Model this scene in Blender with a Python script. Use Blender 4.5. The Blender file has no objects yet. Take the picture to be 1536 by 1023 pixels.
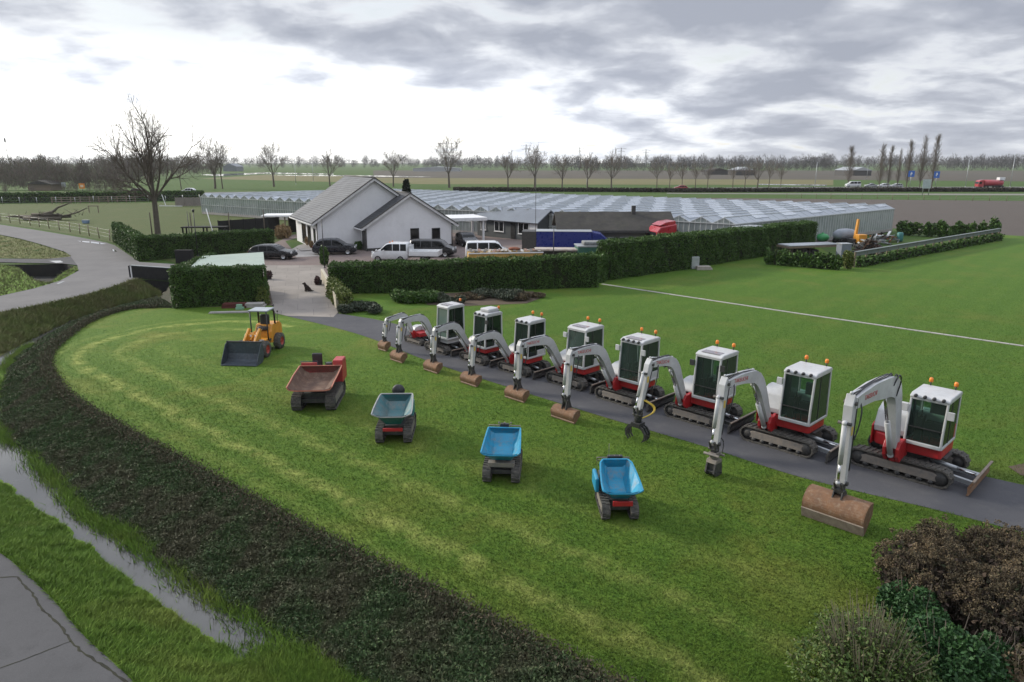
import bpy, math, random
import numpy as np
from mathutils import Vector, Matrix
from mathutils.geometry import tessellate_polygon
R = math.radians
rng = np.random.default_rng(11)
random.seed(5)
scene = bpy.context.scene
COL = scene.collection

# ------------------------------------------------------------------ survey: camera and ground points
CAM_H, FPX = 9.5, 1060.0
PITCH = math.atan((511.5 - 243) / FPX)
def G(px, py, z=0.0):
    """metres on the plane z for a point measured in the photograph"""
    a = (px - 768) / FPX; b = -(py - 511.5) / FPX
    dy = math.cos(PITCH) + b * math.sin(PITCH); dz = -math.sin(PITCH) + b * math.cos(PITCH)
    t = (z - CAM_H) / dz
    return (a * t, dy * t)
def G3(px, py, z=0.0):
    x, y = G(px, py, z); return (x, y, z)
def seen(P, margin=60):
    P = np.asarray(P); z = P[:, 2] - CAM_H
    f = P[:, 1] * math.cos(PITCH) - z * math.sin(PITCH); u = P[:, 1] * math.sin(PITCH) + z * math.cos(PITCH)
    f2 = np.where(f > .5, f, .5)
    x = 768 + FPX * P[:, 0] / f2; y = 511.5 - FPX * u / f2
    return (f > .5) & (x > -margin) & (x < 1536 + margin) & (y > -margin) & (y < 1023 + margin)

# ------------------------------------------------------------------ objects
def tag(o, label=None, cat=None, group=None, kind=None):
    if label: o['label'] = label
    if cat: o['category'] = cat
    if group: o['group'] = group
    if kind: o['kind'] = kind
    return o
def thing(name, label, cat, loc=(0, 0, 0), rz=0.0, group=None):
    o = bpy.data.objects.new(name, None); COL.objects.link(o)
    o.empty_display_size = .3
    o.location = (loc[0], loc[1], loc[2] if len(loc) > 2 else 0); o.rotation_euler = (0, 0, rz)
    return tag(o, label, cat, group)
def link(name, me, mats, parent=None, bevel=0, seg=2):
    o = bpy.data.objects.new(name, me); COL.objects.link(o)
    for m in (mats if isinstance(mats, (list, tuple)) else [mats]): me.materials.append(m)
    if parent is not None: o.parent = parent
    if bevel:
        b = o.modifiers.new('bevel', 'BEVEL'); b.width = bevel; b.segments = seg; b.limit_method = 'ANGLE'; b.angle_limit = R(35)
    return o
def copy_tree(o, parent=None):
    c = o.copy(); COL.objects.link(c)
    if parent is not None: c.parent = parent
    for ch in o.children: copy_tree(ch, c)
    return c
def fast_mesh(name, V, F, mi=None, smooth=False):
    V = np.asarray(V, dtype=np.float32); F = np.asarray(F, dtype=np.int32)
    me = bpy.data.meshes.new(name); n, k = F.shape
    me.vertices.add(len(V)); me.vertices.foreach_set('co', V.ravel())
    me.loops.add(n * k); me.loops.foreach_set('vertex_index', F.ravel())
    me.polygons.add(n); me.polygons.foreach_set('loop_start', np.arange(0, n * k, k, dtype=np.int32))
    if mi is not None: me.polygons.foreach_set('material_index', np.asarray(mi, dtype=np.int32))
    me.polygons.foreach_set('use_smooth', np.full(n, smooth))
    me.update(calc_edges=True)
    return me

class MB:
    """collects shapes into one mesh; self.T transforms what is added, self.k is the material slot"""
    def __init__(s): s.v = []; s.f = []; s.m = []; s.sm = []; s.T = Matrix.Identity(4); s.k = 0; s.smooth = False
    def add(s, vs, fs, smooth=None):
        b = len(s.v)
        for p in vs: s.v.append(tuple(s.T @ Vector(p)))
        for f in fs: s.f.append(tuple(b + i for i in f)); s.m.append(s.k); s.sm.append(s.smooth if smooth is None else smooth)
    def box(s, x0, x1, y0, y1, z0, z1):
        s.add([(x0,y0,z0),(x1,y0,z0),(x1,y1,z0),(x0,y1,z0),(x0,y0,z1),(x1,y0,z1),(x1,y1,z1),(x0,y1,z1)],
              [(0,3,2,1),(4,5,6,7),(0,1,5,4),(1,2,6,5),(2,3,7,6),(3,0,4,7)])
        return s
    def cbox(s, c, d, rz=0):
        T = s.T; s.T = T @ Matrix.Translation(c) @ Matrix.Rotation(rz, 4, 'Z')
        s.box(-d[0]/2, d[0]/2, -d[1]/2, d[1]/2, -d[2]/2, d[2]/2); s.T = T; return s
    def frame(s, a, b, up=(0, 0, 1)):
        a = Vector(a); b = Vector(b); z = (b - a).normalized(); u = Vector(up)
        if abs(z.dot(u)) > .98: u = Vector((1, 0, 0))
        x = u.cross(z).normalized(); y = z.cross(x)
        return a, b, x, y
    def bar(s, a, b, w, h, up=(0, 0, 1), w2=None, h2=None):
        a, b, x, y = s.frame(a, b, up); w2 = w if w2 is None else w2; h2 = h if h2 is None else h2
        vs = []
        for p, ww, hh in ((a, w, h), (b, w2, h2)):
            for sx, sy in ((-1,-1),(1,-1),(1,1),(-1,1)): vs.append(p + x*sx*ww/2 + y*sy*hh/2)
        s.add(vs, [(0,3,2,1),(4,5,6,7),(0,1,5,4),(1,2,6,5),(2,3,7,6),(3,0,4,7)]); return s
    def tube(s, pts, r, n=8, r2=None, cap=True):
        pts = [Vector(p) for p in pts]; m = len(pts); base = len(s.v); vs = []; fs = []
        for i, p in enumerate(pts):
            d = (pts[min(i+1, m-1)] - pts[max(i-1, 0)])
            _, _, x, y = s.frame(p, p + d)
            rr = r if r2 is None else r + (r2 - r) * i / (m - 1)
            for k in range(n):
                t = 2*math.pi*k/n; vs.append(p + x*math.cos(t)*rr + y*math.sin(t)*rr)
        for i in range(m-1):
            for k in range(n): fs.append((i*n+k, i*n+(k+1)%n, (i+1)*n+(k+1)%n, (i+1)*n+k))
        s.add(vs, fs, True)
        if cap: s.add(vs[:n], [tuple(reversed(range(n)))], False); s.add(vs[-n:], [tuple(range(n))], False)
        return s
    def cyl(s, a, b, r, n=14, r2=None): return s.tube([a, b], r, n, r2)
    def lathe(s, prof, c=(0,0,0), axis='Z', n=16):
        vs = []; fs = []; m = len(prof)
        for r, h in prof:
            for k in range(n):
                t = 2*math.pi*k/n; x, y = r*math.cos(t), r*math.sin(t)
                p = (x, y, h) if axis == 'Z' else ((h, x, y) if axis == 'X' else (x, h, y))
                vs.append((p[0]+c[0], p[1]+c[1], p[2]+c[2]))
        for i in range(m-1):
            for k in range(n): fs.append((i*n+k, i*n+(k+1)%n, (i+1)*n+(k+1)%n, (i+1)*n+k))
        s.add(vs, fs, True); return s
    def prism(s, poly, axis, a, b, poly2=None):
        """extrude a 2-D polygon: axis 'Y' -> poly is (x,z); 'X' -> (y,z); 'Z' -> (x,y)"""
        def P(q, h): return (q[0], h, q[1]) if axis == 'Y' else ((h, q[0], q[1]) if axis == 'X' else (q[0], q[1], h))
        n = len(poly); q2 = poly2 or poly
        vs = [P(q, a) for q in poly] + [P(q, b) for q in q2]
        fs = [(i, (i+1)%n, n+(i+1)%n, n+i) for i in range(n)]
        s.add(vs, fs, False)
        tri = tessellate_polygon([[Vector((q[0], q[1], 0)) for q in poly]])
        s.add(vs[:n], [tuple(t) for t in tri], False); s.add(vs[n:], [tuple(t) for t in tri], False); return s
    def sphere(s, c, r, n=10, m=7, sq=(1,1,1)):
        vs = []; fs = []
        for i in range(m+1):
            ph = math.pi*i/m
            for k in range(n):
                t = 2*math.pi*k/n
                vs.append((c[0]+r*sq[0]*math.sin(ph)*math.cos(t), c[1]+r*sq[1]*math.sin(ph)*math.sin(t), c[2]+r*sq[2]*math.cos(ph)))
        for i in range(m):
            for k in range(n): fs.append((i*n+k, (i+1)*n+k, (i+1)*n+(k+1)%n, i*n+(k+1)%n))
        s.add(vs, fs, True); return s
    def quad(s, *p): s.add(p, [tuple(range(len(p)))]); return s
    def build(s, name, mats, parent=None, bevel=0, seg=2, weld=True):
        me = bpy.data.meshes.new(name); me.from_pydata(s.v, [], s.f); me.update()
        me.polygons.foreach_set('material_index', s.m); me.polygons.foreach_set('use_smooth', s.sm)
        if weld or True:
            import bmesh
            bm = bmesh.new(); bm.from_mesh(me); bmesh.ops.remove_doubles(bm, verts=bm.verts, dist=1e-5)
            bmesh.ops.recalc_face_normals(bm, faces=bm.faces); bm.to_mesh(me); bm.free()
        return link(name, me, mats, parent, bevel, seg)
def spline(pts, n):
    """Catmull-Rom through points, n samples per span"""
    P = [np.array(p, float) for p in pts]; out = []
    for i in range(len(P)-1):
        p0 = P[max(i-1, 0)]; p1 = P[i]; p2 = P[i+1]; p3 = P[min(i+2, len(P)-1)]
        for k in range(n):
            t = k/n
            out.append(.5*((2*p1)+(-p0+p2)*t+(2*p0-5*p1+4*p2-p3)*t*t+(-p0+3*p1-3*p2+p3)*t**3))
    out.append(P[-1]); return [tuple(q) for q in out]
def resample(pts, n):
    P = np.array(pts, float); d = np.r_[0, np.cumsum(np.linalg.norm(np.diff(P, axis=0), axis=1))]
    t = np.linspace(0, d[-1], n); return np.stack([np.interp(t, d, P[:, k]) for k in range(P.shape[1])], 1)

# ------------------------------------------------------------------ materials
def newmat(name):
    m = bpy.data.materials.new(name); m.use_nodes = True; nt = m.node_tree
    return m, nt, nt.nodes['Principled BSDF']
def rgba(c): return (c[0], c[1], c[2], 1)
def N(nt, t, **kw):
    n = nt.nodes.new(t)
    for k, v in kw.items(): setattr(n, k, v)
    return n
def noise(nt, co, scale, detail=5, rough=.6, dist=0):
    n = N(nt, 'ShaderNodeTexNoise'); n.inputs['Scale'].default_value = scale; n.inputs['Detail'].default_value = detail
    n.inputs['Roughness'].default_value = rough; n.inputs['Distortion'].default_value = dist
    if co is not None: nt.links.new(co, n.inputs['Vector'])
    return n.outputs['Fac']
def ramp(nt, fac, stops):
    r = N(nt, 'ShaderNodeValToRGB'); e = r.color_ramp.elements
    while len(e) < len(stops): e.new(.5)
    for el, (p, c) in zip(e, stops): el.position = p; el.color = rgba(c) if len(c) == 3 else c
    nt.links.new(fac, r.inputs['Fac']); return r.outputs['Color']
def mixc(nt, fac, a, b, mode='MIX'):
    m = N(nt, 'ShaderNodeMix', data_type='RGBA', blend_type=mode)
    for sock, v in ((m.inputs['Factor'], fac), (m.inputs['A'], a), (m.inputs['B'], b)):
        pass
    ins = [i for i in m.inputs if i.enabled]
    for sock, v in zip(ins, (fac, a, b)):
        if hasattr(v, 'is_linked') or hasattr(v, 'links'): nt.links.new(v, sock)
        elif isinstance(v, (int, float)): sock.default_value = v
        else: sock.default_value = rgba(v)
    return [o for o in m.outputs if o.enabled][0]
def mth(nt, op, a, b=None, c=None, clamp=False):
    m = N(nt, 'ShaderNodeMath', operation=op); m.use_clamp = clamp
    for i, v in enumerate((a, b, c)):
        if v is None: continue
        if hasattr(v, 'links'): nt.links.new(v, m.inputs[i])
        else: m.inputs[i].default_value = v
    return m.outputs[0]
def maprange(nt, v, a, b, c=0, d=1):
    m = N(nt, 'ShaderNodeMapRange'); nt.links.new(v, m.inputs[0])
    for i, x in enumerate((a, b, c, d)): m.inputs[i+1].default_value = x
    return m.outputs[0]
def bump(nt, bs, h, strength, dist=.02):
    b = N(nt, 'ShaderNodeBump'); b.inputs['Strength'].default_value = strength; b.inputs['Distance'].default_value = dist
    nt.links.new(h, b.inputs['Height']); nt.links.new(b.outputs['Normal'], bs.inputs['Normal'])
def coord(nt, kind='Object'):
    if kind == 'World': return N(nt, 'ShaderNodeNewGeometry').outputs['Position']
    return N(nt, 'ShaderNodeTexCoord').outputs[kind]
def M(name, c, c2=None, scale=4, rough=.55, metal=0, dirt=None, dirt_amt=.35, bmp=0, bscale=40, kind='Object', coat=0):
    """base colour with a second tone in noise, worn by a dirt colour, optional bump"""
    m, nt, bs = newmat(name); co = coord(nt, kind)
    if c2 is None: c2 = tuple(x*.82 for x in c)
    col = mixc(nt, maprange(nt, noise(nt, co, scale), .35, .65), c, c2)
    if dirt is not None:
        f = maprange(nt, noise(nt, co, scale*2.3, 8, .72), .5, .72, 0, dirt_amt)
        col = mixc(nt, f, col, dirt)
    nt.links.new(col, bs.inputs['Base Color'])
    r = maprange(nt, noise(nt, co, scale*3), .3, .7, max(rough-.1, .03), min(rough+.12, 1)); nt.links.new(r, bs.inputs['Roughness'])
    bs.inputs['Metallic'].default_value = metal; bs.inputs['Coat Weight'].default_value = coat
    if rough > .7: bs.inputs['Specular IOR Level'].default_value = .2
    if bmp: bump(nt, bs, noise(nt, co, bscale, 4), bmp, .01)
    return m
def leafmat(name, cols, rough=.6, macro=None, macro_scale=.8, trans=.0):
    """foliage: a colour per leaf island, with a slow drift through the plant"""
    m, nt, bs = newmat(name); g = N(nt, 'ShaderNodeNewGeometry')
    n = len(cols); col = ramp(nt, g.outputs['Random Per Island'], [(i/(n-1) if n > 1 else 0, c) for i, c in enumerate(cols)])
    if macro: col = mixc(nt, maprange(nt, noise(nt, g.outputs['Position'], macro_scale, 3), .42, .62), col, macro)
    nt.links.new(col, bs.inputs['Base Color']); bs.inputs['Roughness'].default_value = rough
    bs.inputs['Specular IOR Level'].default_value = .25
    return m
def glassmat(name, tint, opacity=.35, rough=.04):
    """pane of tinted glass: what is behind shows through, the sky glints off it"""
    m, nt, bs = newmat(name); out = nt.nodes['Material Output']
    tr = N(nt, 'ShaderNodeBsdfTransparent'); tr.inputs[0].default_value = rgba(tint)
    bs.inputs['Base Color'].default_value = rgba(tuple(x*.25 for x in tint)); bs.inputs['Roughness'].default_value = rough
    bs.inputs['IOR'].default_value = 1.5
    mx = N(nt, 'ShaderNodeMixShader')
    lw = N(nt, 'ShaderNodeFresnel'); lw.inputs['IOR'].default_value = 1.5
    f = mth(nt, 'ADD', lw.outputs[0], opacity, clamp=True)
    nt.links.new(f, mx.inputs[0]); nt.links.new(tr.outputs[0], mx.inputs[1]); nt.links.new(bs.outputs[0], mx.inputs[2])
    nt.links.new(mx.outputs[0], out.inputs['Surface']); return m
# ------------------------------------------------------------------ camera, sky, sun
cam = bpy.data.cameras.new('camera'); cam.sensor_width = 36; cam.lens = 36 * FPX / 1536; cam.clip_start = .2; cam.clip_end = 9000
camo = bpy.data.objects.new('camera', cam); COL.objects.link(camo)
camo.location = (0, 0, CAM_H); camo.rotation_euler = (math.pi/2 - PITCH, 0, 0); scene.camera = camo

SUN_AZ, SUN_EL = R(-62), R(24)          # azimuth from +Y towards +X
sd = Vector((math.sin(SUN_AZ)*math.cos(SUN_EL), math.cos(SUN_AZ)*math.cos(SUN_EL), math.sin(SUN_EL)))
sun = bpy.data.lights.new('sun', 'SUN'); sun.energy = 3.8; sun.angle = R(7); sun.color = (1, .93, .80)
so = bpy.data.objects.new('sun', sun); COL.objects.link(so); so.rotation_euler = sd.to_track_quat('Z', 'Y').to_euler(); so.location = sd*60

W = bpy.data.worlds.new("World"); scene.world = W; W.use_nodes = True; nt = W.node_tree
for n in list(nt.nodes): nt.nodes.remove(n)
out = N(nt, 'ShaderNodeOutputWorld'); tc = N(nt, 'ShaderNodeTexCoord'); dirv = tc.outputs['Generated']
sky = N(nt, 'ShaderNodeTexSky'); sky.sky_type = 'NISHITA'; sky.sun_disc = False; sky.sun_elevation = SUN_EL; sky.sun_rotation = SUN_AZ
bg = N(nt, 'ShaderNodeBackground'); bg.inputs['Strength'].default_value = .1; nt.links.new(sky.outputs[0], bg.inputs['Color'])
sep = N(nt, 'ShaderNodeSeparateXYZ'); nt.links.new(dirv, sep.inputs[0])
zz = mth(nt, 'ADD', mth(nt, 'MAXIMUM', sep.outputs['Z'], 0.0), .19)
u = mth(nt, 'DIVIDE', sep.outputs['X'], zz); v = mth(nt, 'DIVIDE', sep.outputs['Y'], zz)
cmb = N(nt, 'ShaderNodeCombineXYZ'); nt.links.new(u, cmb.inputs[0]); nt.links.new(mth(nt, 'MULTIPLY', v, 1.0), cmb.inputs[1])
off = N(nt, 'ShaderNodeVectorMath', operation='ADD'); nt.links.new(cmb.outputs[0], off.inputs[0]); off.inputs[1].default_value = (3.4, 7.7, 0)
pc = off.outputs[0]
big = noise(nt, pc, .62, 2, .5, .2); mid = noise(nt, pc, 2.5, 10, .52, .3); fine = noise(nt, pc, 7, 6, .6, .1)
dens = mth(nt, 'ADD', mth(nt, 'MULTIPLY', big, .50), mth(nt, 'ADD', mth(nt, 'MULTIPLY', mid, .74), mth(nt, 'MULTIPLY', mth(nt, 'SUBTRACT', fine, .5), .16)))
# light that comes through the deck: strongest round the veiled sun low on the left, thick cloud dark
glow = N(nt, 'ShaderNodeVectorMath', operation='DOT_PRODUCT'); nt.links.new(dirv, glow.inputs[0])
gd = Vector((math.sin(R(-30))*math.cos(R(5)), math.cos(R(-30))*math.cos(R(5)), math.sin(R(5)))); glow.inputs[1].default_value = gd
gf = maprange(nt, glow.outputs['Value'], .62, 1.0, 0, 1); gf = mth(nt, 'POWER', mth(nt, 'MAXIMUM', gf, 0), 1.25)
low = maprange(nt, sep.outputs['Z'], .04, .155, 1, 0)
lowclamp = mth(nt, 'MULTIPLY', gf, mth(nt, 'ADD', mth(nt, 'MULTIPLY', low, 1.0), .06))
thin = mth(nt, 'SUBTRACT', mth(nt, 'SUBTRACT', dens, mth(nt, 'MULTIPLY', lowclamp, .21)), mth(nt, 'MULTIPLY', low, .05))
cc = ramp(nt, thin, [(.40, (1.0, .992, .955)), (.475, (.85,.875,.905)), (.545, (.66,.69,.75)), (.61, (.49,.52,.59)), (.70, (.37,.40,.475))])
bright = mth(nt, 'ADD', mth(nt, 'MULTIPLY', lowclamp, .75), .98)
vm = N(nt, 'ShaderNodeVectorMath', operation='SCALE'); nt.links.new(cc, vm.inputs[0]); nt.links.new(bright, vm.inputs['Scale'])
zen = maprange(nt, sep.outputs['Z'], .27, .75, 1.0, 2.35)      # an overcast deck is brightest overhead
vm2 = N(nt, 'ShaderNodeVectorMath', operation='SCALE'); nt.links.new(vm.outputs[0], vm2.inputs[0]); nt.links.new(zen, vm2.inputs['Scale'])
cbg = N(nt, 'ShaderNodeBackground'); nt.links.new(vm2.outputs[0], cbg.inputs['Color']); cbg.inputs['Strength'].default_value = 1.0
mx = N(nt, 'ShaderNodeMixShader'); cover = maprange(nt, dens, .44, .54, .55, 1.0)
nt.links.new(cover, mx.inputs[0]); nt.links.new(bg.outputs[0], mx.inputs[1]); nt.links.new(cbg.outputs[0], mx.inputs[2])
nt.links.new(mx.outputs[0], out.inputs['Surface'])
scene.view_settings.view_transform = 'Standard'; scene.view_settings.look = 'None'; scene.view_settings.exposure = .14; scene.view_settings.gamma = 1
scene.cycles.max_bounces = 6; scene.cycles.transparent_max_bounces = 12; scene.cycles.caustics_reflective = False; scene.cycles.caustics_refractive = False
scene.cycles.use_denoising = True; scene.cycles.sample_clamp_indirect = 4

# ------------------------------------------------------------------ shared materials
WHITE = M('white_paint', (.47,.475,.48), (.39,.395,.40), 2, .42, 0, (.26,.24,.21), .32)
RED = M('red_paint', (.42,.018,.022), (.33,.016,.02), 3, .4, 0, (.16,.05,.04), .4)
RUST = M('rusty_steel', (.20,.11,.062), (.15,.09,.058), 4, .75, .1, (.30,.24,.18), .6, .4, 30)
WORN = M('worn_edge_steel', (.25,.21,.17), (.18,.14,.11), 6, .7, .2, (.16,.12,.09), .6, .4, 30)
STEEL = M('dusty_track_steel', (.16,.15,.14), (.23,.20,.17), 5, .7, .2, (.30,.25,.19), .6)
DARK = M('dark_steel', (.035,.036,.038), (.06,.058,.055), 5, .6, .2, (.14,.12,.10), .5)
RUBBER = M('muddy_rubber', (.055,.053,.05), (.10,.095,.085), 6, .85, 0, (.20,.175,.14), .7, .4, 50)
BLACK = M('black_plastic', (.02,.02,.021), (.028,.028,.03), 5, .5)
CHROME = M('chrome_rod', (.62,.62,.62), None, 3, .2, 1)
ORANGE = M('amber_lens', (.75,.22,.02), (.62,.16,.02), 3, .25)
GLASS = glassmat('tinted_cab_glass', (.42,.60,.52), .10)
DGLASS = glassmat('dark_tinted_glass', (.10,.13,.13), .30)
CARGLASS = glassmat('car_window_glass', (.06,.07,.075), .45)
YELLOW = M('yellow_paint', (.62,.27,.025), (.52,.22,.02), 3, .4, 0, (.28,.17,.07), .4)
SEAT = M('black_vinyl', (.022,.022,.024), None, 5, .5)
CONC = M('concrete', (.36,.34,.32), (.29,.275,.26), 1.2, .85, 0, (.19,.18,.17), .5, .3, 30)
WOODM = M('weathered_timber', (.20,.155,.115), (.15,.12,.09), 5, .8, 0, (.30,.26,.21), .5, .3, 30)
GALV = M('galvanised_steel', (.42,.44,.45), (.34,.36,.37), 4, .45, .6)
# ------------------------------------------------------------------ ground materials
EA = Vector((-21.4, 31.4, 0)); EB = Vector((1.66, 11.33, 0)); ET = (EB - EA).normalized(); EN = Vector((-ET.y, ET.x, 0)); ER = 7.0; EC = EA + EN*ER
def lawnmat(name, g1, g2, g3, yel, stripes=False, island=False):
    m, nt, bs = newmat(name); g = N(nt, 'ShaderNodeNewGeometry'); P = g.outputs['Position']
    flat = N(nt, 'ShaderNodeVectorMath', operation='MULTIPLY'); nt.links.new(P, flat.inputs[0]); flat.inputs[1].default_value = (1, 1, 0); P = flat.outputs[0]
    col = mixc(nt, maprange(nt, noise(nt, P, .9, 6, .65), .36, .64), g1, g2)
    col = mixc(nt, maprange(nt, noise(nt, P, 4.5, 5, .7), .42, .68), col, g3)
    col = mixc(nt, maprange(nt, noise(nt, P, .22, 5, .62, .4), .50, .70, 0, .60), col, yel)
    fn = noise(nt, P, 16, 4, .75)
    col = mixc(nt, maprange(nt, fn, .30, .70, .70, 1.0), (.012,.022,.006), col)
    col = mixc(nt, maprange(nt, noise(nt, P, 38, 2, .6), .62, .78, 0, .30), col, (.16,.19,.05))
    if stripes:
        def vmn(op, a, b):
            q = N(nt, 'ShaderNodeVectorMath', operation=op); nt.links.new(a, q.inputs[0]); q.inputs[1].default_value = b; return q
        warp = N(nt, 'ShaderNodeVectorMath', operation='ADD')
        rel = vmn('SUBTRACT', P, EC).outputs[0]
        ln = vmn('DOT_PRODUCT', rel, EN).outputs['Value']; al = vmn('DOT_PRODUCT', rel, ET).outputs['Value']
        dl = mth(nt, 'ADD', ln, ER)
        le = N(nt, 'ShaderNodeVectorMath', operation='LENGTH'); nt.links.new(rel, le.inputs[0])
        dc = mth(nt, 'SUBTRACT', ER, le.outputs['Value'])
        sel = mth(nt, 'GREATER_THAN', al, 0.0)
        d = mth(nt, 'ADD', mth(nt, 'MULTIPLY', sel, dl), mth(nt, 'MULTIPLY', mth(nt, 'SUBTRACT', 1.0, sel), dc))
        d = mth(nt, 'ADD', d, mth(nt, 'MULTIPLY', mth(nt, 'SUBTRACT', noise(nt, P, .5, 3), .5), .9))
        patch = maprange(nt, noise(nt, P, 1.3, 6, .7), .36, .62)
        tot = None
        for c0, w, a in ((1.35, .50, .95), (3.3, .55, .55), (5.4, .6, .25), (.25, .4, .3)):
            k = mth(nt, 'SUBTRACT', 1.0, mth(nt, 'DIVIDE', mth(nt, 'ABSOLUTE', mth(nt, 'SUBTRACT', d, c0)), w), clamp=True)
            k = mth(nt, 'MULTIPLY', k, a); tot = k if tot is None else mth(nt, 'MAXIMUM', tot, k)
        col = mixc(nt, mth(nt, 'MULTIPLY', tot, patch), col, (.30,.33,.085))
    if name.startswith('back'):      # broad mower passes
        mp = N(nt, 'ShaderNodeMapping'); mp.inputs['Rotation'].default_value = (0, 0, R(42)); nt.links.new(P, mp.inputs[0]); wv = N(nt, 'ShaderNodeTexWave'); wv.inputs['Scale'].default_value = .16; wv.inputs['Distortion'].default_value = 1.6; wv.inputs['Detail'].default_value = 2; wv.inputs['Detail Scale'].default_value = .4; nt.links.new(mp.outputs[0], wv.inputs[0])
        col = mixc(nt, mth(nt, 'MULTIPLY', maprange(nt, wv.outputs['Fac'], .35, .65), .15), col, (.045,.10,.012))
    if island:
        col = mixc(nt, maprange(nt, g.outputs['Random Per Island'], 0, 1, 0, .30), col, (.026,.055,.008))
    nt.links.new(col, bs.inputs['Base Color']); bs.inputs['Roughness'].default_value = .8; bs.inputs['Specular IOR Level'].default_value = .12
    if island:      # thin blades pass light on: shade them mostly like the turf they stand in
        gn = N(nt, 'ShaderNodeNewGeometry'); va = N(nt, 'ShaderNodeVectorMath', operation='MULTIPLY_ADD'); nt.links.new(gn.outputs['Normal'], va.inputs[0]); va.inputs[1].default_value = (.45,.45,.45); va.inputs[2].default_value = (0,0,1)
        vn = N(nt, 'ShaderNodeVectorMath', operation='NORMALIZE'); nt.links.new(va.outputs[0], vn.inputs[0]); nt.links.new(vn.outputs[0], bs.inputs['Normal'])
    if not island: bump(nt, bs, mth(nt, 'ADD', fn, noise(nt, P, 5, 4)), .9, .05)
    return m
LG = ((.088,.166,.019), (.118,.190,.023), (.068,.136,.016), (.185,.185,.036))
LAWN = lawnmat('mown_lawn', *LG, stripes=True); LAWNB = lawnmat('mown_lawn_blades', *LG, stripes=True, island=True)
RG = ((.076,.152,.017), (.098,.170,.021), (.060,.128,.014), (.138,.160,.030))
LAWN2 = lawnmat('back_lawn', *RG); LAWN2B = lawnmat('back_lawn_blades', *RG, island=True)
VG = ((.170,.275,.034), (.125,.225,.028), (.085,.165,.022), (.26,.27,.06))
VERGE = lawnmat('verge_grass', *VG); VERGEB = lawnmat('verge_grass_blades', *VG, island=True)
MEADOW = lawnmat('meadow', (.052,.105,.018), (.066,.115,.022), (.044,.088,.016), (.10,.108,.03))
PADD = lawnmat('paddock_grass', (.085,.108,.032), (.075,.100,.028), (.064,.082,.026), (.11,.108,.042))
ROUGH = lawnmat('rough_bank_grass', (.135,.165,.045), (.17,.145,.065), (.10,.125,.036), (.19,.15,.075))
ROUGHB = lawnmat('rough_bank_blades', (.15,.20,.048), (.185,.165,.07), (.115,.15,.038), (.20,.165,.08), island=True)
STUB = M('stubble', (.145,.125,.055), (.115,.115,.045), .05, .9, kind='World')
FARSOIL = M('far_soil', (.080,.068,.052), (.066,.060,.046), .03, .95, kind='World')
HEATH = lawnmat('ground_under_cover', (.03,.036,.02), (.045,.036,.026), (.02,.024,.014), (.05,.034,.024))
SOILB = M('bare_soil', (.105,.078,.055), (.08,.06,.045), 1.2, .95, 0, (.09,.065,.05), .5, .6, 20, 'World')

def asphaltmat(name, c, c2, patch):
    m, nt, bs = newmat(name); P = coord(nt, 'World')
    col = mixc(nt, maprange(nt, noise(nt, P, .35, 5, .6), .36, .64), c, c2)
    col = mixc(nt, maprange(nt, noise(nt, P, 1.6, 7, .7), .52, .72, 0, .5), col, patch)
    col = mixc(nt, maprange(nt, noise(nt, P, 60, 2), .35, .7, 0, .35), col, tuple(x*1.5 for x in c))
    nt.links.new(col, bs.inputs['Base Color']); bs.inputs['Roughness'].default_value = .92; bs.inputs['Specular IOR Level'].default_value = .10
    bump(nt, bs, noise(nt, P, 45, 3), .25, .004); return m
ROAD = asphaltmat('old_asphalt', (.155,.150,.148), (.125,.122,.122), (.10,.098,.096))
PATHM = asphaltmat('path_chippings', (.082,.082,.088), (.062,.063,.070), (.115,.113,.11))
CONCR = asphaltmat('old_concrete_road', (.085,.084,.086), (.070,.070,.072), (.050,.050,.051))
def pavermat(name, c, c2, joint, bw, bh, rot=0):
    m, nt, bs = newmat(name); P = coord(nt, 'World'); mp = N(nt, 'ShaderNodeMapping'); mp.inputs['Rotation'].default_value = (0, 0, rot); nt.links.new(P, mp.inputs[0])
    b = N(nt, 'ShaderNodeTexBrick'); nt.links.new(mp.outputs[0], b.inputs[0]); b.inputs['Scale'].default_value = 1
    b.inputs['Brick Width'].default_value = bw; b.inputs['Row Height'].default_value = bh; b.inputs['Mortar Size'].default_value = .012
    b.inputs['Color1'].default_value = rgba(c); b.inputs['Color2'].default_value = rgba(c2); b.inputs['Mortar'].default_value = rgba(joint)
    col = mixc(nt, maprange(nt, noise(nt, P, .8, 7, .7), .46, .7, 0, .6), b.outputs['Color'], tuple(x*.6 for x in c))
    nt.links.new(col, bs.inputs['Base Color']); bs.inputs['Roughness'].default_value = .9; bs.inputs['Specular IOR Level'].default_value = .15; return m
SLABS = pavermat('concrete_slabs', (.26,.235,.21), (.215,.195,.175), (.13,.12,.11), 2.0, 2.0, R(-16))
BRICKY = pavermat('brick_pavers', (.195,.15,.135), (.165,.135,.125), (.11,.095,.09), .4, .2, R(20))

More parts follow.
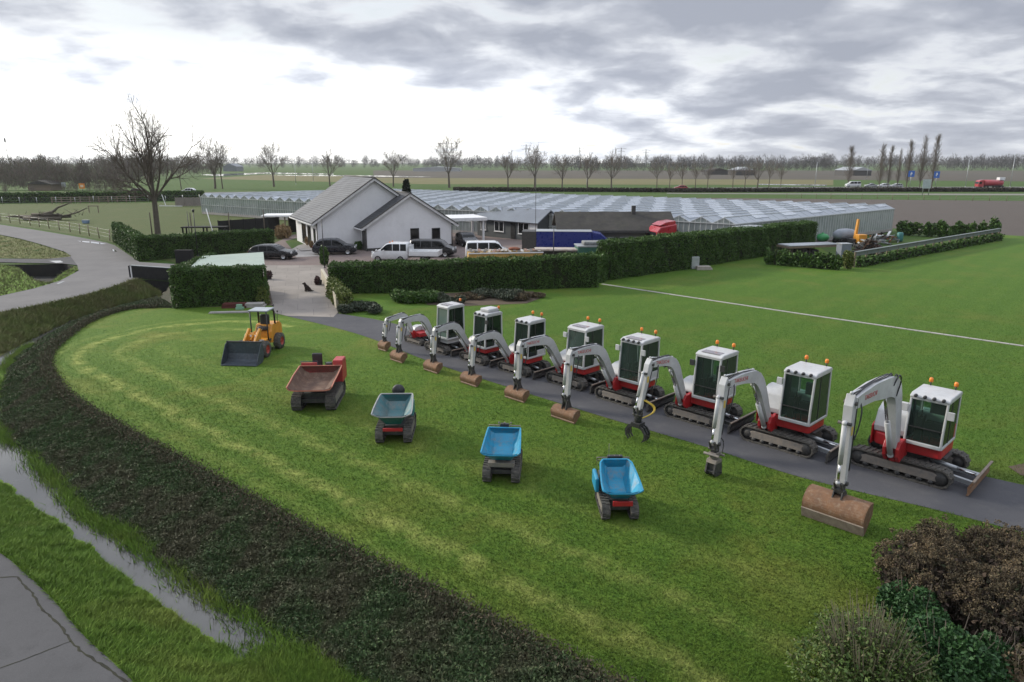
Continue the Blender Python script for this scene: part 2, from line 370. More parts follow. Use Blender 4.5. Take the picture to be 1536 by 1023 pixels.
def ploughmat():
    m, nt, bs = newmat('ploughed_soil'); P = coord(nt, 'World'); mp = N(nt, 'ShaderNodeMapping'); mp.inputs['Rotation'].default_value = (0, 0, R(-35)); nt.links.new(P, mp.inputs[0])
    w = N(nt, 'ShaderNodeTexWave'); w.inputs['Scale'].default_value = .12; w.inputs['Distortion'].default_value = 2; w.inputs['Detail'].default_value = 3; nt.links.new(mp.outputs[0], w.inputs[0])
    col = mixc(nt, noise(nt, P, .12, 6, .65), (.055,.043,.035), (.088,.070,.056))
    col = mixc(nt, mth(nt, 'MULTIPLY', w.outputs['Fac'], .4), col, (.05,.042,.036))
    nt.links.new(col, bs.inputs['Base Color']); bs.inputs['Roughness'].default_value = .95; bump(nt, bs, noise(nt, P, 2.5, 5, .7), .8, .15); return m
PLOUGH = ploughmat()
def watermat():
    m, nt, bs = newmat('ditch_water'); P = coord(nt, 'World')
    bs.inputs['Base Color'].default_value = (.075,.075,.07,1); bs.inputs['Roughness'].default_value = .03; bs.inputs['IOR'].default_value = 1.45
    bs.inputs['Specular IOR Level'].default_value = .8
    bump(nt, bs, noise(nt, P, 5, 2), .05, .01); return m
WATER = watermat()

# ------------------------------------------------------------------ sheets
def sheet(name, pts, z, mat, label, kind='structure', cat='ground', hole=None, hole2=None):
    loops = [[Vector((p[0], p[1], 0)) for p in pts]] + ([[Vector((p[0], p[1], 0)) for p in h_] for h_ in (hole, hole2) if h_])
    tri = tessellate_polygon(loops); allp = [p for l in loops for p in l]
    me = bpy.data.meshes.new(name); me.from_pydata([(p.x, p.y, z) for p in allp], [], [tuple(t) for t in tri]); me.update()
    import bmesh
    bm = bmesh.new(); bm.from_mesh(me); bmesh.ops.recalc_face_normals(bm, faces=bm.faces)
    if sum(f.normal.z for f in bm.faces) < 0: bmesh.ops.reverse_faces(bm, faces=bm.faces)
    bm.to_mesh(me); bm.free()
    return tag(link(name, me, mat), label, cat, None, kind)
def loft(name, top, bot, n, m, mat, label, prof=lambda t: t, jit=.08, kind='structure', cat='ground'):
    """bank between two polylines of (x,y,z)"""
    A = resample(top, n); B = resample(bot, n); V = np.zeros((m+1, n, 3))
    for j in range(m+1):
        t = j/m; V[j, :, :2] = A[:, :2]*(1-t)+B[:, :2]*t; V[j, :, 2] = A[:, 2]*(1-prof(t))+B[:, 2]*prof(t)
        if 0 < j < m: V[j, :, 2] += rng.normal(0, jit, n)*.6
    idx = np.arange((m+1)*n).reshape(m+1, n)
    F = np.stack([idx[:-1, :-1], idx[:-1, 1:], idx[1:, 1:], idx[1:, :-1]], -1).reshape(-1, 4)
    Vf = V.reshape(-1, 3); e1 = Vf[F[0, 1]]-Vf[F[0, 0]]; e2 = Vf[F[0, 3]]-Vf[F[0, 0]]
    if np.cross(e1, e2)[2] < 0: F = F[:, ::-1]
    o = tag(link(name, fast_mesh(name, Vf, F, smooth=True), mat), label, cat, None, kind)
    return o, V

WZ = -1.05                                   # ditch water level
g = lambda L, z=0.0: [G(p[0], p[1], z) for p in L]
crest = g([(262,462),(200,463),(140,480),(95,510),(72,535),(75,560),(100,595),(170,640),(260,690),(350,740),(450,795),(560,850),(680,910),(790,965),(900,1023),(1010,1080),(1150,1150)])
foot = g([(236,447),(165,466),(105,488),(50,520),(20,545),(4,578),(-5,610),(-4,638),(8,660),(40,680),(75,712),(110,750),(135,775),(190,805),(250,855),(300,885),(345,915),(400,945),(450,985),(500,1023),(590,1090),(700,1160)], WZ-.1)
crest = spline(crest, 4); foot = spline(foot, 4)
def match(A, B):  # pair the two curves by the corner so that the strip stays square to the bank
    return A, B
# bank of dark ground cover: two halves, so that the curve round the corner pairs up properly
ci = 4*5; fi = 4*5
bank1, VB1 = loft('ditch_bank', [(x,y,0) for x,y in crest[:ci+1]], [(x,y,WZ-.1) for x,y in foot[:fi+1]], 60, 8, HEATH, 'dark bank that curves round the lawn corner')
bank2, VB2 = loft('ditch_bank', [(x,y,0) for x,y in crest[ci:]], [(x,y,WZ-.1) for x,y in foot[fi:]], 130, 10, HEATH, 'long dark bank falling from the lawn to the ditch water')
loft('ditch_bank', [(*G(262,462),0),(*G(260.5,440),0),(*G(259,421.5),0)], [(*foot[0],WZ-.1),(*G(242,442,WZ-.1),WZ-.1),(*G(246,439,WZ-.1),WZ-.1)], 12, 6, HEATH, 'short dark bank below the carport hedge')
# far bank of the upper ditch up to the road
ubot = g([(246,440),(236,447),(165,465),(105,486),(40,520),(-40,560),(-160,605),(-330,650)], WZ-.1)
utop = g([(232,424),(205,420),(150,437),(70,456),(0,470),(-120,497),(-250,530),(-450,590)])
utop3 = [(*G(234,438,WZ), WZ), (*G(226,432,-.75), -.72), (*G(215,424.5,-.33), -.32), (*G(203,419.5), 0)]+[(x,y,0) for x,y in utop[2:]]
bank3, VB3 = loft('ditch_bank', spline(utop3,4), [(x,y,WZ-.1) for x,y in spline(ubot,4)], 90, 8, ROUGH, 'rough grass bank between the upper road and the ditch')
# verge between the water and the near road
vtop = g([(-330,655),(-200,640),(-100,655),(-40,680),(0,703),(40,733),(80,763),(130,803),(190,853),(240,892),(300,932),(350,967),(385,990),(440,1040),(500,1100),(560,1170)], WZ-.1)
vbot = g([(-600,690),(-420,700),(-260,730),(-130,775),(-60,800),(0,830),(40,862),(75,895),(105,930),(130,958),(165,990),(200,1023),(245,1075),(300,1150),(330,1190),(360,1240)], -.05)
vt, vb_ = spline(vtop,4), spline(vbot,4)
vergeo, VV = loft('grass_verge', [(x,y,WZ-.1) for x,y in vt], [(x,y,-.045) for x,y in vb_], 130, 10, VERGE, 'rough green verge between the ditch and the near road', prof=lambda t: t**1.05, jit=.04)
water = sheet('water', g([(-700,640),(-330,600),(-100,560),(-20,545),(120,470),(190,452),(218,447),(218,452),(150,482),(60,530),(-20,590),(60,660),(200,790),(420,930),(560,1030),(760,1190),(520,1190),(380,1010),(200,880),(0,730),(-200,690)], WZ), WZ, WATER, 'still ditch water reflecting the sky', cat='water')
sheet('ditch_bed', g([(-700,660),(-330,580),(-100,540),(-20,530),(120,455),(190,440),(270,428),(275,462),(150,490),(60,545),(-20,600),(60,680),(200,790),(420,930),(560,1030),(760,1190),(420,1190),(300,1010),(150,880),(-50,730),(-300,690)], WZ), WZ-.16, SOILB, 'muddy bed of the ditch')
sheet('grass_verge', g([(34,535),(14,560),(4,590),(0,630),(2,655),(-40,650),(-120,640),(-260,640),(-260,605),(-120,580),(-40,562),(0,550)], WZ+.03), WZ+.03, VERGE, 'wet grass tongue between the two ditches at the left edge')
# lawn round the machines, the lawn behind the path
lawn_pts = list(crest) + g([(1500,1150),(2100,1150),(2000,800),(1640,770),(1400,745),(1200,700),(900,610),(640,533),(540,490),(440,472),(405,458)])
lawn = sheet('lawn', lawn_pts, 0.0, LAWN, 'mown front lawn where the machines stand')
lawn2 = sheet('lawn', g([(470,470),(510,440),(500,425),(880,405),(905,415),(1040,395),(1225,368),(1262,392),(1500,352),(1536,354),(1800,362),(2300,420),(2300,900),(1536,780),(1400,770),(1200,725),(900,635),(640,548)]), -.012, LAWN2, 'green back lawn reaching from the path to the yard fence')
path_lo = [(425,473),(500,491),(560,509),(640,541),(750,577),(900,624),(1060,671),(1200,716),(1400,764),(1540,800),(1750,850),(2100,930)]
pl = np.array(spline(g(path_lo), 4)); dv = np.gradient(pl, axis=0); dv /= np.linalg.norm(dv, axis=1)[:, None]; pn = np.stack([-dv[:, 1], dv[:, 0]], 1)
wid = np.interp(np.arange(len(pl)), [0, 4, 12, len(pl)-1], [2.2, 3.0, 3.3, 3.5]); pu = pl + pn*wid[:, None]
path = sheet('path', [tuple(p) for p in pl] + [tuple(p) for p in pu[::-1]], .010, PATHM, 'dark grey path the excavators stand on', cat='path')
drive = sheet('driveway', g([(386,398),(486,398),(486,425),(508,468),(500,476),(430,474),(412,470),(404,430)]), .016, SLABS, 'pale concrete slab driveway beside the long hedge', cat='driveway')
yard = sheet('yard', g([(330,398),(395,372),(440,352),(640,332),(900,338),(1120,345),(1240,352),(1235,366),(1040,400),(905,415),(880,405),(500,425),(486,420),(486,410),(386,412)]), .006, BRICKY, 'reddish brick paved yard behind the hedges', cat='yard')
tile = g([(903,426),(1200,470.5),(1536,519),(1900,572)]); tb = MB()
for a, b in zip(tile, tile[1:]):
    L = math.dist(a, b); k = int(L/.62)
    for i in range(k):
        p = Vector(a).lerp(Vector(b), i/k); q = Vector(a).lerp(Vector(b), (i+.96)/k)
        tb.bar((p.x, p.y, -.004+random.uniform(-.004,.003)), (q.x, q.y, -.004), .25, .04)
tag(tb.build('kerb', CONC), 'thin line of pale concrete tiles across the back lawn', 'kerb', None, 'structure')
sheet('soil_patch', g([(640,441),(700,438),(800,437),(812,447),(790,455),(700,459),(640,457)]), .003, SOILB, 'brown mulch of the flower bed')
sheet('soil_patch', g([(1512,700),(1560,690),(1640,720),(1600,735),(1530,712)]), .004, SOILB, 'bare soil at the right end of the path')
# roads
road_up = sheet('road', g([(-500,330),(-100,331),(0,337),(60,346),(120,356),(160,364),(172,368),(209,393),(262,396),(258,402),(235,404),(212,416),(200,420),(150,436.5),(70,455.5),(0,469.5),(-120,496.5),(-250,529),(-450,588),(-900,640),(-900,560),(-420,530),(-200,480),(0,444),(50,433),(90,421),(118,406),(116,398),(95,394),(60,394.5),(0,393),(-60,394),(-60,388),(0,391),(70,389),(100,387),(106,384),(98,378),(60,366),(30,358),(0,352),(-100,346),(-500,342)]), .008, ROAD, 'grey asphalt lane forking at the left', cat='road')
near_road = sheet('road', [vb_[i] for i in range(len(vb_))] + g([(-300,1500),(-1400,1300),(-1400,760),(-700,690)], -.05), -.040, CONCR, 'cracked grey concrete road in the near left corner', cat='road')
ck = MB()
def crack(pts, w):
    P = [G(x, y, -.035) for x, y in pts]; Q = []
    for a, b in zip(P, P[1:]):
        n = max(2, int(math.dist(a, b)/.10))
        for i in range(n): Q.append((a[0]+(b[0]-a[0])*i/n+random.gauss(0,.012), a[1]+(b[1]-a[1])*i/n+random.gauss(0,.012)))
    Q.append(P[-1]); ww = [w*random.uniform(.5,1.4) for _ in Q]
    for i in range(len(Q)-1):
        d = Vector((Q[i+1][0]-Q[i][0], Q[i+1][1]-Q[i][1])); d.normalize(); nrm = Vector((-d.y, d.x))
        a, b = Vector(Q[i]), Vector(Q[i+1])
        ck.add([(*(a+nrm*ww[i]/2), -.036), (*(a-nrm*ww[i]/2), -.036), (*(b-nrm*ww[i+1]/2), -.036), (*(b+nrm*ww[i+1]/2), -.036)], [(0,1,2,3)])
crack([(-160,865),(0,866),(26,865),(48,890),(65,915),(92,938),(106,960),(120,975),(150,995),(190,1023),(240,1060),(300,1120)], .045)
crack([(106,962),(60,980),(0,1002),(-120,1040)], .025)
CRK = M('crack_dark', (.022,.022,.018), (.035,.036,.022), 3, .95, kind='World'); ck.build('crack', CRK, near_road)  # dark tone of the cracks, laid as thin strips over the road
# the green island in the fork with its culvert pit
isl1, VI1 = loft('grass_bank', [(x,y,0) for x,y in g([(-500,344),(-100,347.5),(0,353),(30,359),(60,367),(98,379),(106,384.5)])], [(x,y,-.03) for x,y in g([(-500,380),(-100,384),(0,386),(30,387),(60,387.5),(90,386.5),(104,385.5)])], 60, 6, ROUGH, 'grass bank inside the fork of the lane')
isl2, VI2 = loft('grass_bank', [(x,y,-.03) for x,y in g([(-500,430),(-100,410),(0,396),(28,401),(60,427),(72,425),(98,406),(112,399)])], [(x,y,0) for x,y in g([(-500,520),(-200,480),(0,443.5),(50,432.5),(70,428),(90,420.5),(110,410),(117.5,404)])], 60, 6, VERGE, 'green grass wedge beside the culvert')
pit = MB(); pa = g([(2,396),(96,395),(112,399),(98,406),(72,426),(60,427),(28,401)])
PITM = M('dark_pit_wall', (.02,.02,.02), (.03,.028,.025), 2, .9)
cxy = (sum(p[0] for p in pa)/len(pa), sum(p[1] for p in pa)/len(pa))
for a, b in zip(pa, pa[1:]+pa[:1]): pit.quad((*a,-.06), (*b,-.06), (b[0],b[1],-1.3), (a[0],a[1],-1.3))
pit.quad(*[(*p,-1.25) for p in pa])
tag(pit.build('culvert_pit', PITM), 'dark culvert mouth under the lane fork', 'culvert', None, 'structure')
tag(sheet('culvert_slab', g([(-60,387.5),(70,388.5),(106,385),(116,398),(95,395.5),(0,393.5),(-60,394.5)]), .012, CONCR, 'worn slab over the culvert'), kind='structure')
for i, (pts, lab) in enumerate([([(116,361.5),(130,362),(146,363.5),(160,366),(150,366.4),(140,365),(124,363)], 'long rain puddle by the paddock side of the lane'),
                 ([(166,374),(172,374.5),(176,377.5),(171,377.5)], 'small rain puddle before the hedge corner'),
                 ([(74,391.5),(90,391),(95,393.5),(84,394.5)], 'rain puddle on the culvert slab'), ([(84,425.5),(94,422),(98,422),(88,426.5)], 'narrow puddle at the inner edge of the lane')]):
    sheet('puddle', g(pts), .018, WATER, lab, cat='puddle')
# paddock and far fields, then the ground that carries everything to the horizon
hole = [tuple(p[:2]) for p in spline(utop3,4)][::-1] + g([(247,420.5),(258,421.5),(260,440)]) + [tuple(p) for p in crest] + g([(700,1300)]) + [tuple(p) for p in vb_[::-1]]
hole = hole[::-1]
sheet('ground', [(-4000,-300),(4000,-300),(4000,6000),(-4000,6000)], -.06, MEADOW, 'flat grassland reaching to the horizon', hole=hole, hole2=pa)
sheet('paddock', g([(-500,329),(-100,329),(0,334.5),(60,343.5),(120,353.5),(172,364),(206,382),(262,393),(330,398),(440,352),(440,332),(307,318),(303,303),(0,306),(-500,306)]), -.03, PADD, 'worn olive paddock behind the lane', cat='paddock')
sheet('field', g([(1000,296),(1536,301),(2200,308),(2600,420),(1800,366),(1536,356),(1500,353),(1340,342),(1230,366),(1100,340)]), -.045, PLOUGH, 'dark ploughed field right of the greenhouse', cat='field')
sheet('field', g([(240,283),(700,286),(1010,290),(1010,278.5),(700,277),(330,266)]), -.045, MEADOW, 'bright green field beyond the greenhouse', cat='field')
sheet('field', g([(300,268),(640,276),(1250,277.5),(1250,268.5),(600,265.5),(400,262)]), -.038, STUB, 'yellow stubble strip beyond the green field', cat='field')
sheet('field', g([(560,266.5),(1000,268.5),(1250,269.5),(1900,275),(1900,256),(560,255.5)]), -.034, FARSOIL, 'brown field near the far tree line', cat='field')
PAVED = M('pale_track', (.20,.195,.17), None, .05, .9, kind='World')
sheet('track', g([(1000,289.2),(1250,290),(1536,290.5),(1900,292),(1900,294.5),(1536,292.8),(1250,291.6),(1000,290.4)]), -.030, PAVED, 'pale farm track along the ploughed field', cat='track')
sheet('road', g([(700,284.2),(1200,280.3),(1560,280),(2100,281),(2100,285.5),(1540,284.0),(1200,283.0),(700,286)]), -.020, ROAD, 'highway with cars crossing the far plain', cat='road')
sheet('road', g([(-500,292.5),(0,290),(300,288.5),(420,287),(420,289),(300,291),(0,293),(-500,295.5)]), -.020, ROAD, 'road with two cars beyond the paddock hedge', cat='road')
for pts, lab in [([(300,262),(400,258.6),(500,260.6),(500,261.8),(400,260.3),(330,264)], 'bright strip of flood water at the far left'), ([(400,262.2),(560,263.2),(660,265.6),(560,264.6),(440,263.6)], 'thin sheet of flood water in the far field'),
                 ([(1138,275.8),(1190,276.5),(1240,277),(1240,278.4),(1190,277.8),(1138,277)], 'pale flooded strip near the highway')]:
    sheet('water', g(pts), -.012, WATER, lab, cat='water')
sheet('soil_patch', g([(256,396),(340,393),(400,398),(414,410),(408,460),(262,463),(260.5,440),(259,422)]), -.004, SOILB, 'bare ground under the hedged carport')
# ------------------------------------------------------------------ leaves, blades, hedges, trees
def leaf_quads(P, size, up=0.0, stretch=1.7, nrm=None, flat=.0):
    """one diamond per point, random tilt; returns V,F"""
    n = len(P); a = rng.normal(size=(n, 3)); a[:, 2] = a[:, 2]*(1-flat) + up
    if nrm is not None: a += nrm*0
    a /= np.linalg.norm(a, axis=1)[:, None]
    b = rng.normal(size=(n, 3)); b -= (b*a).sum(1)[:, None]*a; b /= np.linalg.norm(b, axis=1)[:, None]
    s = size*rng.uniform(.6, 1.35, n); a *= (s*stretch/2)[:, None]; b *= (s/2)[:, None]
    V = np.stack([P-a, P+b, P+a, P-b], 1).reshape(-1, 3); F = np.arange(4*n).reshape(n, 4); return V, F
def blades(P, h, w, lean=.5):
    """one bent-over triangle of grass per point"""
    n = len(P); az = rng.uniform(0, 2*math.pi, n); hh = h*rng.uniform(.5, 1.4, n); ww = w*rng.uniform(.6, 1.4, n)
    side = np.stack([np.cos(az), np.sin(az), np.zeros(n)], 1); az2 = rng.uniform(0, 2*math.pi, n); l = rng.uniform(0, lean, n)*hh*1.6
    tip = P + np.stack([np.cos(az2)*l, np.sin(az2)*l, hh], 1)
    V = np.stack([P-side*(ww/2)[:, None], P+side*(ww/2)[:, None], tip], 1).reshape(-1, 3); return V, np.arange(3*n).reshape(n, 3)
def in_poly(P, poly):
    x, y = P[:, 0], P[:, 1]; c = np.zeros(len(P), bool); n = len(poly)
    for i in range(n):
        x0, y0 = poly[i]; x1, y1 = poly[(i+1) % n]
        if y0 == y1: continue
        k = ((y0 > y) != (y1 > y)) & (x < (x1-x0)*(y-y0)/(y1-y0)+x0); c ^= k
    return c
def on_grid(V, n):
    """n random points on a lofted bank V[m+1,k,3]"""
    A = V[:-1, :-1].reshape(-1, 3); B = V[:-1, 1:].reshape(-1, 3); C = V[1:, 1:].reshape(-1, 3); D = V[1:, :-1].reshape(-1, 3)
    ar = np.linalg.norm(np.cross(B-A, D-A), axis=1)+1e-9; i = rng.choice(len(A), n, p=ar/ar.sum()); u, v = rng.random((2, n, 1))
    return A[i]*(1-u)*(1-v)+B[i]*u*(1-v)+C[i]*u*v+D[i]*(1-u)*v

# grass on the front lawn: dense near the camera, thinning with distance
n = 900000
yy = 10.5 + 40*rng.random(n)**1.9; xx = (rng.random(n)-.5)*2*(yy*.80+3); P = np.stack([xx, yy, np.zeros(n)], 1)
P = P[seen(P, 30)]; P = P[in_poly(P, list(crest) + [tuple(p) for p in pl[::-1]] + g([(405,458)]))]
P[:, :2] += rng.normal(0, .05, (len(P), 2)); keep = rng.random(len(P)) < np.clip(26/np.maximum(P[:, 1], 1), .25, 1)*np.clip((49-P[:, 1])/22, 0, 1); P = P[keep][:330000]
V, F = blades(P, .045, .020, 1.0)
tag(link('lawn_grass', fast_mesh('lawn_grass', V, F), LAWNB), 'short mown blades all over the front lawn', 'grass', None, 'stuff')
n = 420000; yy = 17 + 45*rng.random(n)**1.5; xx = -12+rng.random(n)*(yy*.85+14); P = np.stack([xx, yy, np.full(n, -.012)], 1); P = P[seen(P, 20)]
P = P[in_poly(P, [tuple(p) for p in pu]+g([(1900,800),(2300,520),(1800,366),(1536,357),(1500,355),(1262,396),(1225,374),(1040,405),(905,424),(880,440),(520,470)]))]
P = P[rng.random(len(P)) < np.clip((62-P[:, 1])/35, 0, 1)][:260000]; V, F = blades(P, .04, .022, 1.0); tag(link('back_lawn_grass', fast_mesh('back_lawn_grass', V, F), LAWN2B), 'short mown blades on the back lawn', 'grass', None, 'stuff')
# longer grass on the verge and along the water
P = on_grid(VV, 420000); P = P[seen(P, 40)]; P = P[P[:, 2] > WZ+.04]
clump = np.sin(P[:, 0]*2.1+np.sin(P[:, 1]*1.7)*2)*np.sin(P[:, 1]*2.6+1)
P = P[rng.random(len(P)) < .55+.45*(clump > -.2)]
P[:, 2] += .05*np.maximum(np.sin(P[:,0]*3.1+np.sin(P[:,1]*2.3)*2)*np.sin(P[:,1]*3.7+np.sin(P[:,0]*1.7)*2), -.3)
V, F = blades(P, .10, .022, 1.1)
tag(link('verge_grass', fast_mesh('verge_grass', V, F), VERGEB), 'long tufted grass on the near verge', 'grass', None, 'stuff')
P = on_grid(VB3, 90000); P = P[seen(P, 40)]; P = P[P[:, 2] > WZ]; V, F = blades(P, .20, .05, .9)
tag(link('bank_grass', fast_mesh('bank_grass', V, F), ROUGHB), 'brownish rough grass on the far ditch bank', 'grass', None, 'stuff')
P = np.r_[on_grid(VI1, 30000), on_grid(VI2, 30000)]; P = P[seen(P, 40)]; V, F = blades(P, .16, .05, 1.0)
tag(link('fork_grass', fast_mesh('fork_grass', V, F), ROUGHB), 'rough grass growing inside the fork of the lane', 'grass', None, 'stuff')
# bright grass growing at the foot of the dark bank and closing the ditch at the near end
foot_a = np.array(resample([(x, y, WZ) for x, y in foot], 400)); i = rng.integers(110, 400, 60000)
P = foot_a[i] + np.c_[rng.normal(0, .22, (60000, 2)), np.zeros(60000)]
dens = .5+.5*np.sin(i*.11)*np.sin(i*.043+1); P = P[(rng.random(60000) < dens*.8+.05)]
endp = np.array(G(455, 1010, WZ)); Q = np.c_[rng.normal(endp[0], .9, 26000), rng.normal(endp[1]-.3, .6, 26000), np.full(26000, WZ)]
P = np.r_[P, Q[:26000]]; P = P[seen(P, 40)]; V, F = blades(P, .20, .026, .8)
tag(link('water_grass', fast_mesh('water_grass', V, F), VERGEB), 'bright green grass growing along the edge of the water', 'grass', None, 'stuff')

# dark ground cover on the bank
COVER = leafmat('ground_cover_leaves', [(.032,.058,.022), (.046,.080,.028), (.064,.104,.036), (.036,.062,.025), (.085,.090,.045)], .75, (.072,.070,.040), .9)
COVTOP = leafmat('ground_cover_brown', [(.066,.056,.034), (.088,.070,.044), (.046,.050,.028), (.058,.080,.032)], .85)
P = np.r_[on_grid(VB2, 330000), on_grid(VB1, 80000)]
# shoots stand in a lumpy mat
h = .10+.13*(np.sin(P[:,0]*2.3+np.sin(P[:,1]*1.9)*1.3)*np.sin(P[:,1]*2.7+np.sin(P[:,0]*1.1)*1.5)+1)/2
P[:, 2] += h*rng.random(len(P))**.6 + .02; P = P[seen(P, 40)]; P = P[P[:, 2] > WZ+.02]
V, F = leaf_quads(P, .038, .55, 2.6)
tag(link('ground_cover', fast_mesh('ground_cover', V, F), COVER), 'dark evergreen ground cover over the ditch bank', 'ground cover', None, 'stuff')
cr = np.array(resample([(x, y, 0) for x, y in crest], 900)); i = rng.integers(20, 900, 42000)
P = cr[i]+np.c_[rng.normal(0, .15, (42000, 2)), np.zeros(42000)]; P[:, 2] += rng.random(42000)**1.2*.24; P = P[seen(P, 40)]
V, F = leaf_quads(P, .03, .9, 3.0)
tag(link('bank_crest', fast_mesh('bank_crest', V, F), COVTOP), 'brown withered tops along the crest of the bank', 'ground cover', None, 'stuff')

HEDGE = leafmat('hedge_leaves', [(.026,.062,.010), (.045,.098,.015), (.066,.130,.020), (.038,.085,.014), (.10,.165,.028)], .55, (.036,.080,.013), 1.2)
HEDGEY = leafmat('yellow_hedge_leaves', [(.10,.13,.02), (.07,.105,.02), (.13,.145,.03), (.045,.08,.016)], .55)
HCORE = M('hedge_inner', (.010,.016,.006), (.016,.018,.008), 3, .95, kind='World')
def hedge(name, pts, width, h, lab, mat=HEDGE, group='clipped hedges', leaf=.095, dens=300, cat='hedge', top=None, h2=None):
    """clipped hedge along the polyline pts, which is its camera-side foot; width goes to the left of its direction"""
    root = thing(name, lab, cat, (0, 0, 0), 0, group)
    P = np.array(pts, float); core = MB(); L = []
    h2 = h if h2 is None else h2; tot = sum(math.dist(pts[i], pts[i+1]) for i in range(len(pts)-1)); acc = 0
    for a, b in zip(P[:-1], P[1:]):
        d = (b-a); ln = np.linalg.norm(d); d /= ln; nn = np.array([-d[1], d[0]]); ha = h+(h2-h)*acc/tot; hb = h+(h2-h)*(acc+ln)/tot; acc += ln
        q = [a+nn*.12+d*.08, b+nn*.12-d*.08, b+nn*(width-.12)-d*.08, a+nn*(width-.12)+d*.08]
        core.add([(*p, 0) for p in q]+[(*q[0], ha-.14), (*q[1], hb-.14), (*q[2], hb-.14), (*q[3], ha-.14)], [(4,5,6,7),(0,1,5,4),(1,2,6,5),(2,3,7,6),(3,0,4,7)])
        def face(n, o, e1, e2fun, off):
            t = rng.random(n); s = rng.random(n); hh = ha+(hb-ha)*t
            return t, s, hh
        nf = int(ln*h*dens); t, s, hh = face(nf, 0, 0, 0, 0)
        wob = .08*np.sin(t*ln*2.1+s*4)+.07*np.sin(t*ln*5.3+2)*np.sin(s*7)+.05*np.sin(t*ln*.7)
        for w0, sg in ((0, -1), (width, 1)):
            m = nf if sg < 0 else nf//3; k = slice(0, m)
            base = a+d*(t[k]*ln)[:, None]+nn*(w0+sg*(wob[k]+rng.normal(0, .05, m)))[:, None]
            L.append(np.c_[base, np.maximum(s[k]*hh[k]+rng.normal(0, .03, m), .02)])
        nt_ = int(ln*width*dens*1.15); t = rng.random(nt_); w = rng.random(nt_)*width; hh = ha+(hb-ha)*t
        L.append(np.c_[a+d*(t*ln)[:, None]+nn*w[:, None], hh+.06*np.sin(t*ln*3+w*2)+.05*np.sin(t*ln*.8+1)+.05*np.sin(t*ln*7.1)*np.sin(w*6)+rng.normal(0, .06, nt_)])
        for e, hx in ((a, ha), (b, hb)):
            ne = int(width*h*dens); w = rng.random(ne)*width; s = rng.random(ne)
            sgn = -1 if e is a else 1
            L.append(np.c_[e+nn*w[:, None]+d*(sgn*np.abs(rng.normal(0, .07, ne)))[:, None], s*hx])
    Q = np.concatenate(L); V, F = leaf_quads(Q, leaf, .15, 1.5)
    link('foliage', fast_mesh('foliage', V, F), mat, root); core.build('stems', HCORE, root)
    return root
hedge('hedge', [G(496,441), G(560,440), G(700,437.5), G(897,431)], 1.5, 2.1, 'long dark clipped hedge behind the excavator row', h2=2.45, leaf=.085)
hedge('hedge', [G(914,420), G(1038,403)], 1.6, 3.05, 'tall clipped hedge block left of the narrow gap', h2=3.1, leaf=.085)
hedge('hedge', [G(1043,401), G(1222,372.5)], 1.7, 3.0, 'tall clipped hedge running from the gap to the scrap yard', h2=2.95, leaf=.085)
hedge('hedge', [G(901,424), G(916,416)], 1.0, 1.9, 'narrow darker bush between the long hedge and the tall one', h2=2.2, leaf=.13, group=None)
hedge('hedge', [G(209,391.5), G(412,374)], 1.3, 2.25, 'clipped hedge behind the carport, below the big bare tree', h2=2.2, leaf=.09)
hedge('hedge', [G(171,362), G(209,391)], 1.0, 2.2, 'short side hedge along the lane, below the big bare tree', h2=2.25, leaf=.09)
hedge('hedge', [G(261,463), G(400,455.5)], .75, 2.62, 'square dark hedge screening the carport', h2=2.6, leaf=.075, dens=420)
hedge('hedge', [(G(262,462)[0]-.2, G(262,462)[1]+6.5), (G(262,462)[0]-.2, G(262,462)[1]+.4)], .8, 2.7, 'lighter side hedge at the left of the carport', h2=2.7, leaf=.075, dens=400)
hedge('hedge', [G(401,457), G(398,436)], .55, 1.0, 'low bright hedge left of the driveway', mat=HEDGEY, leaf=.09, dens=320, group='low hedges at the driveway')
hedge('hedge', [G(492,444), G(512,467)], .75, 1.15, 'low bright hedge right of the driveway, by the pale wall', mat=HEDGEY, leaf=.09, dens=320, group='low hedges at the driveway')
hedge('hedge', [G(-300,305.5), G(0,304.5), G(200,302), G(306,300)], 2.5, 2.2, 'long low hedge at the back of the paddock', leaf=.28, dens=35)
wall = MB(); a, b = G(507,464), G(484,419); wall.bar((*a,.42), (*b,.42), .22, .95)
WALLM = M('pale_cream_wall', (.42,.39,.31), (.36,.33,.26), 2, .8, 0, (.2,.18,.13), .4)
tag(wall.build('garden_wall', WALLM, None, .015), 'low cream garden wall at the right of the driveway', 'wall')

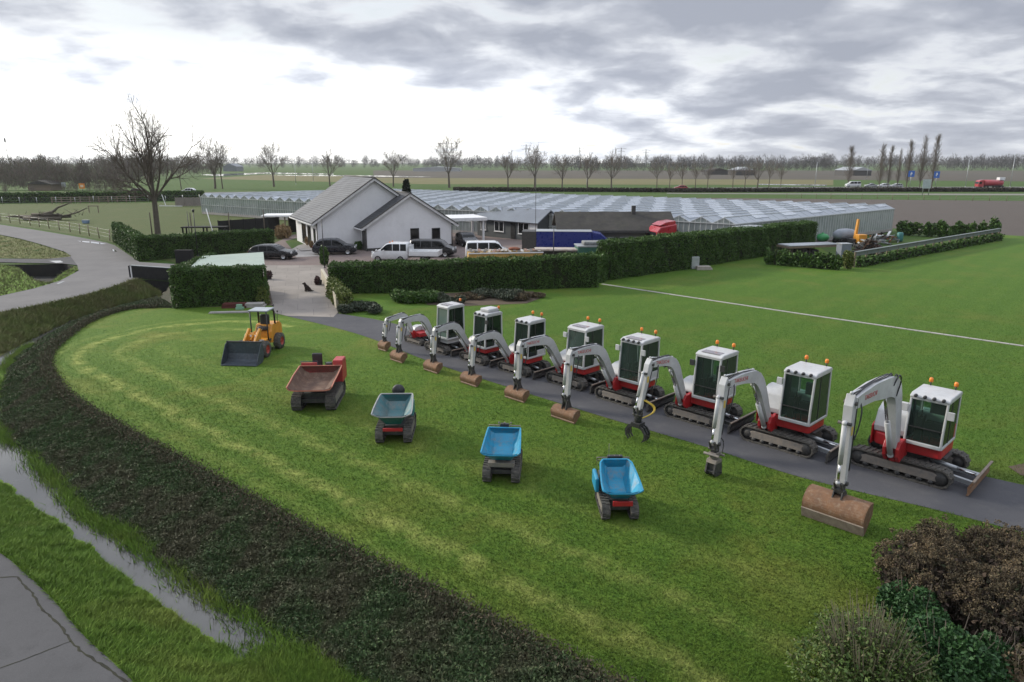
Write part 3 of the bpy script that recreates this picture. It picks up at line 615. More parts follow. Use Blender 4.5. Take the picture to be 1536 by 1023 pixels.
def shrub(name, lab, c, r, h, mats, n, leaf, group=None, cat='shrub', lump=1.0, stems=0, up=.2, stretch=1.6, ell=1.0, rz=0, stemmat=None):
    """loose shrub: leaves through lobes of its crown, with stems"""
    root = thing(name, lab, cat, (c[0], c[1], 0), rz, group); k = max(5, int(9*lump)); L = []
    for i in range(k):
        a = random.uniform(0, 2*math.pi); q = random.random()**.6*.72; cx, cy = math.cos(a)*q*r*ell, math.sin(a)*q*r
        lr = r*random.uniform(.34, .55); lh = h*random.uniform(.72, 1.0)*(1-.28*q)
        m = n//k; d = rng.normal(size=(m, 3)); d /= np.linalg.norm(d, axis=1)[:, None]; d *= rng.uniform(.62, 1.05, m)[:, None]
        z = lh*.52+d[:, 2]*lh*.5
        L.append(np.c_[cx+d[:, 0]*lr, cy+d[:, 1]*lr, np.maximum(z, .03)])
    P = np.concatenate(L); V, F = leaf_quads(P, leaf, up, stretch)
    link('foliage', fast_mesh('foliage', V, F), mats, root)
    if stems:
        s = MB()
        for i in range(stems):
            a = random.uniform(0, 2*math.pi); q = random.random()*r*.8
            s.tube([(math.cos(a)*q*.3, math.sin(a)*q*.3, 0), (math.cos(a)*q*.8*ell, math.sin(a)*q*.8, h*.6), (math.cos(a)*q*ell, math.sin(a)*q, h*random.uniform(.7, 1.02))], .012, 4, .005)
        s.build('stems', stemmat or TWIG, root)
    return root
TWIG = M('twig_bark', (.12,.10,.08), (.09,.075,.06), 3, .9, kind='World')
BARK = M('bark', (.11,.095,.075), (.08,.07,.055), 3, .9, 0, (.06,.065,.03), .4, .5, 14, 'World')
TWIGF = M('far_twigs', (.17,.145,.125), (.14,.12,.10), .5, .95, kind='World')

# ---- bare trees
def tree_segs(seed, H, crown, depth, hf=.28, n0=6, r0=None, elev=(.45, 1.25), minr=.01, step=4, curve=.10):
    """trunk, scaffold limbs that reach for the crown outline, and side branches off every limb"""
    r = random.Random(seed); S = []; r0 = r0 or H*.02
    def branch(p, d, L, rad, lev):
        q = p; k = step if lev < 3 else 3
        for i in range(k):
            d = (d + Vector((r.gauss(0,.13), r.gauss(0,.13), r.gauss(0,.08)+curve))).normalized(); e = q+d*(L/k); ra = rad*(1-.72*i/k); rb = rad*(1-.72*(i+1)/k)
            S.append((tuple(q), tuple(e), max(ra, minr), max(rb, minr), lev)); q = e
            if lev < depth:
                for c in range(2 if (i == k-1 or r.random() < .36) else 1):
                    ax = d.orthogonal(); ax.rotate(Matrix.Rotation(r.uniform(0, 6.28), 3, d)); b = d.copy(); b.rotate(Matrix.Rotation(r.uniform(.45, .95), 3, ax.normalized()))
                    branch(q, b, L*r.uniform(.5, .72)*(1-.10*i), max(rb*.72, rad*.30), lev+1)
    th = H*hf; q = Vector((0,0,0)); lean = Vector((r.gauss(0,.03), r.gauss(0,.03), 1)).normalized()
    for i in range(4): e = q+lean*th/4; S.append((tuple(q), tuple(e), r0*(1.25-.13*i) if i == 0 else r0*(1.12-.06*i), r0*(1.12-.06*(i+1)), 0)); q = e
    for i in range(n0):
        az = i*6.283/n0+r.gauss(0, .3); el = r.uniform(*elev); d = Vector((math.cos(az)*math.cos(el), math.sin(az)*math.cos(el), math.sin(el)))
        branch(q-Vector((0,0,r.uniform(0, th*.12))), d, H*.44*r.uniform(.8, 1.1), r0*r.uniform(.32, .48), 1)
    branch(q, Vector((r.gauss(0,.1), r.gauss(0,.1), 1)).normalized(), H*.46, r0*.6, 1)
    zm = np.percentile([s[1][2] for s in S], 99); xm = np.percentile([math.hypot(s[1][0], s[1][1]) for s in S], 96); sz = H/zm; sx = crown/xm
    return [((a[0]*sx, a[1]*sx, a[2]*sz), (b[0]*sx, b[1]*sx, b[2]*sz), ra, rb, lev) for a, b, ra, rb, lev in S]
def seg_mesh(name, segs, n):
    A = np.array([s[0] for s in segs]); B = np.array([s[1] for s in segs]); ra = np.array([s[2] for s in segs]); rb = np.array([s[3] for s in segs])
    d = B-A; d /= np.linalg.norm(d, axis=1)[:, None]+1e-9; u = np.where(np.abs(d[:, 2:3]) > .95, [[1., 0, 0]], [[0, 0, 1.]]); x = np.cross(u, d); x /= np.linalg.norm(x, axis=1)[:, None]; y = np.cross(d, x)
    V = []
    for Q, rr in ((A, ra), (B, rb)):
        for k in range(n):
            t = 2*math.pi*k/n; V.append(Q+(x*math.cos(t)+y*math.sin(t))*rr[:, None])
    V = np.stack(V, 1); m = len(segs); base = np.arange(m)[:, None]*(2*n); F = []
    for k in range(n): F.append(np.concatenate([base+k, base+(k+1) % n, base+n+(k+1) % n, base+n+k], 1))
    return fast_mesh(name, V.reshape(-1, 3), np.concatenate(F), smooth=True)
def bare_tree(name, lab, loc, segs, group, trunk_lev=1, mats=(BARK, TWIG), rz=0, cache={}, key=None):
    root = thing(name, lab, 'tree', loc, rz, group)
    if key in cache: t, c = cache[key]
    else:
        t = seg_mesh('trunk', [s for s in segs if s[4] <= trunk_lev], 8); c = seg_mesh('crown', [s for s in segs if s[4] > trunk_lev], 4)
        t.materials.append(mats[0]); c.materials.append(mats[1])
        if key: cache[key] = (t, c)
    for nm, me in (('trunk', t), ('crown', c)):
        o = bpy.data.objects.new(nm, me); COL.objects.link(o); o.parent = root
    return root
big = tree_segs(3, 16.6, 7.0, 4, .27, 7, .34, (.55, 1.2), .0065, 5, .08)
bare_tree('bare_tree', 'biggest bare tree with a wide crown, behind the left hedge', G3(238,362), big, None, 1)
KINDS = {'round': tree_segs(21, 13, 4.8, 4, .30, 6, .26, (.4, 1.2), .022, 3), 'vase': tree_segs(33, 12.5, 4.6, 4, .28, 6, .25, (.75, 1.2), .022, 3), 'thin': tree_segs(44, 11, 3.3, 3, .36, 6, .15, (.7, 1.25), .03, 4)}
def far_tree(px, py, H, kind, lab, group, name='bare_tree', sx=1.0):
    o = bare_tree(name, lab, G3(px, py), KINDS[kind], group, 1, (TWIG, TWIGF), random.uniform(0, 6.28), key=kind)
    k = H/{'round': 13, 'vase': 12.5, 'thin': 11}[kind]; o.scale = (k*sx, k*sx, k); return o
for px, py, H, kd, lab in [(323,283,18.0,'vase','twin-stemmed bare tree just right of the biggest tree'), (334,283,15.5,'thin','slim bare tree pressed against the twin-stemmed one'), (272,284,11,'thin','slender bare tree half hidden behind the biggest tree')]:
    far_tree(px, py, H, kd, lab, 'bare trees by the paddock road')
row = [(411,280,17.5,'vase','bare vase-shaped tree standing alone left of the white house'), (495,279.5,14.5,'round','bare tree rising behind the ridge of the white house'), (590,280,14.2,'vase','bare tree behind the dark conifer'),
       (674,281.5,19,'vase','bare tree in front of the largest pylon'), (762,282,13.6,'round','bare tree just left of the broad one at the middle of the field'), (802,283,15.5,'vase','broad bare tree at the middle of the field edge'), (843,283,12,'vase','small bare tree right of the broad middle one'),
       (881,283.5,12.6,'round','bare tree above the chimney of the dark barn'), (917,284,13.8,'round','fuller bare tree leaning over the field road'), (985,284,11.6,'thin','thin bare tree, first of the even row along the highway'),
       (1004,283.5,10.2,'thin','thin bare tree, second of the even row along the highway'), (1023,283,10.2,'thin','thin bare tree, third of the even row along the highway'), (1043,282.5,9.8,'thin','thin bare tree, fourth of the even row along the highway'), (1061,282.5,10,'thin','thin bare tree, fifth of the even row along the highway'),
       (1099,282,10,'thin','thin bare tree, sixth of the even row along the highway'), (1117,282,9.6,'thin','thin bare tree, seventh of the even row along the highway'), (1136,282,11,'round','bushier bare tree where the even row ends'), (1153,281.5,10.5,'thin','thin bare tree left of the flooded strip'), (1171,281,9,'thin','small bare tree beside the flooded strip')]
for px, py, H, kd, lab in row: far_tree(px, py, H, kd, lab, 'bare trees along the far field road')
# poplars: upright plumes
def poplar_segs(seed, H):
    r = random.Random(seed); S = [((0,0,0), (r.gauss(0,.1),r.gauss(0,.1),H*.5), .15, .10, 0), ((0,0,H*.5), (r.gauss(0,.2),r.gauss(0,.2),H), .10, .02, 0)]
    for i in range(150):
        z = H*(.10+.86*r.random()**1.1); a = r.uniform(0, 6.28); L = H*.20*(1.15-z/H)+.5; sp = r.uniform(.28, .62)
        p = Vector((0, 0, z)); d = Vector((math.cos(a)*sp, math.sin(a)*sp, 1)).normalized()
        for k in range(3):
            e = p+d*L/3+Vector((r.gauss(0,.07), r.gauss(0,.07), 0)); S.append((tuple(p), tuple(e), (.030-.006*k), (.026-.006*k), 2)); p = e
            for q in range(2):
                f = p+Vector((r.gauss(0,.35), r.gauss(0,.35), r.uniform(.5, 1.1))); S.append((tuple(p), tuple(f), (.022), (.014), 3))
    return S
PSEG = [poplar_segs(3, 16), poplar_segs(9, 16)]
for i, (px, top, w, lab) in enumerate([(1272,221,1.3,'lone poplar at the left, apart from the others'), (1318,219,1.2,'poplar second from the left, before the far barn'), (1331,221,.9,'slim poplar third from the left'), (1345,226,.75,'shortest and thinnest poplar of the row'),
                                 (1359,213,1.05,'poplar just left of the first blue sign'), (1379,207,.95,'tall poplar between the two blue signs'), (1397,205,1.05,'tallest poplar at the right end of the row')]):
    y0 = 283.5 - (3 if i == 0 else 0); gx, gy = G(px, y0); H = CAM_H*(y0-top)/(y0-243)
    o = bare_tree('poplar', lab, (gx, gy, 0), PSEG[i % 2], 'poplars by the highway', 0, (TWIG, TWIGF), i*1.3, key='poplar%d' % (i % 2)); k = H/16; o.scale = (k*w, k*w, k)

# ---- woods on the horizon: masses of twiggy crowns
def wood(name, lab, bands, mat, cards):
    L = []; 
    for (x0, x1, y, h0, h1, n) in bands:
        for i in range(n):
            px = x0+(x1-x0)*(i+random.uniform(-.6, .6))/n; gx, gy = G(px, y+random.uniform(-.35, .35)); H = random.uniform(h0, h1); w = H*random.uniform(.28, .5)
            m = cards; d = rng.normal(size=(m, 3)); d /= np.linalg.norm(d, axis=1)[:, None]; d *= rng.random(m)[:, None]**.5
            zc = H*.52+d[:, 2]*H*.5; wz = 1-.35*np.abs(d[:, 2]); P = np.c_[gx+d[:, 0]*w*wz, gy+d[:, 1]*w*wz, np.maximum(zc, .2)]
            az = rng.uniform(0, 6.28, m); hh = H*rng.uniform(.06, .20, m); ww = np.full(m, H*.012)*rng.uniform(.5, 1.5, m)
            s = np.c_[np.cos(az), np.sin(az), np.zeros(m)]*ww[:, None]; tip = P+np.c_[d[:, 0]*hh*.6, d[:, 1]*hh*.6, hh]
            L.append(np.stack([P-s, P+s, tip], 1).reshape(-1, 3))
    V = np.concatenate(L); return tag(link(name, fast_mesh(name, V, np.arange(len(V)).reshape(-1, 3)), mat), lab, 'woods', None, 'stuff')
WOODB = leafmat('bare_wood_twigs', [(.115,.092,.075), (.15,.12,.10), (.092,.078,.066), (.115,.125,.07)], .95)
WOODF = leafmat('far_wood_twigs', [(.066,.066,.066), (.088,.082,.078), (.054,.058,.058)], .95)
wood('bare_woods', 'brown bare woods behind the paddock road at the left', [(-320,200,285,4,9,56), (-320,236,277,6,11.5,64), (-300,255,268,8,14.5,66), (150,330,264,10,15,22), (-300,60,290.5,2.5,4,16), (90,190,288,2,3.5,10)], WOODB, 420)
wood('horizon_trees', 'thin line of distant trees along the horizon', [(-400,760,252.5,11,18,140), (640,1240,254.5,8,17,110), (860,1260,257.5,9,17,70), (1230,1960,254.5,13,20,120), (-400,1960,249,16,28,240), (1420,1960,256.5,13,16,70)], WOODF, 260)
# dark conifer beside the house
c = thing('conifer', 'small dark pointed conifer behind the white house', 'tree', G3(612,352), 0); n_ = 6000
z = rng.random(n_)**.8; rr = (1-z)*1.5*rng.uniform(.4, 1, n_)+.1; a = rng.uniform(0, 6.28, n_); V, F = leaf_quads(np.c_[np.cos(a)*rr, np.sin(a)*rr, .5+z*6.6], .28, -.3, 2.2)
link('foliage', fast_mesh('foliage', V, F), leafmat('conifer_needles', [(.008,.016,.010), (.014,.026,.014), (.02,.034,.018)], .8), c); t = MB(); t.cyl((0,0,0), (0,0,6), .12, 8, .03); t.build('trunk', BARK, c)

# ---- garden shrubs
BROWNL = leafmat('withered_flower_heads', [(.125,.088,.050), (.09,.066,.040), (.19,.142,.080), (.062,.048,.034), (.12,.105,.052)], .85, (.058,.048,.030), 1.6)
DGREEN = leafmat('dark_green_leaves', [(.014,.044,.013), (.026,.072,.020), (.044,.100,.030), (.018,.050,.016)], .55)
LGREEN = leafmat('sparse_green_leaves', [(.06,.105,.024), (.09,.135,.032), (.045,.085,.02), (.12,.11,.05)], .6)
PINKL = leafmat('reddish_leaves', [(.12,.075,.05), (.07,.07,.03), (.16,.11,.07), (.05,.06,.025)], .7)
GREYG = leafmat('grey_green_leaves', [(.045,.060,.035), (.06,.075,.05), (.035,.05,.03), (.075,.08,.055)], .7)
TANL = leafmat('tan_grass_plumes', [(.25,.17,.085), (.20,.13,.065), (.30,.22,.12), (.15,.10,.055)], .8)
def hydrangea(name, lab, c, r, h, heads, group):
    """several clumps of thin upright stems, each ending in a loose ball of withered petals, over dead leaves"""
    root = thing(name, lab, 'shrub', (c[0], c[1], 0), 0, group); s = MB(); L = []; B = []
    lobes = [(random.uniform(0, 6.28), math.sqrt(random.random())*.72, random.uniform(.30, .55), random.uniform(.72, 1.05)) for _ in range(13)]
    for i in range(heads):
        a0, q0, lr, lh = lobes[i % len(lobes)]; a = random.uniform(0, 6.28); q = math.sqrt(random.random())
        x = r*(math.cos(a0)*q0*1.15+math.cos(a)*q*lr); y = r*(math.sin(a0)*q0+math.sin(a)*q*lr)
        z = h*lh*(1-.30*q0**2)*(1-.45*q**2.2)*random.uniform(.80, 1.0)
        if random.random() < .10: z *= 1.10
        s.tube([(x*.75, y*.75, 0), (x*.93, y*.93, z*.6), (x, y, z)], .009, 3, .004, False)
        hr = random.uniform(.045, .105); m = int(16+hr*360); d = rng.normal(size=(m, 3)); d /= np.linalg.norm(d, axis=1)[:, None]
        L.append(np.array([x, y, z])+d*hr*rng.uniform(.6, 1.1, (m, 1))*np.array([1, 1, .7]))
        m = 9; B.append(np.c_[x*.92+rng.normal(0, .09, m), y*.92+rng.normal(0, .09, m), z*rng.uniform(.3, .95, m)])
    V, F = leaf_quads(np.concatenate(L), .030, 0, 1.2); link('flower_heads', fast_mesh('flower_heads', V, F), BROWNL, root)
    V, F = leaf_quads(np.concatenate(B), .065, 0, 1.8); link('foliage', fast_mesh('foliage', V, F), leafmat('dead_leaves', [(.055,.04,.032), (.08,.058,.044), (.04,.032,.026), (.045,.055,.025)], .9), root)
    s.build('stems', TWIG, root); return root
hydrangea('hydrangea', 'big mound of brown withered flower heads in the near right corner', G(1475,915), 1.85, 2.0, 1800, 'withered hydrangeas by the path')
hydrangea('hydrangea', 'second withered brown mound running off the right edge', G(1610,905), 1.8, 1.75, 1000, 'withered hydrangeas by the path')
shrub('green_shrub', 'dark green bush in front of the brown mound, its left one', G(1372,945), .75, 1.15, DGREEN, 16000, .05, 'dark green bushes in the corner', lump=1, stems=14)
shrub('green_shrub', 'dark green bush low at the middle of the corner bed', G(1415,1015), .85, 1.2, DGREEN, 18000, .05, 'dark green bushes in the corner', lump=1, stems=14)
shrub('green_shrub', 'dark green bush right of the others, under the brown mound', G(1478,1020), .65, 1.1, DGREEN, 14000, .05, 'dark green bushes in the corner', lump=1, stems=14)
shrub('green_shrub', 'small dark green bush tucked between the lawn and the brown mound', G(1352,895), .42, .7, DGREEN, 6000, .05, 'dark green bushes in the corner', lump=.6, stems=8)
shrub('wispy_shrub', 'pale wispy shrub with thin twigs at the bottom right', G(1300,1030), 1.3, 1.45, LGREEN, 15000, .036, None, lump=2.4, stems=260, up=.5, stretch=2.2, stemmat=M('pale_twigs', (.11,.10,.065), (.085,.075,.05), 3, .9, kind='World'))
shrub('reddish_shrub', 'reddish tinged shrub at the very bottom right', G(1535,1040), .6, 1.0, PINKL, 5000, .06, None, lump=1, stems=30)
for (px, py, r, h, mt, lab) in [(542,468,1.5,.75,TANL if 0 else GREYG,'greyish loose shrub at the left end of the flower bed'), (600,452,1.5,.95,HEDGE,'dark green cushion shrub in the flower bed, left of two'), (638,452,1.5,.95,HEDGE,'dark green cushion shrub in the flower bed, right of two'), (672,454,1.1,.8,GREYG,'low grey-green shrub at the middle of the flower bed'), (745,447,2.0,.75,GREYG,'grey lavender-like shrub amid the brown bedding'), (702,448,1.5,.45,BROWNL,'low brown bedding beside the dark cushions'), (782,447,1.6,.55,BROWNL,'reddish brown heather at the right end of the flower bed')]:
    shrub('bed_shrub', lab, G(px, py), r*.8, h, mt, 3600, .10, 'shrubs in the bed before the long hedge', lump=.8, ell=1.5)
for px, py, r, h, lab in [(466,368,1.0,1.4,'tan ornamental grass by the side door of the house'), (476,372,.8,1.1,'smaller tan ornamental grass touching the dark suv'), (424,358,1.1,2.0,'round tan grass clump at the end of the garden hedge')]:
    shrub('ornamental_grass', lab, G(px, py), r, h, TANL, 2600, .11, 'tan ornamental grasses', cat='grass', lump=.6, up=1.4, stretch=4)
shrub('yellow_bush', 'yellow-green bush at the end of the white-topped fence', G(1271,403), .75, 1.9, HEDGEY, 3000, .12, None, lump=.8)
shrub('garden_shrub', 'dark shrub right of the dark suv, at the house corner', G(538,374), .6, 1.1, HEDGE, 1500, .12, None, lump=.6)
shrub('climber', 'dark climbing plant on the black pole beside the long hedge', G(487,398), .45, 2.3, HEDGE, 1500, .13, None, lump=.6)
for i, px in enumerate(range(1152, 1262, 10)):
    pxx, pyy = px, 396+(px-1152)*.085
    shrub('young_bush', ['thin dark young bush in the row before the scrap yard, nearest the tall hedge', 'thin dark young bush in the row before the scrap yard', 'last thin dark young bush of the row, nearest the yellow bush'][0 if i == 0 else (2 if i == 10 else 1)], G(pxx, pyy), .55, 1.75, HEDGE, 420, .17, 'row of young dark bushes', lump=.6, stems=6)
for i, (px, py) in enumerate([(1356,352), (1372,353), (1390,354), (1408,355), (1424,356), (1440,356), (1456,357), (1472,357), (1490,357)]):
    shrub('evergreen_bush', ['dark evergreen bush at the back of the scrap yard, next to the machines', 'dark evergreen bush along the ploughed field', 'dark evergreen bush at the far end of the white-topped fence'][0 if i == 0 else (2 if i == 8 else 1)], G(px, py), 1.0, 2.3 if i != 8 else 3.0, HEDGE, 900, .22, 'dark bushes along the ploughed field', lump=.6, stems=4)
# ------------------------------------------------------------------ buildings
RENDERM = M('white_render', (.70,.70,.71), (.65,.65,.66), .7, .8, 0, (.45,.44,.42), .25, .15, 60)
TRIM = M('white_trim', (.72,.72,.72), None, 3, .5)
def tilemat(name, c, c2, row=.34):
    m, nt, bs = newmat(name); co = coord(nt, 'UV'); b = N(nt, 'ShaderNodeTexBrick'); nt.links.new(co, b.inputs[0]); b.inputs['Scale'].default_value = 1; b.offset = 0
    b.inputs['Brick Width'].default_value = .30; b.inputs['Row Height'].default_value = row; b.inputs['Mortar Size'].default_value = .05; b.inputs['Mortar Smooth'].default_value = .3
    b.inputs['Color1'].default_value = rgba(c); b.inputs['Color2'].default_value = rgba(c2); b.inputs['Mortar'].default_value = rgba(tuple(x*.22 for x in c))
    col = mixc(nt, maprange(nt, noise(nt, co, .5, 6, .65), .4, .7, 0, .35), b.outputs['Color'], tuple(x*1.35 for x in c2))
    nt.links.new(col, bs.inputs['Base Color']); bs.inputs['Roughness'].default_value = .6; bs.inputs['Specular IOR Level'].default_value = .3; bump(nt, bs, b.outputs['Fac'], -.6, .03); return m
TILES = tilemat('grey_roof_tiles', (.115,.12,.128), (.14,.145,.155)); DTILES = tilemat('dark_roof_tiles', (.048,.051,.056), (.064,.066,.072))
FELT = M('mossy_dark_roof', (.040,.038,.036), (.060,.056,.05), .6, .9, 0, (.085,.085,.055), .5, .3, 8)
SLATE = M('blue_grey_sheet', (.150,.170,.195), (.125,.140,.165), .5, .45, 0, (.10,.10,.10), .3)
TIMBERD = M('dark_grey_boards', (.055,.062,.066), (.045,.052,.056), 2, .7)
BLACKB = M('black_stained_boards', (.012,.012,.013), (.018,.018,.018), 2, .75)
PANE = glassmat('house_window_glass', (.05,.055,.06), .62, .05)
def rooftile(name, poly3, thick, mat, parent, ridge_dir):
    """roof slab: a 3-D quad (eave a, eave b, ridge b, ridge a) with thickness and metric UVs, rows of tiles along the eave"""
    p = [Vector(q) for q in poly3]; n = (p[1]-p[0]).cross(p[3]-p[0]).normalized()
    if n.z < 0: n = -n
    vs = p + [q - n*thick for q in p]; me = bpy.data.meshes.new(name); me.from_pydata([tuple(v) for v in vs], [], [(0,1,2,3),(4,7,6,5),(0,4,5,1),(1,5,6,2),(2,6,7,3),(3,7,4,0)])
    import bmesh
    bm = bmesh.new(); bm.from_mesh(me); bmesh.ops.recalc_face_normals(bm, faces=bm.faces); uv = bm.loops.layers.uv.new('UVMap'); e = (p[1]-p[0]).normalized(); f = n.cross(e)
    for fa in bm.faces:
        for l in fa.loops: d = l.vert.co-p[0]; l[uv].uv = (d.dot(e), d.dot(f))
    bm.to_mesh(me); bm.free(); return link(name, me, mat, parent)
def window(parent, c, w, h, depth_axis, name='window', frame=DARK, fw=.07, bars=0):
    """window in a wall whose outward normal is -Y in the parent's frame (depth_axis 'Y') or -X ('X')"""
    m = MB(); p = MB()
    def bx(mb, u0, u1, z0, z1, d0, d1):
        if depth_axis == 'Y': mb.box(c[0]+u0, c[0]+u1, c[1]+d0, c[1]+d1, c[2]+z0, c[2]+z1)
        else: mb.box(c[0]+d0, c[0]+d1, c[1]+u0, c[1]+u1, c[2]+z0, c[2]+z1)
    bx(m, -w/2, w/2, -h/2, -h/2+fw, -.05, .06); bx(m, -w/2, w/2, h/2-fw, h/2, -.05, .06); bx(m, -w/2, -w/2+fw, -h/2+fw, h/2-fw, -.05, .06); bx(m, w/2-fw, w/2, -h/2+fw, h/2-fw, -.05, .06)
    for i in range(bars): x = -w/2+w*(i+1)/(bars+1); bx(m, x-.03, x+.03, -h/2+fw, h/2-fw, -.04, .05)
    bx(p, -w/2+fw, w/2-fw, -h/2+fw, h/2-fw, -.012, .004)
    o = m.build(name, frame, parent); p.build('pane', PANE, o); s = MB(); bx(s, -w/2-.06, w/2+.06, -h/2-.06, -h/2, -.10, -.004); s.build('sill', frame, o); return o

HA = R(27.2); house = thing('house', 'white rendered house with two stepped gables and grey tiled roofs', 'house', G3(475,377), HA)
# main block: x along the gable, y into the depth
w1, e1, r1, d1 = 13.4, 3.25, 7.72, 12.2
m = MB(); m.prism([(0.25,0),(w1-.25,0),(w1-.25,e1),(w1/2,r1-.22),(.25,e1)], 'Y', 0, d1); m.build('wall', RENDERM, house)
ov = .45
def gabled(x0, x1, e, r, y0, y1, mat, tag_):
    mx_ = (x0+x1)/2; s = (r-e)/(mx_-x0)
    for sg in (-1, 1):
        xe = x0-ov if sg < 0 else x1+ov; ze = e-s*ov
        rooftile('roof', [(xe,y0,ze+.12),(xe,y1,ze+.12),(mx_,y1,r+.12),(mx_,y0,r+.12)], .14, mat, house, None)
        f = MB(); yy_ = y0-.02
        f.bar((xe, yy_, ze-.06), (mx_, yy_, r-.06), .06, .26, (0,0,1)); f.build('bargeboard', TRIM, house); f = MB(); f.bar((xe, yy_-.02, ze+.13), (mx_, yy_-.02, r+.13), .22, .10); f.build('verge_tiles', DARK, house)
        gt = MB(); gt.box(xe-.10 if sg < 0 else xe, xe if sg < 0 else xe+.10, y0, y1, ze-.10, ze+.03); gt.build('gutter', TRIM, house)
    rd = MB(); rd.cyl((mx_, y0, r+.13), (mx_, y1, r+.13), .09, 8); rd.build('ridge', DARK, house)
gabled(0, w1, e1, r1, -.45, d1, TILES, 'a')
x0, x1, e2, r2, y0 = 4.75, 15.2, 2.72, 6.05, -2.45
m = MB(); m.prism([(x0+.25,0),(x1-.25,0),(x1-.25,e2),((x0+x1)/2,r2-.2),(x0+.25,e2)], 'Y', y0, -.003); m.build('wing_wall', RENDERM, house)
m = MB(); m.box(w1-.24, x1-.25, .003, 6.2, 0, e2); m.build('side_wall', RENDERM, house)
gabled(x0, x1, e2, r2, y0-.4, 2.4, DTILES, 'b')
pl_ = MB(); pl_.box(.24, 4.98, -.03, .0, 0, .32); pl_.box(4.97, 14.97, y0-.03, y0, 0, .30); pl_.build('plinth', DARK, house)
window(house, (x0+5.75, y0-.01, 1.66), 1.02, 1.25, 'Y'); window(house, (x0+8.3, y0-.01, 1.60), 1.0, 1.22, 'Y')
# left side: doors under the eave
for yy_, ww, nm in ((1.6, 1.0, 'door'), (4.4, 1.6, 'window'), (7.4, 2.2, 'window')):
    window(house, (.24, yy_, 1.25 if nm == 'door' else 1.35), ww, 2.2, 'X', nm, bars=0 if ww < 1.2 else 1)
m = MB(); m.box(x0+.16, x0+.26, y0+.5, y0+1.6, 0, 2.15); dr = m.build('door', DARK, house)
dp = MB(); dp.tube([(.16,-.12,0),(.16,-.12,3.0)], .05, 8); dp.tube([(4.9,y0-.1,0),(4.9,y0-.1,2.4)], .05, 8); dp.tube([(x1-.2,y0-.09,0),(x1-.2,y0-.09,2.4)], .05, 8); dp.build('downpipe', DARK, house)
cn = MB(); cn.box(-1.5, -.1, .6, 3.6, .02, .14); cn.build('doorstep', CONC, house)
tag(sheet('garden_lawn', g([(428,362),(470,350),(520,346),(470,372),(452,376),(440,376)]), .014, MEADOW, 'small green lawn beside the house'), kind='structure')
tag(sheet('terrace', g([(432,377),(448,368),(466,364),(486,384),(445,386)]), .020, CONC, 'grey paved terrace by the house door'), kind='structure')

# pergola behind the house
pg_ = thing('pergola', 'open timber shelter with a pale flat roof left of the house', 'shelter', G3(398,352), R(8)); m = MB()
for x in (0, 2.6, 5.0):
    for y in (0, 3): m.box(x, x+.16, y, y+.16, 0, 2.35)
m.build('post', WOODM, pg_); m = MB(); m.box(-.3, 7.2, -.4, 3.6, 2.36, 2.58); m.build('roof', TRIM, pg_, .02); m = MB(); m.box(2.7, 6.8, 3.0, 3.1, 0, 2.3); m.build('back_panel', BLACKB, pg_)
# black garden fence in front of the greenhouse
def panel_fence(name, lab, pts, h, mat, postmat, group=None, n=1.8):
    r_ = thing(name, lab, 'fence', (0,0,0), 0, group); m = MB(); q = MB()
    for a, b in zip(pts, pts[1:]):
        m.bar((*a, h/2+.03), (*b, h/2+.03), .06, h-.06); L = math.dist(a, b); k = max(1, round(L/n))
        for i in range(k+1): p = Vector(a).lerp(Vector(b), i/k); q.box(p.x-.06, p.x+.06, p.y-.1, p.y+.02, 0, h+.08)
    m.build('panel', mat, r_); q.build('post', postmat, r_); return r_
panel_fence('garden_fence', 'black board fence between the back garden and the greenhouse', [G(330,359), G(420,351)], 2.3, BLACKB, BLACKB)
tb_ = thing('garden_shelter', 'long black garden table bench behind the hedge', 'bench', G3(273,362), R(4)); m = MB(); m.box(0, 5.4, 0, 1.6, 1.62, 1.75); m.build('top', BLACKB, tb_); m = MB()
for x in (.1, 2.6, 5.1): m.box(x, x+.15, .1, .25, 0, 1.62); m.box(x, x+.15, 1.3, 1.45, 0, 1.62)
m.build('leg', BLACKB, tb_)
# gate board wall across the ditch
gw = thing('board_wall', 'black solid board wall spanning the end of the ditch', 'wall', (0,0,0)); a = G(199,416.5); b = G(259,421)
m = MB(); A3 = Vector((*a,0)); B3 = Vector((*b,0)); d = (B3-A3); L = d.length; ang = math.atan2(d.y, d.x)
m.T = Matrix.Translation(A3) @ Matrix.Rotation(ang, 4, 'Z'); m.prism([(0,-.3),(.5,-1.45),(L,-1.45),(L,1.02),(0,1.02)], 'Y', 0, .12); m.build('panel', BLACKB, gw)
m = MB(); m.T = Matrix.Translation(A3) @ Matrix.Rotation(ang, 4, 'Z'); m.box(-.05, L, -.02, .16, 1.021, 1.07); m.build('cap', GALV, gw)
m = MB(); m.T = Matrix.Translation(A3) @ Matrix.Rotation(ang, 4, 'Z'); m.box(-.36, -.22, .0, .14, -.3, 1.0); m.k = 1; m.box(-.12, -.01, -.03, .0, .0, .98); m.build('post', [BLACKB, TRIM], gw)
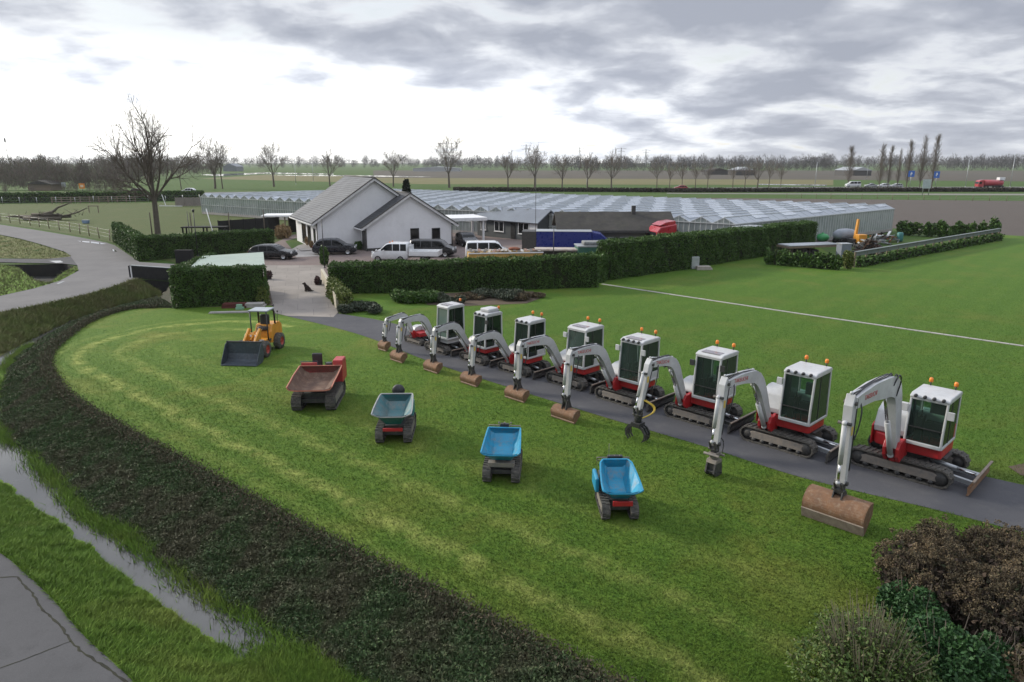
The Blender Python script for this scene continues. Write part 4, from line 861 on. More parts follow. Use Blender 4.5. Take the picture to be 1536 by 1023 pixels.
# carport with sage roof
SAGE = M('sage_roof_sheet', (.30,.36,.30), (.27,.33,.28), .6, .5, 0, (.20,.23,.19), .3)
cp = thing('carport', 'low carport with a flat sage green roof inside the square hedge', 'carport', (0,0,0)); q = [G3(285,401,2.62), G3(397,397,2.62), G3(395,378,2.85), G3(303,384,2.85)]; m = MB()
m.add([tuple(p) for p in q]+[(p[0],p[1],p[2]-.14) for p in q], [(0,1,2,3),(7,6,5,4),(0,4,5,1),(1,5,6,2),(2,6,7,3),(3,7,4,0)]); m.build('roof', SAGE, cp)
m = MB()
for p in q: ccx, ccy = sum(t[0] for t in q)/4, sum(t[1] for t in q)/4; X_, Y_ = p[0]+(ccx-p[0])*.3, p[1]+(ccy-p[1])*.3; m.cyl((X_, Y_, 0), (X_, Y_, p[2]-.16), .07, 8)
m.build('post', GALV, cp)
# white flat carport by the house
wc = thing('carport', 'white flat-roofed carport between the house and the grey shed', 'carport', G3(724,362), R(20)); m = MB(); m.box(-6.4, .5, -.4, 5.4, 2.55, 2.95); m.build('roof', TRIM, wc, .03); m = MB()
for x, y in ((0,0),(-5.6,4.6),(0,4.6)): m.box(x, x+.26, y, y+.26, 0, 2.55)
m.build('post', TRIM, wc)
# grey shed and dark barn
SA = math.atan2(87.64-94.14, 2.96+3.8); sh = thing('shed', 'dark grey timber shed with white windows and a blue-grey roof', 'shed', (-4.6, 94.9, 0), SA)
Ls, ws, es, rs = 10.6, 4.1, 2.45, 3.75
m = MB(); m.prism([(0,0),(ws,0),(ws,es),(ws/2,rs-.1),(0,es)], 'X', 0, Ls); m.build('wall', TIMBERD, sh)
for sg in (0, 1):
    ye = -.45 if sg == 0 else ws+.45
    rooftile('roof', [(-.5,ye,es-.20),(Ls+.5,ye,es-.20),(Ls+.5,ws/2,rs),(-.5,ws/2,rs)], .12, SLATE, sh, None)
window(sh, (1.2,-.02,1.45), .95, 1.25, 'Y', frame=TRIM); window(sh, (4.1,-.02,1.45), 1.7, 1.3, 'Y', frame=TRIM, bars=1); window(sh, (8.4,-.02,1.45), 1.8, 1.4, 'Y', frame=TRIM, bars=1)
m = MB(); m.box(6.2, 7.0, -.05, .0, 0, 2.05); m.build('door', BLACKB, sh)
m = MB(); m.box(9.4, 10.7, -.06, .0, .9, 2.1); m.build('white_panel', TRIM, sh)
bn = thing('barn', 'long low barn with a dark mossy roof and a short chimney', 'barn', (5.4, 91.2, 0), R(-30)); 
a, b = G(848,371), G(1022,372); bn.location = (4.9, 73.4, 0); bn.rotation_euler.z = R(1)
Lb, wb, eb, rb = 12.2, 6.6, 2.8, 4.35
m = MB(); m.prism([(0.3,0),(wb-.3,0),(wb-.3,eb),(wb/2,rb-.1),(.3,eb)], 'X', .3, Lb-.3); m.build('wall', M('dirty_grey_wall', (.20,.21,.19), (.16,.165,.15), .8, .85), bn)
for sg in (0, 1):
    ye = -.35 if sg == 0 else wb+.35
    rooftile('roof', [(-.3,ye,eb-.1),(Lb,ye,eb-.1),(Lb-(.0),wb/2,rb),(-.3,wb/2,rb)], .14, FELT, bn, None)
m = MB(); m.box(7.9, 8.3, 2.7, 3.1, rb-.5, rb+.65); ch = m.build('chimney', DARK, bn); m = MB(); m.box(0, Lb-.6, -.5, -.36, eb-.35, eb-.12); m.build('gutter', DARK, bn)
for i in range(4): window(bn, (1.8+i*2.8, .28, 1.6), 2.2, .7, 'Y', frame=GALV, bars=2)

# ------------------------------------------------------------------ greenhouse
def milkglass():
    m, nt, bs = newmat('greenhouse_wall_glass'); P = coord(nt, 'World'); out = nt.nodes['Material Output']
    col = mixc(nt, maprange(nt, noise(nt, P, .35, 6, .65), .4, .65), (.52,.56,.54), (.36,.41,.38)); nt.links.new(col, bs.inputs['Base Color']); bs.inputs['Roughness'].default_value = .15
    tr = N(nt, 'ShaderNodeBsdfTransparent'); tr.inputs[0].default_value = (.75,.82,.79,1); mx = N(nt, 'ShaderNodeMixShader'); mx.inputs[0].default_value = .62
    nt.links.new(tr.outputs[0], mx.inputs[1]); nt.links.new(bs.outputs[0], mx.inputs[2]); nt.links.new(mx.outputs[0], out.inputs['Surface']); return m
GHG = milkglass()
def roofglass():
    m, nt, bs = newmat('greenhouse_roof_glass'); P = coord(nt, 'World')
    col = mixc(nt, maprange(nt, noise(nt, P, .10, 4), .4, .6), (.27,.30,.335), (.33,.36,.39)); col = mixc(nt, maprange(nt, noise(nt, P, .6, 6, .7), .5, .7, 0, .4), col, (.36,.38,.38))
    nt.links.new(col, bs.inputs['Base Color']); bs.inputs['Roughness'].default_value = .32; bs.inputs['Specular IOR Level'].default_value = .35; return m
GHR = roofglass(); GHB = M('greenhouse_bars', (.50,.52,.52), (.42,.44,.44), 2, .5, .2); VENT = M('open_roof_vent', (.47,.50,.53), (.38,.41,.45), .5, .3, 0)
gh = thing('greenhouse', 'large glass greenhouse with many low ridges and open roof vents', 'greenhouse', (0,0,0))
P0 = Vector((-58.6, 135.6, 0)); P1 = Vector((23.6, 75.3, 0)); DV = Vector((30.2, 25.6, 0)); NG = 40; ge, gr = 3.12, 3.75; LV = (P1-P0)/NG; DU = DV.normalized(); DL = DV.length
wl = MB(); pl2 = MB(); rf = MB(); br = MB(); wb2 = MB()
def pt(i, t, z): q = P0+LV*i+DV*t; return (q.x, q.y, z)
wl.quad(pt(0,0,.4), pt(NG,0,.4), pt(NG,0,ge), pt(0,0,ge)); wl.quad(pt(0,1,.4), pt(NG,1,.4), pt(NG,1,ge), pt(0,1,ge)); wl.quad(pt(0,0,.4), pt(0,1,.4), pt(0,1,ge), pt(0,0,ge)); wl.quad(pt(NG,0,.4), pt(NG,1,.4), pt(NG,1,ge), pt(NG,0,ge))
for t in (0, 1):
    for i in range(NG): wl.quad(pt(i,t,ge), pt(i+1,t,ge), pt(i+.5,t,gr))
wl.build('wall', GHG, gh)
for a, b in ((pt(0,0,.2),pt(NG,0,.2)), (pt(0,1,.2),pt(NG,1,.2)), (pt(0,0,.2),pt(0,1,.2)), (pt(NG,0,.2),pt(NG,1,.2))): pl2.bar(a, b, .16, .4)
pl2.build('plinth', CONC, gh)
for i in range(NG):
    rf.quad(pt(i,0,ge+.02), pt(i,1,ge+.02), pt(i+.5,1,gr+.02), pt(i+.5,0,gr+.02)); rf.quad(pt(i+.5,0,gr+.02), pt(i+.5,1,gr+.02), pt(i+1,1,ge+.02), pt(i+1,0,ge+.02))
    br.bar(pt(i+.5,0,gr+.05), pt(i+.5,1,gr+.05), .09, .07); br.bar(pt(i,0,ge+.03), pt(i,1,ge+.03), .16, .08)
    for k in range(24):
        t = (k+.5)/24; br.bar(pt(i+.5,t,gr+.03), pt(i+1,t,ge+.03), .035, .03); br.bar(pt(i+.5,t,gr+.03), pt(i,t,ge+.03), .035, .03)
    wb2.bar(pt(i,0,ge), pt(i+.5,0,gr), .07, .07); wb2.bar(pt(i+.5,0,gr), pt(i+1,0,ge), .07, .07)
    for k in (0, .25, .5, .75): wb2.bar(pt(i+k,-.001,.3), pt(i+k,-.001,ge+(gr-ge)*(1-abs(k-.5)*2)), .12 if k == 0 else .05, .06)
wb2.bar(pt(0,-.002,1.7), pt(NG,-.002,1.7), .05, .06); wb2.bar(pt(0,-.002,ge), pt(NG,-.002,ge), .09, .10)
for k in range(60): wb2.bar(pt(NG,k/60,.3), pt(NG,k/60,ge), .06, .06)
wb2.bar(pt(NG+.003,0,ge), pt(NG+.003,1,ge), .14, .12); wb2.bar(pt(0,0,ge), pt(0,1,ge), .14, .12)
rf.build('roof', GHR, gh); br.build('roof_bars', GHB, gh); wb2.build('wall_bars', GHB, gh)
vents = []
for i in range(NG):
    for k in range(6):
        t = (k+.22+(i*.382) % 1.0*.9)/6.4
        vents.append((math.hypot(*pt(i+.5,t,0)[:2]), i, t))
vents.sort(); rest = MB()
for n_, (_, i, t) in enumerate(vents):
    mb = MB() if n_ < 100 else rest; w_ = 1.35/DL; lift = .34
    zl = gr-(gr-ge)*.52; a, b = pt(i+.51,t-w_,gr+.045), pt(i+.51,t+w_,gr+.045); c_, d_ = pt(i+.76,t+w_,zl+.09), pt(i+.76,t-w_,zl+.09)
    vs = [a, b, c_, d_]; mb.add(vs+[(p[0],p[1],p[2]-.05) for p in vs], [(0,1,2,3),(7,6,5,4),(0,4,5,1),(1,5,6,2),(2,6,7,3),(3,7,4,0)])
    if n_ < 100: mb.build('roof_vent', VENT, gh)
ro = rest.build('roof_vent_rows', VENT, gh); ro['kind'] = 'stuff'
crop = MB(); crop.add([pt(.5,.03,0), pt(NG-.5,.03,0), pt(NG-.5,.97,0), pt(.5,.97,0), pt(.5,.03,1.5), pt(NG-.5,.03,1.5), pt(NG-.5,.97,1.5), pt(.5,.97,1.5)], [(4,5,6,7),(0,1,5,4),(1,2,6,5),(2,3,7,6),(3,0,4,7)])
crop.build('crop', M('greenhouse_crop', (.10,.12,.07), (.16,.16,.12), .8, .9, kind='World'), gh)
# far farm buildings
def far_shed(px, py, w, h, lab, wall, roof, d=10):
    o = thing('farm_building', lab, 'building', G3(px, py), 0); m = MB(); m.box(-w/2, w/2, 0, d, 0, h*.6); m.build('wall', wall, o)
    m = MB(); m.prism([(-w/2-.6,h*.6),(0,h),(w/2+.6,h*.6)], 'Y', -.6, d+.6); m.build('roof', roof, o); return o
far_shed(1293,263.5,13,6,'dark far barn with a pale roof behind the left poplars',DARK,GALV,30); far_shed(1078,262,16,5,'long low farm building on the horizon, left',DARK,FELT,20); far_shed(1118,263,14,6,'pale-roofed farm building among distant trees',DARK,GALV,20); far_shed(655,257,50,5,'long pale greenhouse block on the far horizon',GALV,GALV,20)
far_shed(345,257,14,8,'blue-grey warehouse on the horizon left of the vase-shaped tree',SLATE,SLATE,20); far_shed(60,286,8,3.5,'brown shed in the bare woods at the far left',WOODM,FELT,6)
# ------------------------------------------------------------------ tracks
def stadium(L, Hh, n=7, tilt=0.0):
    """closed loop (y,z) of a belt: length L, height Hh, bottom at z=0"""
    r = Hh/2; P = []
    for i in range(n+1): t = -math.pi/2+math.pi*i/n; P.append((L/2-r+r*math.cos(t), r+r*math.sin(t)))
    for i in range(n+1): t = math.pi/2+math.pi*i/n; P.append((-L/2+r+r*math.cos(t), r+r*math.sin(t)))
    return P
def track(parent, xc, tw, L, Hh, y0=0, lugs=34, frame=STEEL, side=1):
    """crawler along Y, centred at x = xc; the belt is the part, its frame and wheels are sub-parts"""
    P = [(y+y0, z) for y, z in stadium(L, Hh)]; I = [(y+y0, z+.05) for y, z in stadium(L-.10, Hh-.10)]; n = len(P); b = MB()
    for x, sg in ((xc-tw/2, 0), (xc+tw/2, 1)):
        b.add([(x, *p) for p in P]+[(x, *p) for p in I], [(i, (i+1) % n, n+(i+1) % n, n+i) for i in range(n)])
    b.add([(xc-tw/2, *p) for p in P]+[(xc+tw/2, *p) for p in P], [(i, (i+1) % n, n+(i+1) % n, n+i) for i in range(n)])
    b.add([(xc-tw/2, *p) for p in I]+[(xc+tw/2, *p) for p in I], [(i, (i+1) % n, n+(i+1) % n, n+i) for i in range(n)])
    Q = resample(P+[P[0]], lugs+1)
    for i in range(lugs):
        p = Vector((Q[i][0], Q[i][1])); d = Vector((Q[(i+1) % lugs][0], Q[(i+1) % lugs][1]))-p; d.normalize(); nn = Vector((d.y, -d.x))
        w = .045; h = .028
        for xo in ((-tw/2, .0), (.0, tw/2)):
            pp = p + d*(.02 if xo[0] < 0 else .05); q = [pp-d*w/2, pp+d*w/2, pp+d*w/2+nn*h, pp-d*w/2+nn*h]
            b.add([(xc+xo[0], *v) for v in q]+[(xc+xo[1], *v) for v in q], [(0,1,5,4),(1,2,6,5),(2,3,7,6),(3,0,4,7),(0,3,2,1),(4,5,6,7)])
    o = b.build('track', RUBBER, parent)
    f = MB(); fz0, fz1 = Hh*.30, Hh*.74
    f.prism([(y0-L/2+Hh*.62,fz0),(y0+L/2-Hh*.62,fz0),(y0+L/2-Hh*.5,Hh*.55),(y0+L/2-Hh*.8,fz1),(y0-L/2+Hh*.8,fz1),(y0-L/2+Hh*.5,Hh*.55)], 'X', xc-tw*.40, xc+tw*.40)
    f.build('track_frame', frame, o, .012)
    for yy_ in (y0-L/2+Hh/2, y0+L/2-Hh/2):
        w = MB(); w.lathe([(0,-tw*.42),(Hh*.2,-tw*.42),(Hh*.24,-tw*.36),(Hh*.40,-tw*.34),(Hh*.40,tw*.34),(Hh*.24,tw*.36),(Hh*.2,tw*.42),(0,tw*.42)], (xc, yy_, Hh/2), 'X', 14); w.build('sprocket', DARK, o)
    k = max(3, int(L/.42))
    for i in range(k):
        yy_ = y0+(-L/2+Hh*.9)+(L-Hh*1.8)*i/(k-1); w = MB(); w.lathe([(0,-tw*.4),(Hh*.13,-tw*.4),(Hh*.13,tw*.4),(0,tw*.4)], (xc, yy_, Hh*.20), 'X', 10); w.build('roller', DARK, o)
    return o

def ribbon(path, width):
    """outline of a tapered strip along (x,z) points, widths per point"""
    P = np.array(path); T = np.gradient(P, axis=0); T /= np.linalg.norm(T, axis=1)[:, None]; Nn = np.stack([-T[:, 1], T[:, 0]], 1); w = np.array(width)[:, None]/2
    return [tuple(p) for p in P+Nn*w]+[tuple(p) for p in (P-Nn*w)[::-1]]
def lettering(txt, size, mat, parent, T, name='lettering'):
    c = bpy.data.curves.new('txt', 'FONT'); c.body = txt; c.size = size; c.extrude = .002; c.align_x = 'CENTER'; c.align_y = 'CENTER'
    t = bpy.data.objects.new('txt', c); COL.objects.link(t); bpy.context.view_layer.update()
    me = bpy.data.meshes.new_from_object(t.evaluated_get(bpy.context.evaluated_depsgraph_get())); bpy.data.objects.remove(t); me.transform(T); me.name = name
    me.materials.clear(); o = bpy.data.objects.new(name, me); COL.objects.link(o); me.materials.append(mat); o.parent = parent; return o
REDTXT = M('red_lettering', (.45,.03,.03), None, 3, .5)
YSTICK = M('yellow_sticker', (.62,.44,.08), None, 3, .5); HOSE = M('hydraulic_hose', (.025,.026,.03), None, 3, .5); YHOSE = M('yellow_hose', (.60,.43,.06), None, 3, .5)

def cylinder_ram(parent, a, b, r, name, frac=.6, mat=None):
    m = MB(); a = Vector(a); b = Vector(b); c = a.lerp(b, frac); m.cyl(a, c, r, 10); m.k = 1; m.cyl(c, b, r*.55, 8); m.k = 0; m.sphere(a, r*1.2, 8, 6); m.sphere(b, r*.95, 8, 6)
    return m.build(name, [mat or WHITE, CHROME], parent)

RUSTL = M('rubbed_rust', (.26,.17,.115), (.19,.125,.085), 5, .7, .1, (.32,.26,.2), .6)
def excavator(s):
    """x forward (boom side), y to the operator's left, crawler turned a quarter so that it runs along y"""
    f = Vector((-.714, -.70)); bk = Vector(s['b']); W, TL = s['W'], s['TL']; Os = s['s'] + W/2
    uu = Vector((.70, -.714)); O = bk - f*Os + uu*s['lat']
    root = thing('excavator', s['label'], 'excavator', (O.x, O.y, .012), math.atan2(f.y, f.x), 'compact excavators lined up on the path')
    k = s['k']; TH = .53*k; tw = .36*k; pz = TH+.14*k
    for sg in (-1, 1): track(root, sg*(W/2-tw/2), tw, TL, TH, lugs=int(TL*2/.15))
    # undercarriage, blade
    m = MB(); m.box(-W/2+tw*.9, W/2-tw*.9, -.55*k, .55*k, TH*.35, TH*.85); m.lathe([(.42*k,TH*.85),(.42*k,pz+.02)], n=18); m.box(-W/2+tw*.6, W/2-tw*.6, -.38*k, -.18*k, TH*.5, TH*.72); m.box(-W/2+tw*.6, W/2-tw*.6, .18*k, .38*k, TH*.5, TH*.72)
    m.build('undercarriage', DARK, root, .01)
    by = TL/2+.42*k; bh = .40*k; z0 = s.get('bz', .03); prof = [(by+.02,z0),(by+.07,z0+bh*.25),(by+.05,z0+bh*.6),(by+.12,z0+bh),(by+.06,z0+bh+.02),(by-.03,z0+bh*.6),(by-.02,z0+bh*.2),(by-.04,z0)]
    m = MB(); m.prism(prof, 'X', -W/2, W/2); 
    bl = m.build('dozer_blade', s.get('blademat', DARK), root, .006)
    m = MB()
    m.bar((-W/2,by+.09,z0+bh+.012), (W/2,by+.09,z0+bh+.012), .07, .035); m.build('blade_edge', WORN, bl)
    for sg in (-1, 1): m = MB(); m.bar((sg*.28*k,.5*k,TH*.45), (sg*.36*k,by-.03,z0+bh*.35), .10*k, .12*k); m.build('blade_arm', GALV if k > 1 else DARK, bl)
    cylinder_ram(bl, (0,.5*k,TH*.8), (0,by-.04,z0+bh*.65), .06*k, 'blade_cylinder', mat=GALV)
    # house: red base, white hood
    hw = W/2*s.get('hw', .97); xr, xf = -.92*k, .62*k
    plan = [(xf,-hw*.55),(xf,hw*.93),(xf-.05,hw),(xr*.55,hw),(xr*.9,hw*.62),(xr,hw*.2),(xr,-hw*.2),(xr*.9,-hw*.62),(xr*.55,-hw),(xf*.5,-hw),(xf*.9,-hw*.8)]
    redm = RED if not s.get('whitebase') else WHITE
    m = MB(); m.prism(plan, 'Z', pz, pz+.34*k); m.build('body', redm, root, .03*k, 3)
    cwz = pz+.345*k; ht = pz+(.95 if s.get('big') else .74)*k
    rear = [(-.30*k,hw*.95),(xr*.55,hw*.97),(xr*.9,hw*.60),(xr*.98,hw*.2),(xr*.98,-hw*.2),(xr*.9,-hw*.60),(xr*.55,-hw*.97),(-.30*k,-hw*.97)]
    m = MB(); m.prism(rear, 'Z', cwz, ht, [(x*.93 if x < -.4*k else x, y*.95) for x, y in rear]); hd = m.build('hood', s.get('hoodmat', WHITE), root, .05*k, 3)
    m = MB(); m.prism([(-.42*k,hw*.99),(xr*.56,hw*.995),(xr*.90,hw*.62),(xr*.86,hw*.58),(xr*.54,hw*.93),(-.42*k,hw*.93)], 'Z', cwz+.02, cwz+(.42 if s.get('big') else .2)*k); m.build('counterweight', redm, root, .015)
    if not s.get('big'):
        m = MB(); m.prism([(-.36*k,cwz+.12*k),(-.62*k,cwz+.16*k),(-.60*k,cwz+.38*k),(-.34*k,cwz+.42*k)], 'Y', hw*.955, hw*.985); m.build('grille', BLACK, hd)
    # right-hand cover beside the boom
    q_ = 1.0 if s.get('big') else .55
    sd_ = [(-.30*k,cwz),(xf*.80,cwz),(xf*.84,cwz+.18*k*q_),(xf*.55,cwz+.62*k*q_),(.0,cwz+.78*k*q_),(-.30*k,cwz+.80*k*q_)]
    m = MB(); m.prism(sd_, 'Y', -hw*.93, s['cab'][0]-.04 if s.get('cab') else -.1*k); m.build('side_cover', WHITE, root, .05*k, 3)
    if not s.get('whitebase'):
        m = MB(); m.prism([(-.32*k,pz-.06),(xf*.86,pz-.06),(xf*.88,cwz+.16*k),(xf*.6,cwz+.24*k),(-.32*k,cwz+.12*k)], 'Y', -hw*.98, -hw*.935); m.build('side_skirt', RED, root, .02)
    # step at the door
    m = MB(); m.bar((.35*k,hw*.9,pz-.03), (-.25*k,hw*.9,pz-.03), .34*k, .03, (0,0,1)); m.build('step', DARK, root)
    # cab
    if s.get('cab'):
        y0, y1, x0, x1, zt = s['cab']; z0 = pz+.30*k; fr = .06; cab = MB(); xt = x1-.13*k
        def post(a, b, w=fr, d=fr): cab.bar(a, b, w, d, (1,0,0))
        for y in (y0, y1):
            post((x1,y,z0+.0), (x1-.02,y,z0+.5*k), .065, .08); post((x1-.02,y,z0+.5*k), (xt,y,zt-.02), .065, .08)
            post((x0,y,z0), (x0+.03,y,zt-.02), .07, .08)
            pass
            cab.bar((x0,y,z0+.03), (x1,y,z0+.03), .08, .09); cab.bar((x0+.03,y,zt-.04), (xt,y,zt-.04), .08, .09)
        for x, x_, z in ((x1,x1,z0+.05), (xt,xt,zt-.05), (x0,x0,z0+.03), (x0+.03,x0+.03,zt-.04)): cab.bar((x,y0,z), (x_,y1,z), .10, .11)
        cab.box(x0-.02, x0+.04, y0, y1, z0, z0+.62*k)
        if not s.get('big'): cab.box(x0, x1-.55*(x1-x0), y1-.03, y1+.02, z0, z0+.36*k)
        cb = cab.build('cab', WHITE, root, .018, 2)
        m = MB()
        for y in (y0, y1): m = MB(); m.bar((x1-.45*(x1-x0),y,z0+.05), (x1-.45*(x1-x0)+.02,y,zt-.07), .045, .05, (1,0,0)); m.build('door_pillar', BLACK, cb)
        m = MB(); lp = [(xt+.07,zt-.05),(xt+.05,zt+.02),(xt-.12,zt+.085),(x0+.08,zt+.085),(x0-.03,zt+.03),(x0-.03,zt-.05)]; m.prism(lp, 'Y', y0-.05, y1+.05); rf_ = m.build('roof', WHITE, cb, .035, 3)
        if s.get('hatch'): m = MB(); m.box(xt-.42, xt-.06, y0+.12, y1-.12, zt+.086, zt+.094); m.build('roof_window', M('smoked_roof_panel', (.22,.20,.22), None, 3, .2), cb)
        if s.get('aircon'): m = MB(); m.box(x0+.05, xt-.25, y0+.10, y1-.1, zt+.086, zt+.25); m.build('roof_unit', WHITE, cb, .05, 3)
        m = MB(); m.add([(x1+.005,y0+.04,z0+.08),(x1+.005,y1-.04,z0+.08),(xt+.012,y1-.04,zt-.09),(xt+.012,y0+.04,zt-.09)], [(0,1,2,3)]); m.build('windscreen', GLASS, cb)
        m = MB(); zc = z0+.50*k; m.bar((x1+.0,y0+.04,zc), (x1+.0,y1-.04,zc), .03, .03); m.build('windscreen_bar', BLACK, cb)
        for y, nm in ((y1+.012,'door_glass'), (y0-.012,'side_window')):
            zl = z0+.07 if (s.get('big') or nm != 'door_glass') else z0+.38*k
            m = MB(); m.add([(x0+.06,y,zl),(x1-.05,y,zl),(xt-.04,y,zt-.09),(x0+.08,y,zt-.09)], [(0,1,2,3)]); m.build(nm, DGLASS if nm == 'door_glass' else GLASS, cb)
        if not s.get('big'): m = MB(); m.add([(x1-.55*(x1-x0)+.04,y1+.012,z0+.07),(x1-.05,y1+.012,z0+.07),(x1-.05,y1+.012,z0+.40*k),(x1-.55*(x1-x0)+.04,y1+.012,z0+.36*k)], [(0,1,2,3)]); m.build('door_glass', DGLASS, cb)
        m = MB(); m.add([(x0-.01,y0+.05,z0+.62*k),(x0-.01,y1-.05,z0+.62*k),(x0+.02,y1-.05,zt-.09),(x0+.02,y0+.05,zt-.09)], [(0,1,2,3)]); m.build('rear_window', GLASS, cb)
        ym = (y0+y1)/2; m = MB(); m.box(x0+.12, x0+.55, ym-.24, ym+.24, z0+.05, z0+.46*k); m.box(x0+.08, x0+.22, ym-.22, ym+.22, z0+.46*k, z0+1.05*k); m.build('seat', SEAT, cb, .04, 2)
        m = MB(); m.box(x0+.3, x0+.62, ym-.38, ym-.27, z0, z0+.62*k); m.box(x0+.3, x0+.62, ym+.27, ym+.38, z0, z0+.62*k); m.tube([(x0+.6,ym+.32,z0+.6*k),(x0+.63,ym+.32,z0+.8*k)], .025, 6); m.tube([(x0+.6,ym-.32,z0+.6*k),(x0+.63,ym-.32,z0+.8*k)], .025, 6); m.box(x1-.22, x1-.1, ym-.3, ym-.1, z0+.1, z0+.75*k); m.build('console', BLACK, cb, .02)
        m = MB(); m.tube([(x1-.3,ym+.1,z0+.05),(x1-.25,ym+.1,z0+.4)], .02, 6); m.tube([(x1-.3,ym-.08,z0+.05),(x1-.25,ym-.08,z0+.4)], .02, 6); m.build('lever', BLACK, cb)
        for i in range(s.get('lights', 0)):
            y = y0+.12+(y1-y0-.24)*i/(s['lights']-1); m = MB()
            m.lathe([(0,.05),(.045,.05),(.055,.0),(.05,-.05),(0,-.06)], (xt+.085,y,zt+.03), 'X', 10); wl_ = m.build('work_light', BLACK, cb)
        for bx_, by_ in s.get('beacons', ()):
            X = x0+.08 if bx_ == 0 else xt-.3; Y = y0+.1+(y1-y0-.2)*by_; m = MB(); m.cyl((X,Y,zt+.08), (X,Y,zt+.20), .022, 8); bb = m.build('beacon', BLACK, cb); m = MB(); m.lathe([(.0,.34),(.045,.33),(.062,.28),(.062,.20),(0,.20)], (X,Y,zt), n=12); m.build('beacon_lens', ORANGE, bb)
        for sy, on in ((y1, s.get('mirL', 1)), (y0, s.get('mirR', 1))):
            if not on: continue
            sg = 1 if sy == y1 else -1; m = MB(); m.tube([(xt+.02,sy,zt-.35*k),(xt+.10,sy+sg*.13,zt-.36*k)], .014, 6); m.box(xt+.06, xt+.13, sy+sg*.13-.09, sy+sg*.13+.09, zt-.46*k, zt-.24*k); m.build('mirror', s.get('mirmat', WHITE), cb, .02)
    # swing post
    bp = s['boom']; X = lambda q: (Os-q[0], q[1]); path_ = [X(q) for q in bp]; yb = -s['lat']+s.get('yb', 0); base = path_[0]; bw = .25*k
    m = MB(); m.prism([(.45*k,pz-.14*k),(base[0]-.02,pz-.20*k),(base[0]+.16*k,pz),(base[0]+.17*k,base[1]-.05*k),(base[0]+.06*k,base[1]+.13*k),(base[0]-.12*k,base[1]+.12*k),(base[0]-.24*k,pz+.42*k),(.50*k,pz+.36*k)], 'Y', yb-.21*k, yb-.115*k)
    m.prism([(.45*k,pz-.14*k),(base[0]-.02,pz-.20*k),(base[0]+.16*k,pz),(base[0]+.17*k,base[1]-.05*k),(base[0]+.06*k,base[1]+.13*k),(base[0]-.12*k,base[1]+.12*k),(base[0]-.24*k,pz+.42*k),(.50*k,pz+.36*k)], 'Y', yb+.115*k, yb+.21*k)
    m.box(.45*k, base[0]-.10*k, yb-.115*k, yb+.115*k, pz-.13*k, pz+.34*k); m.cyl((base[0]-.2*k,yb,pz-.24*k), (base[0]-.2*k,yb,pz-.02), .12*k, 12)
    sp = m.build('swing_post', RED if not s.get('whitebase') else DARK, root, .02)
    # boom
    C = [tuple(v_) for v_ in resample(path_, 17)]; n = len(C); kb_ = 1.35 if s.get('big2') else 1.0; ws_ = [kb_*np.interp(i/(n-1), [0,.12,.45,.6,.9,1], [.21*k,.28*k,.40*k,.38*k,.26*k,.20*k]) for i in range(n)]
    m = MB(); m.prism(ribbon(C, ws_), 'Y', yb-bw/2, yb+bw/2); bo = m.build('boom', WHITE, root, .02, 2)
    mid = C[int(n*.48)]; tip = path_[-1]
    cylinder_ram(bo, (base[0]+.12*k,yb,pz+.02*k), (mid[0]+.16*k,yb,mid[1]-.16*k), .075*k, 'boom_cylinder', .55)
    if s.get('text'):
        i = int(n*.80); p = Vector((C[i][0], 0, C[i][1])); q = Vector((C[i-2][0], 0, C[i-2][1])); ex = (q-p).normalized(); ez = Vector((0,1,0)); ey = ez.cross(ex)
        if ey.z < 0: ey = -ey; 
        T = Matrix(((ex.x,ey.x,ez.x,p.x),(ex.y,ey.y,ez.y,yb+bw/2+.004),(ex.z,ey.z,ez.z,p.z),(0,0,0,1))); lettering('TAKEUCHI', .17*k, REDTXT, bo, T)
    if s.get('hoses', 1):
        m = MB()
        for j, o_ in enumerate((-.05, .0, .05)):
            m.tube([(c[0]-.02, yb+o_, c[1]+w/2+.03+.02*math.sin(i*.9+j)) for i, (c, w) in enumerate(zip(C, ws_)) if i % 2 == 0], .016, 6)
        m.tube(spline([(tip[0]-.5*k,yb-.05,tip[1]+.12*k),(tip[0]-.25*k,yb+bw*.7,tip[1]-.18*k),(tip[0]-.15*k,yb+bw*.75,tip[1]-.6*k),(tip[0]-.05*k,yb+bw*.6,tip[1]-.9*k)], 5), .02, 6)
        if s.get('big2'):
            e = C[int(n*.42)]; 
            for o_ in (-.1, .05, .14): m.tube(spline([(e[0]+.25,yb+o_,e[1]+.1),(e[0]+.02,yb+o_+.05,e[1]+.38),(e[0]-.2,yb+o_+.05,e[1]+.15),(e[0]-.12,yb+o_,e[1]-.3)], 5), .022, 6)
        m.build('hose', HOSE, bo)
    m = MB(); m.box(C[int(n*.6)][0]-.05, C[int(n*.6)][0]+.05, yb-bw/2-.06, yb-bw/2, C[int(n*.6)][1]-.26*k, C[int(n*.6)][1]-.12*k); m.build('boom_light', BLACK, bo)
    # arm
    ab = X(s['arm']); at = (tip[0]+.02*k, tip[1]+.22*k); d = Vector((ab[0]-at[0], ab[1]-at[1])); L = d.length; d.normalize(); nn = Vector((d.y, -d.x))
    if nn.x > 0: nn = -nn        # towards the machine
    A = [Vector(at)-nn*.02, Vector(at)+d*.12*L-nn*.12*k, Vector(ab)-nn*.07*k, Vector(ab)+nn*.07*k, Vector(at)+d*.30*L+nn*.17*k, Vector(at)+d*.10*L+nn*.16*k]
    m = MB(); m.prism([tuple(v) for v in A], 'Y', yb-bw*.42, yb+bw*.42); ar = m.build('arm', WHITE, root, .015)
    q = X((s['armcyl'][0], s['armcyl'][1])) if s.get('armcyl') else (C[int(n*.55)][0], C[int(n*.55)][1]+.20*k)
    cylinder_ram(ar, (q[0],yb,q[1]), (at[0],yb,at[1]+.02), .045*k, 'arm_cylinder', .55)
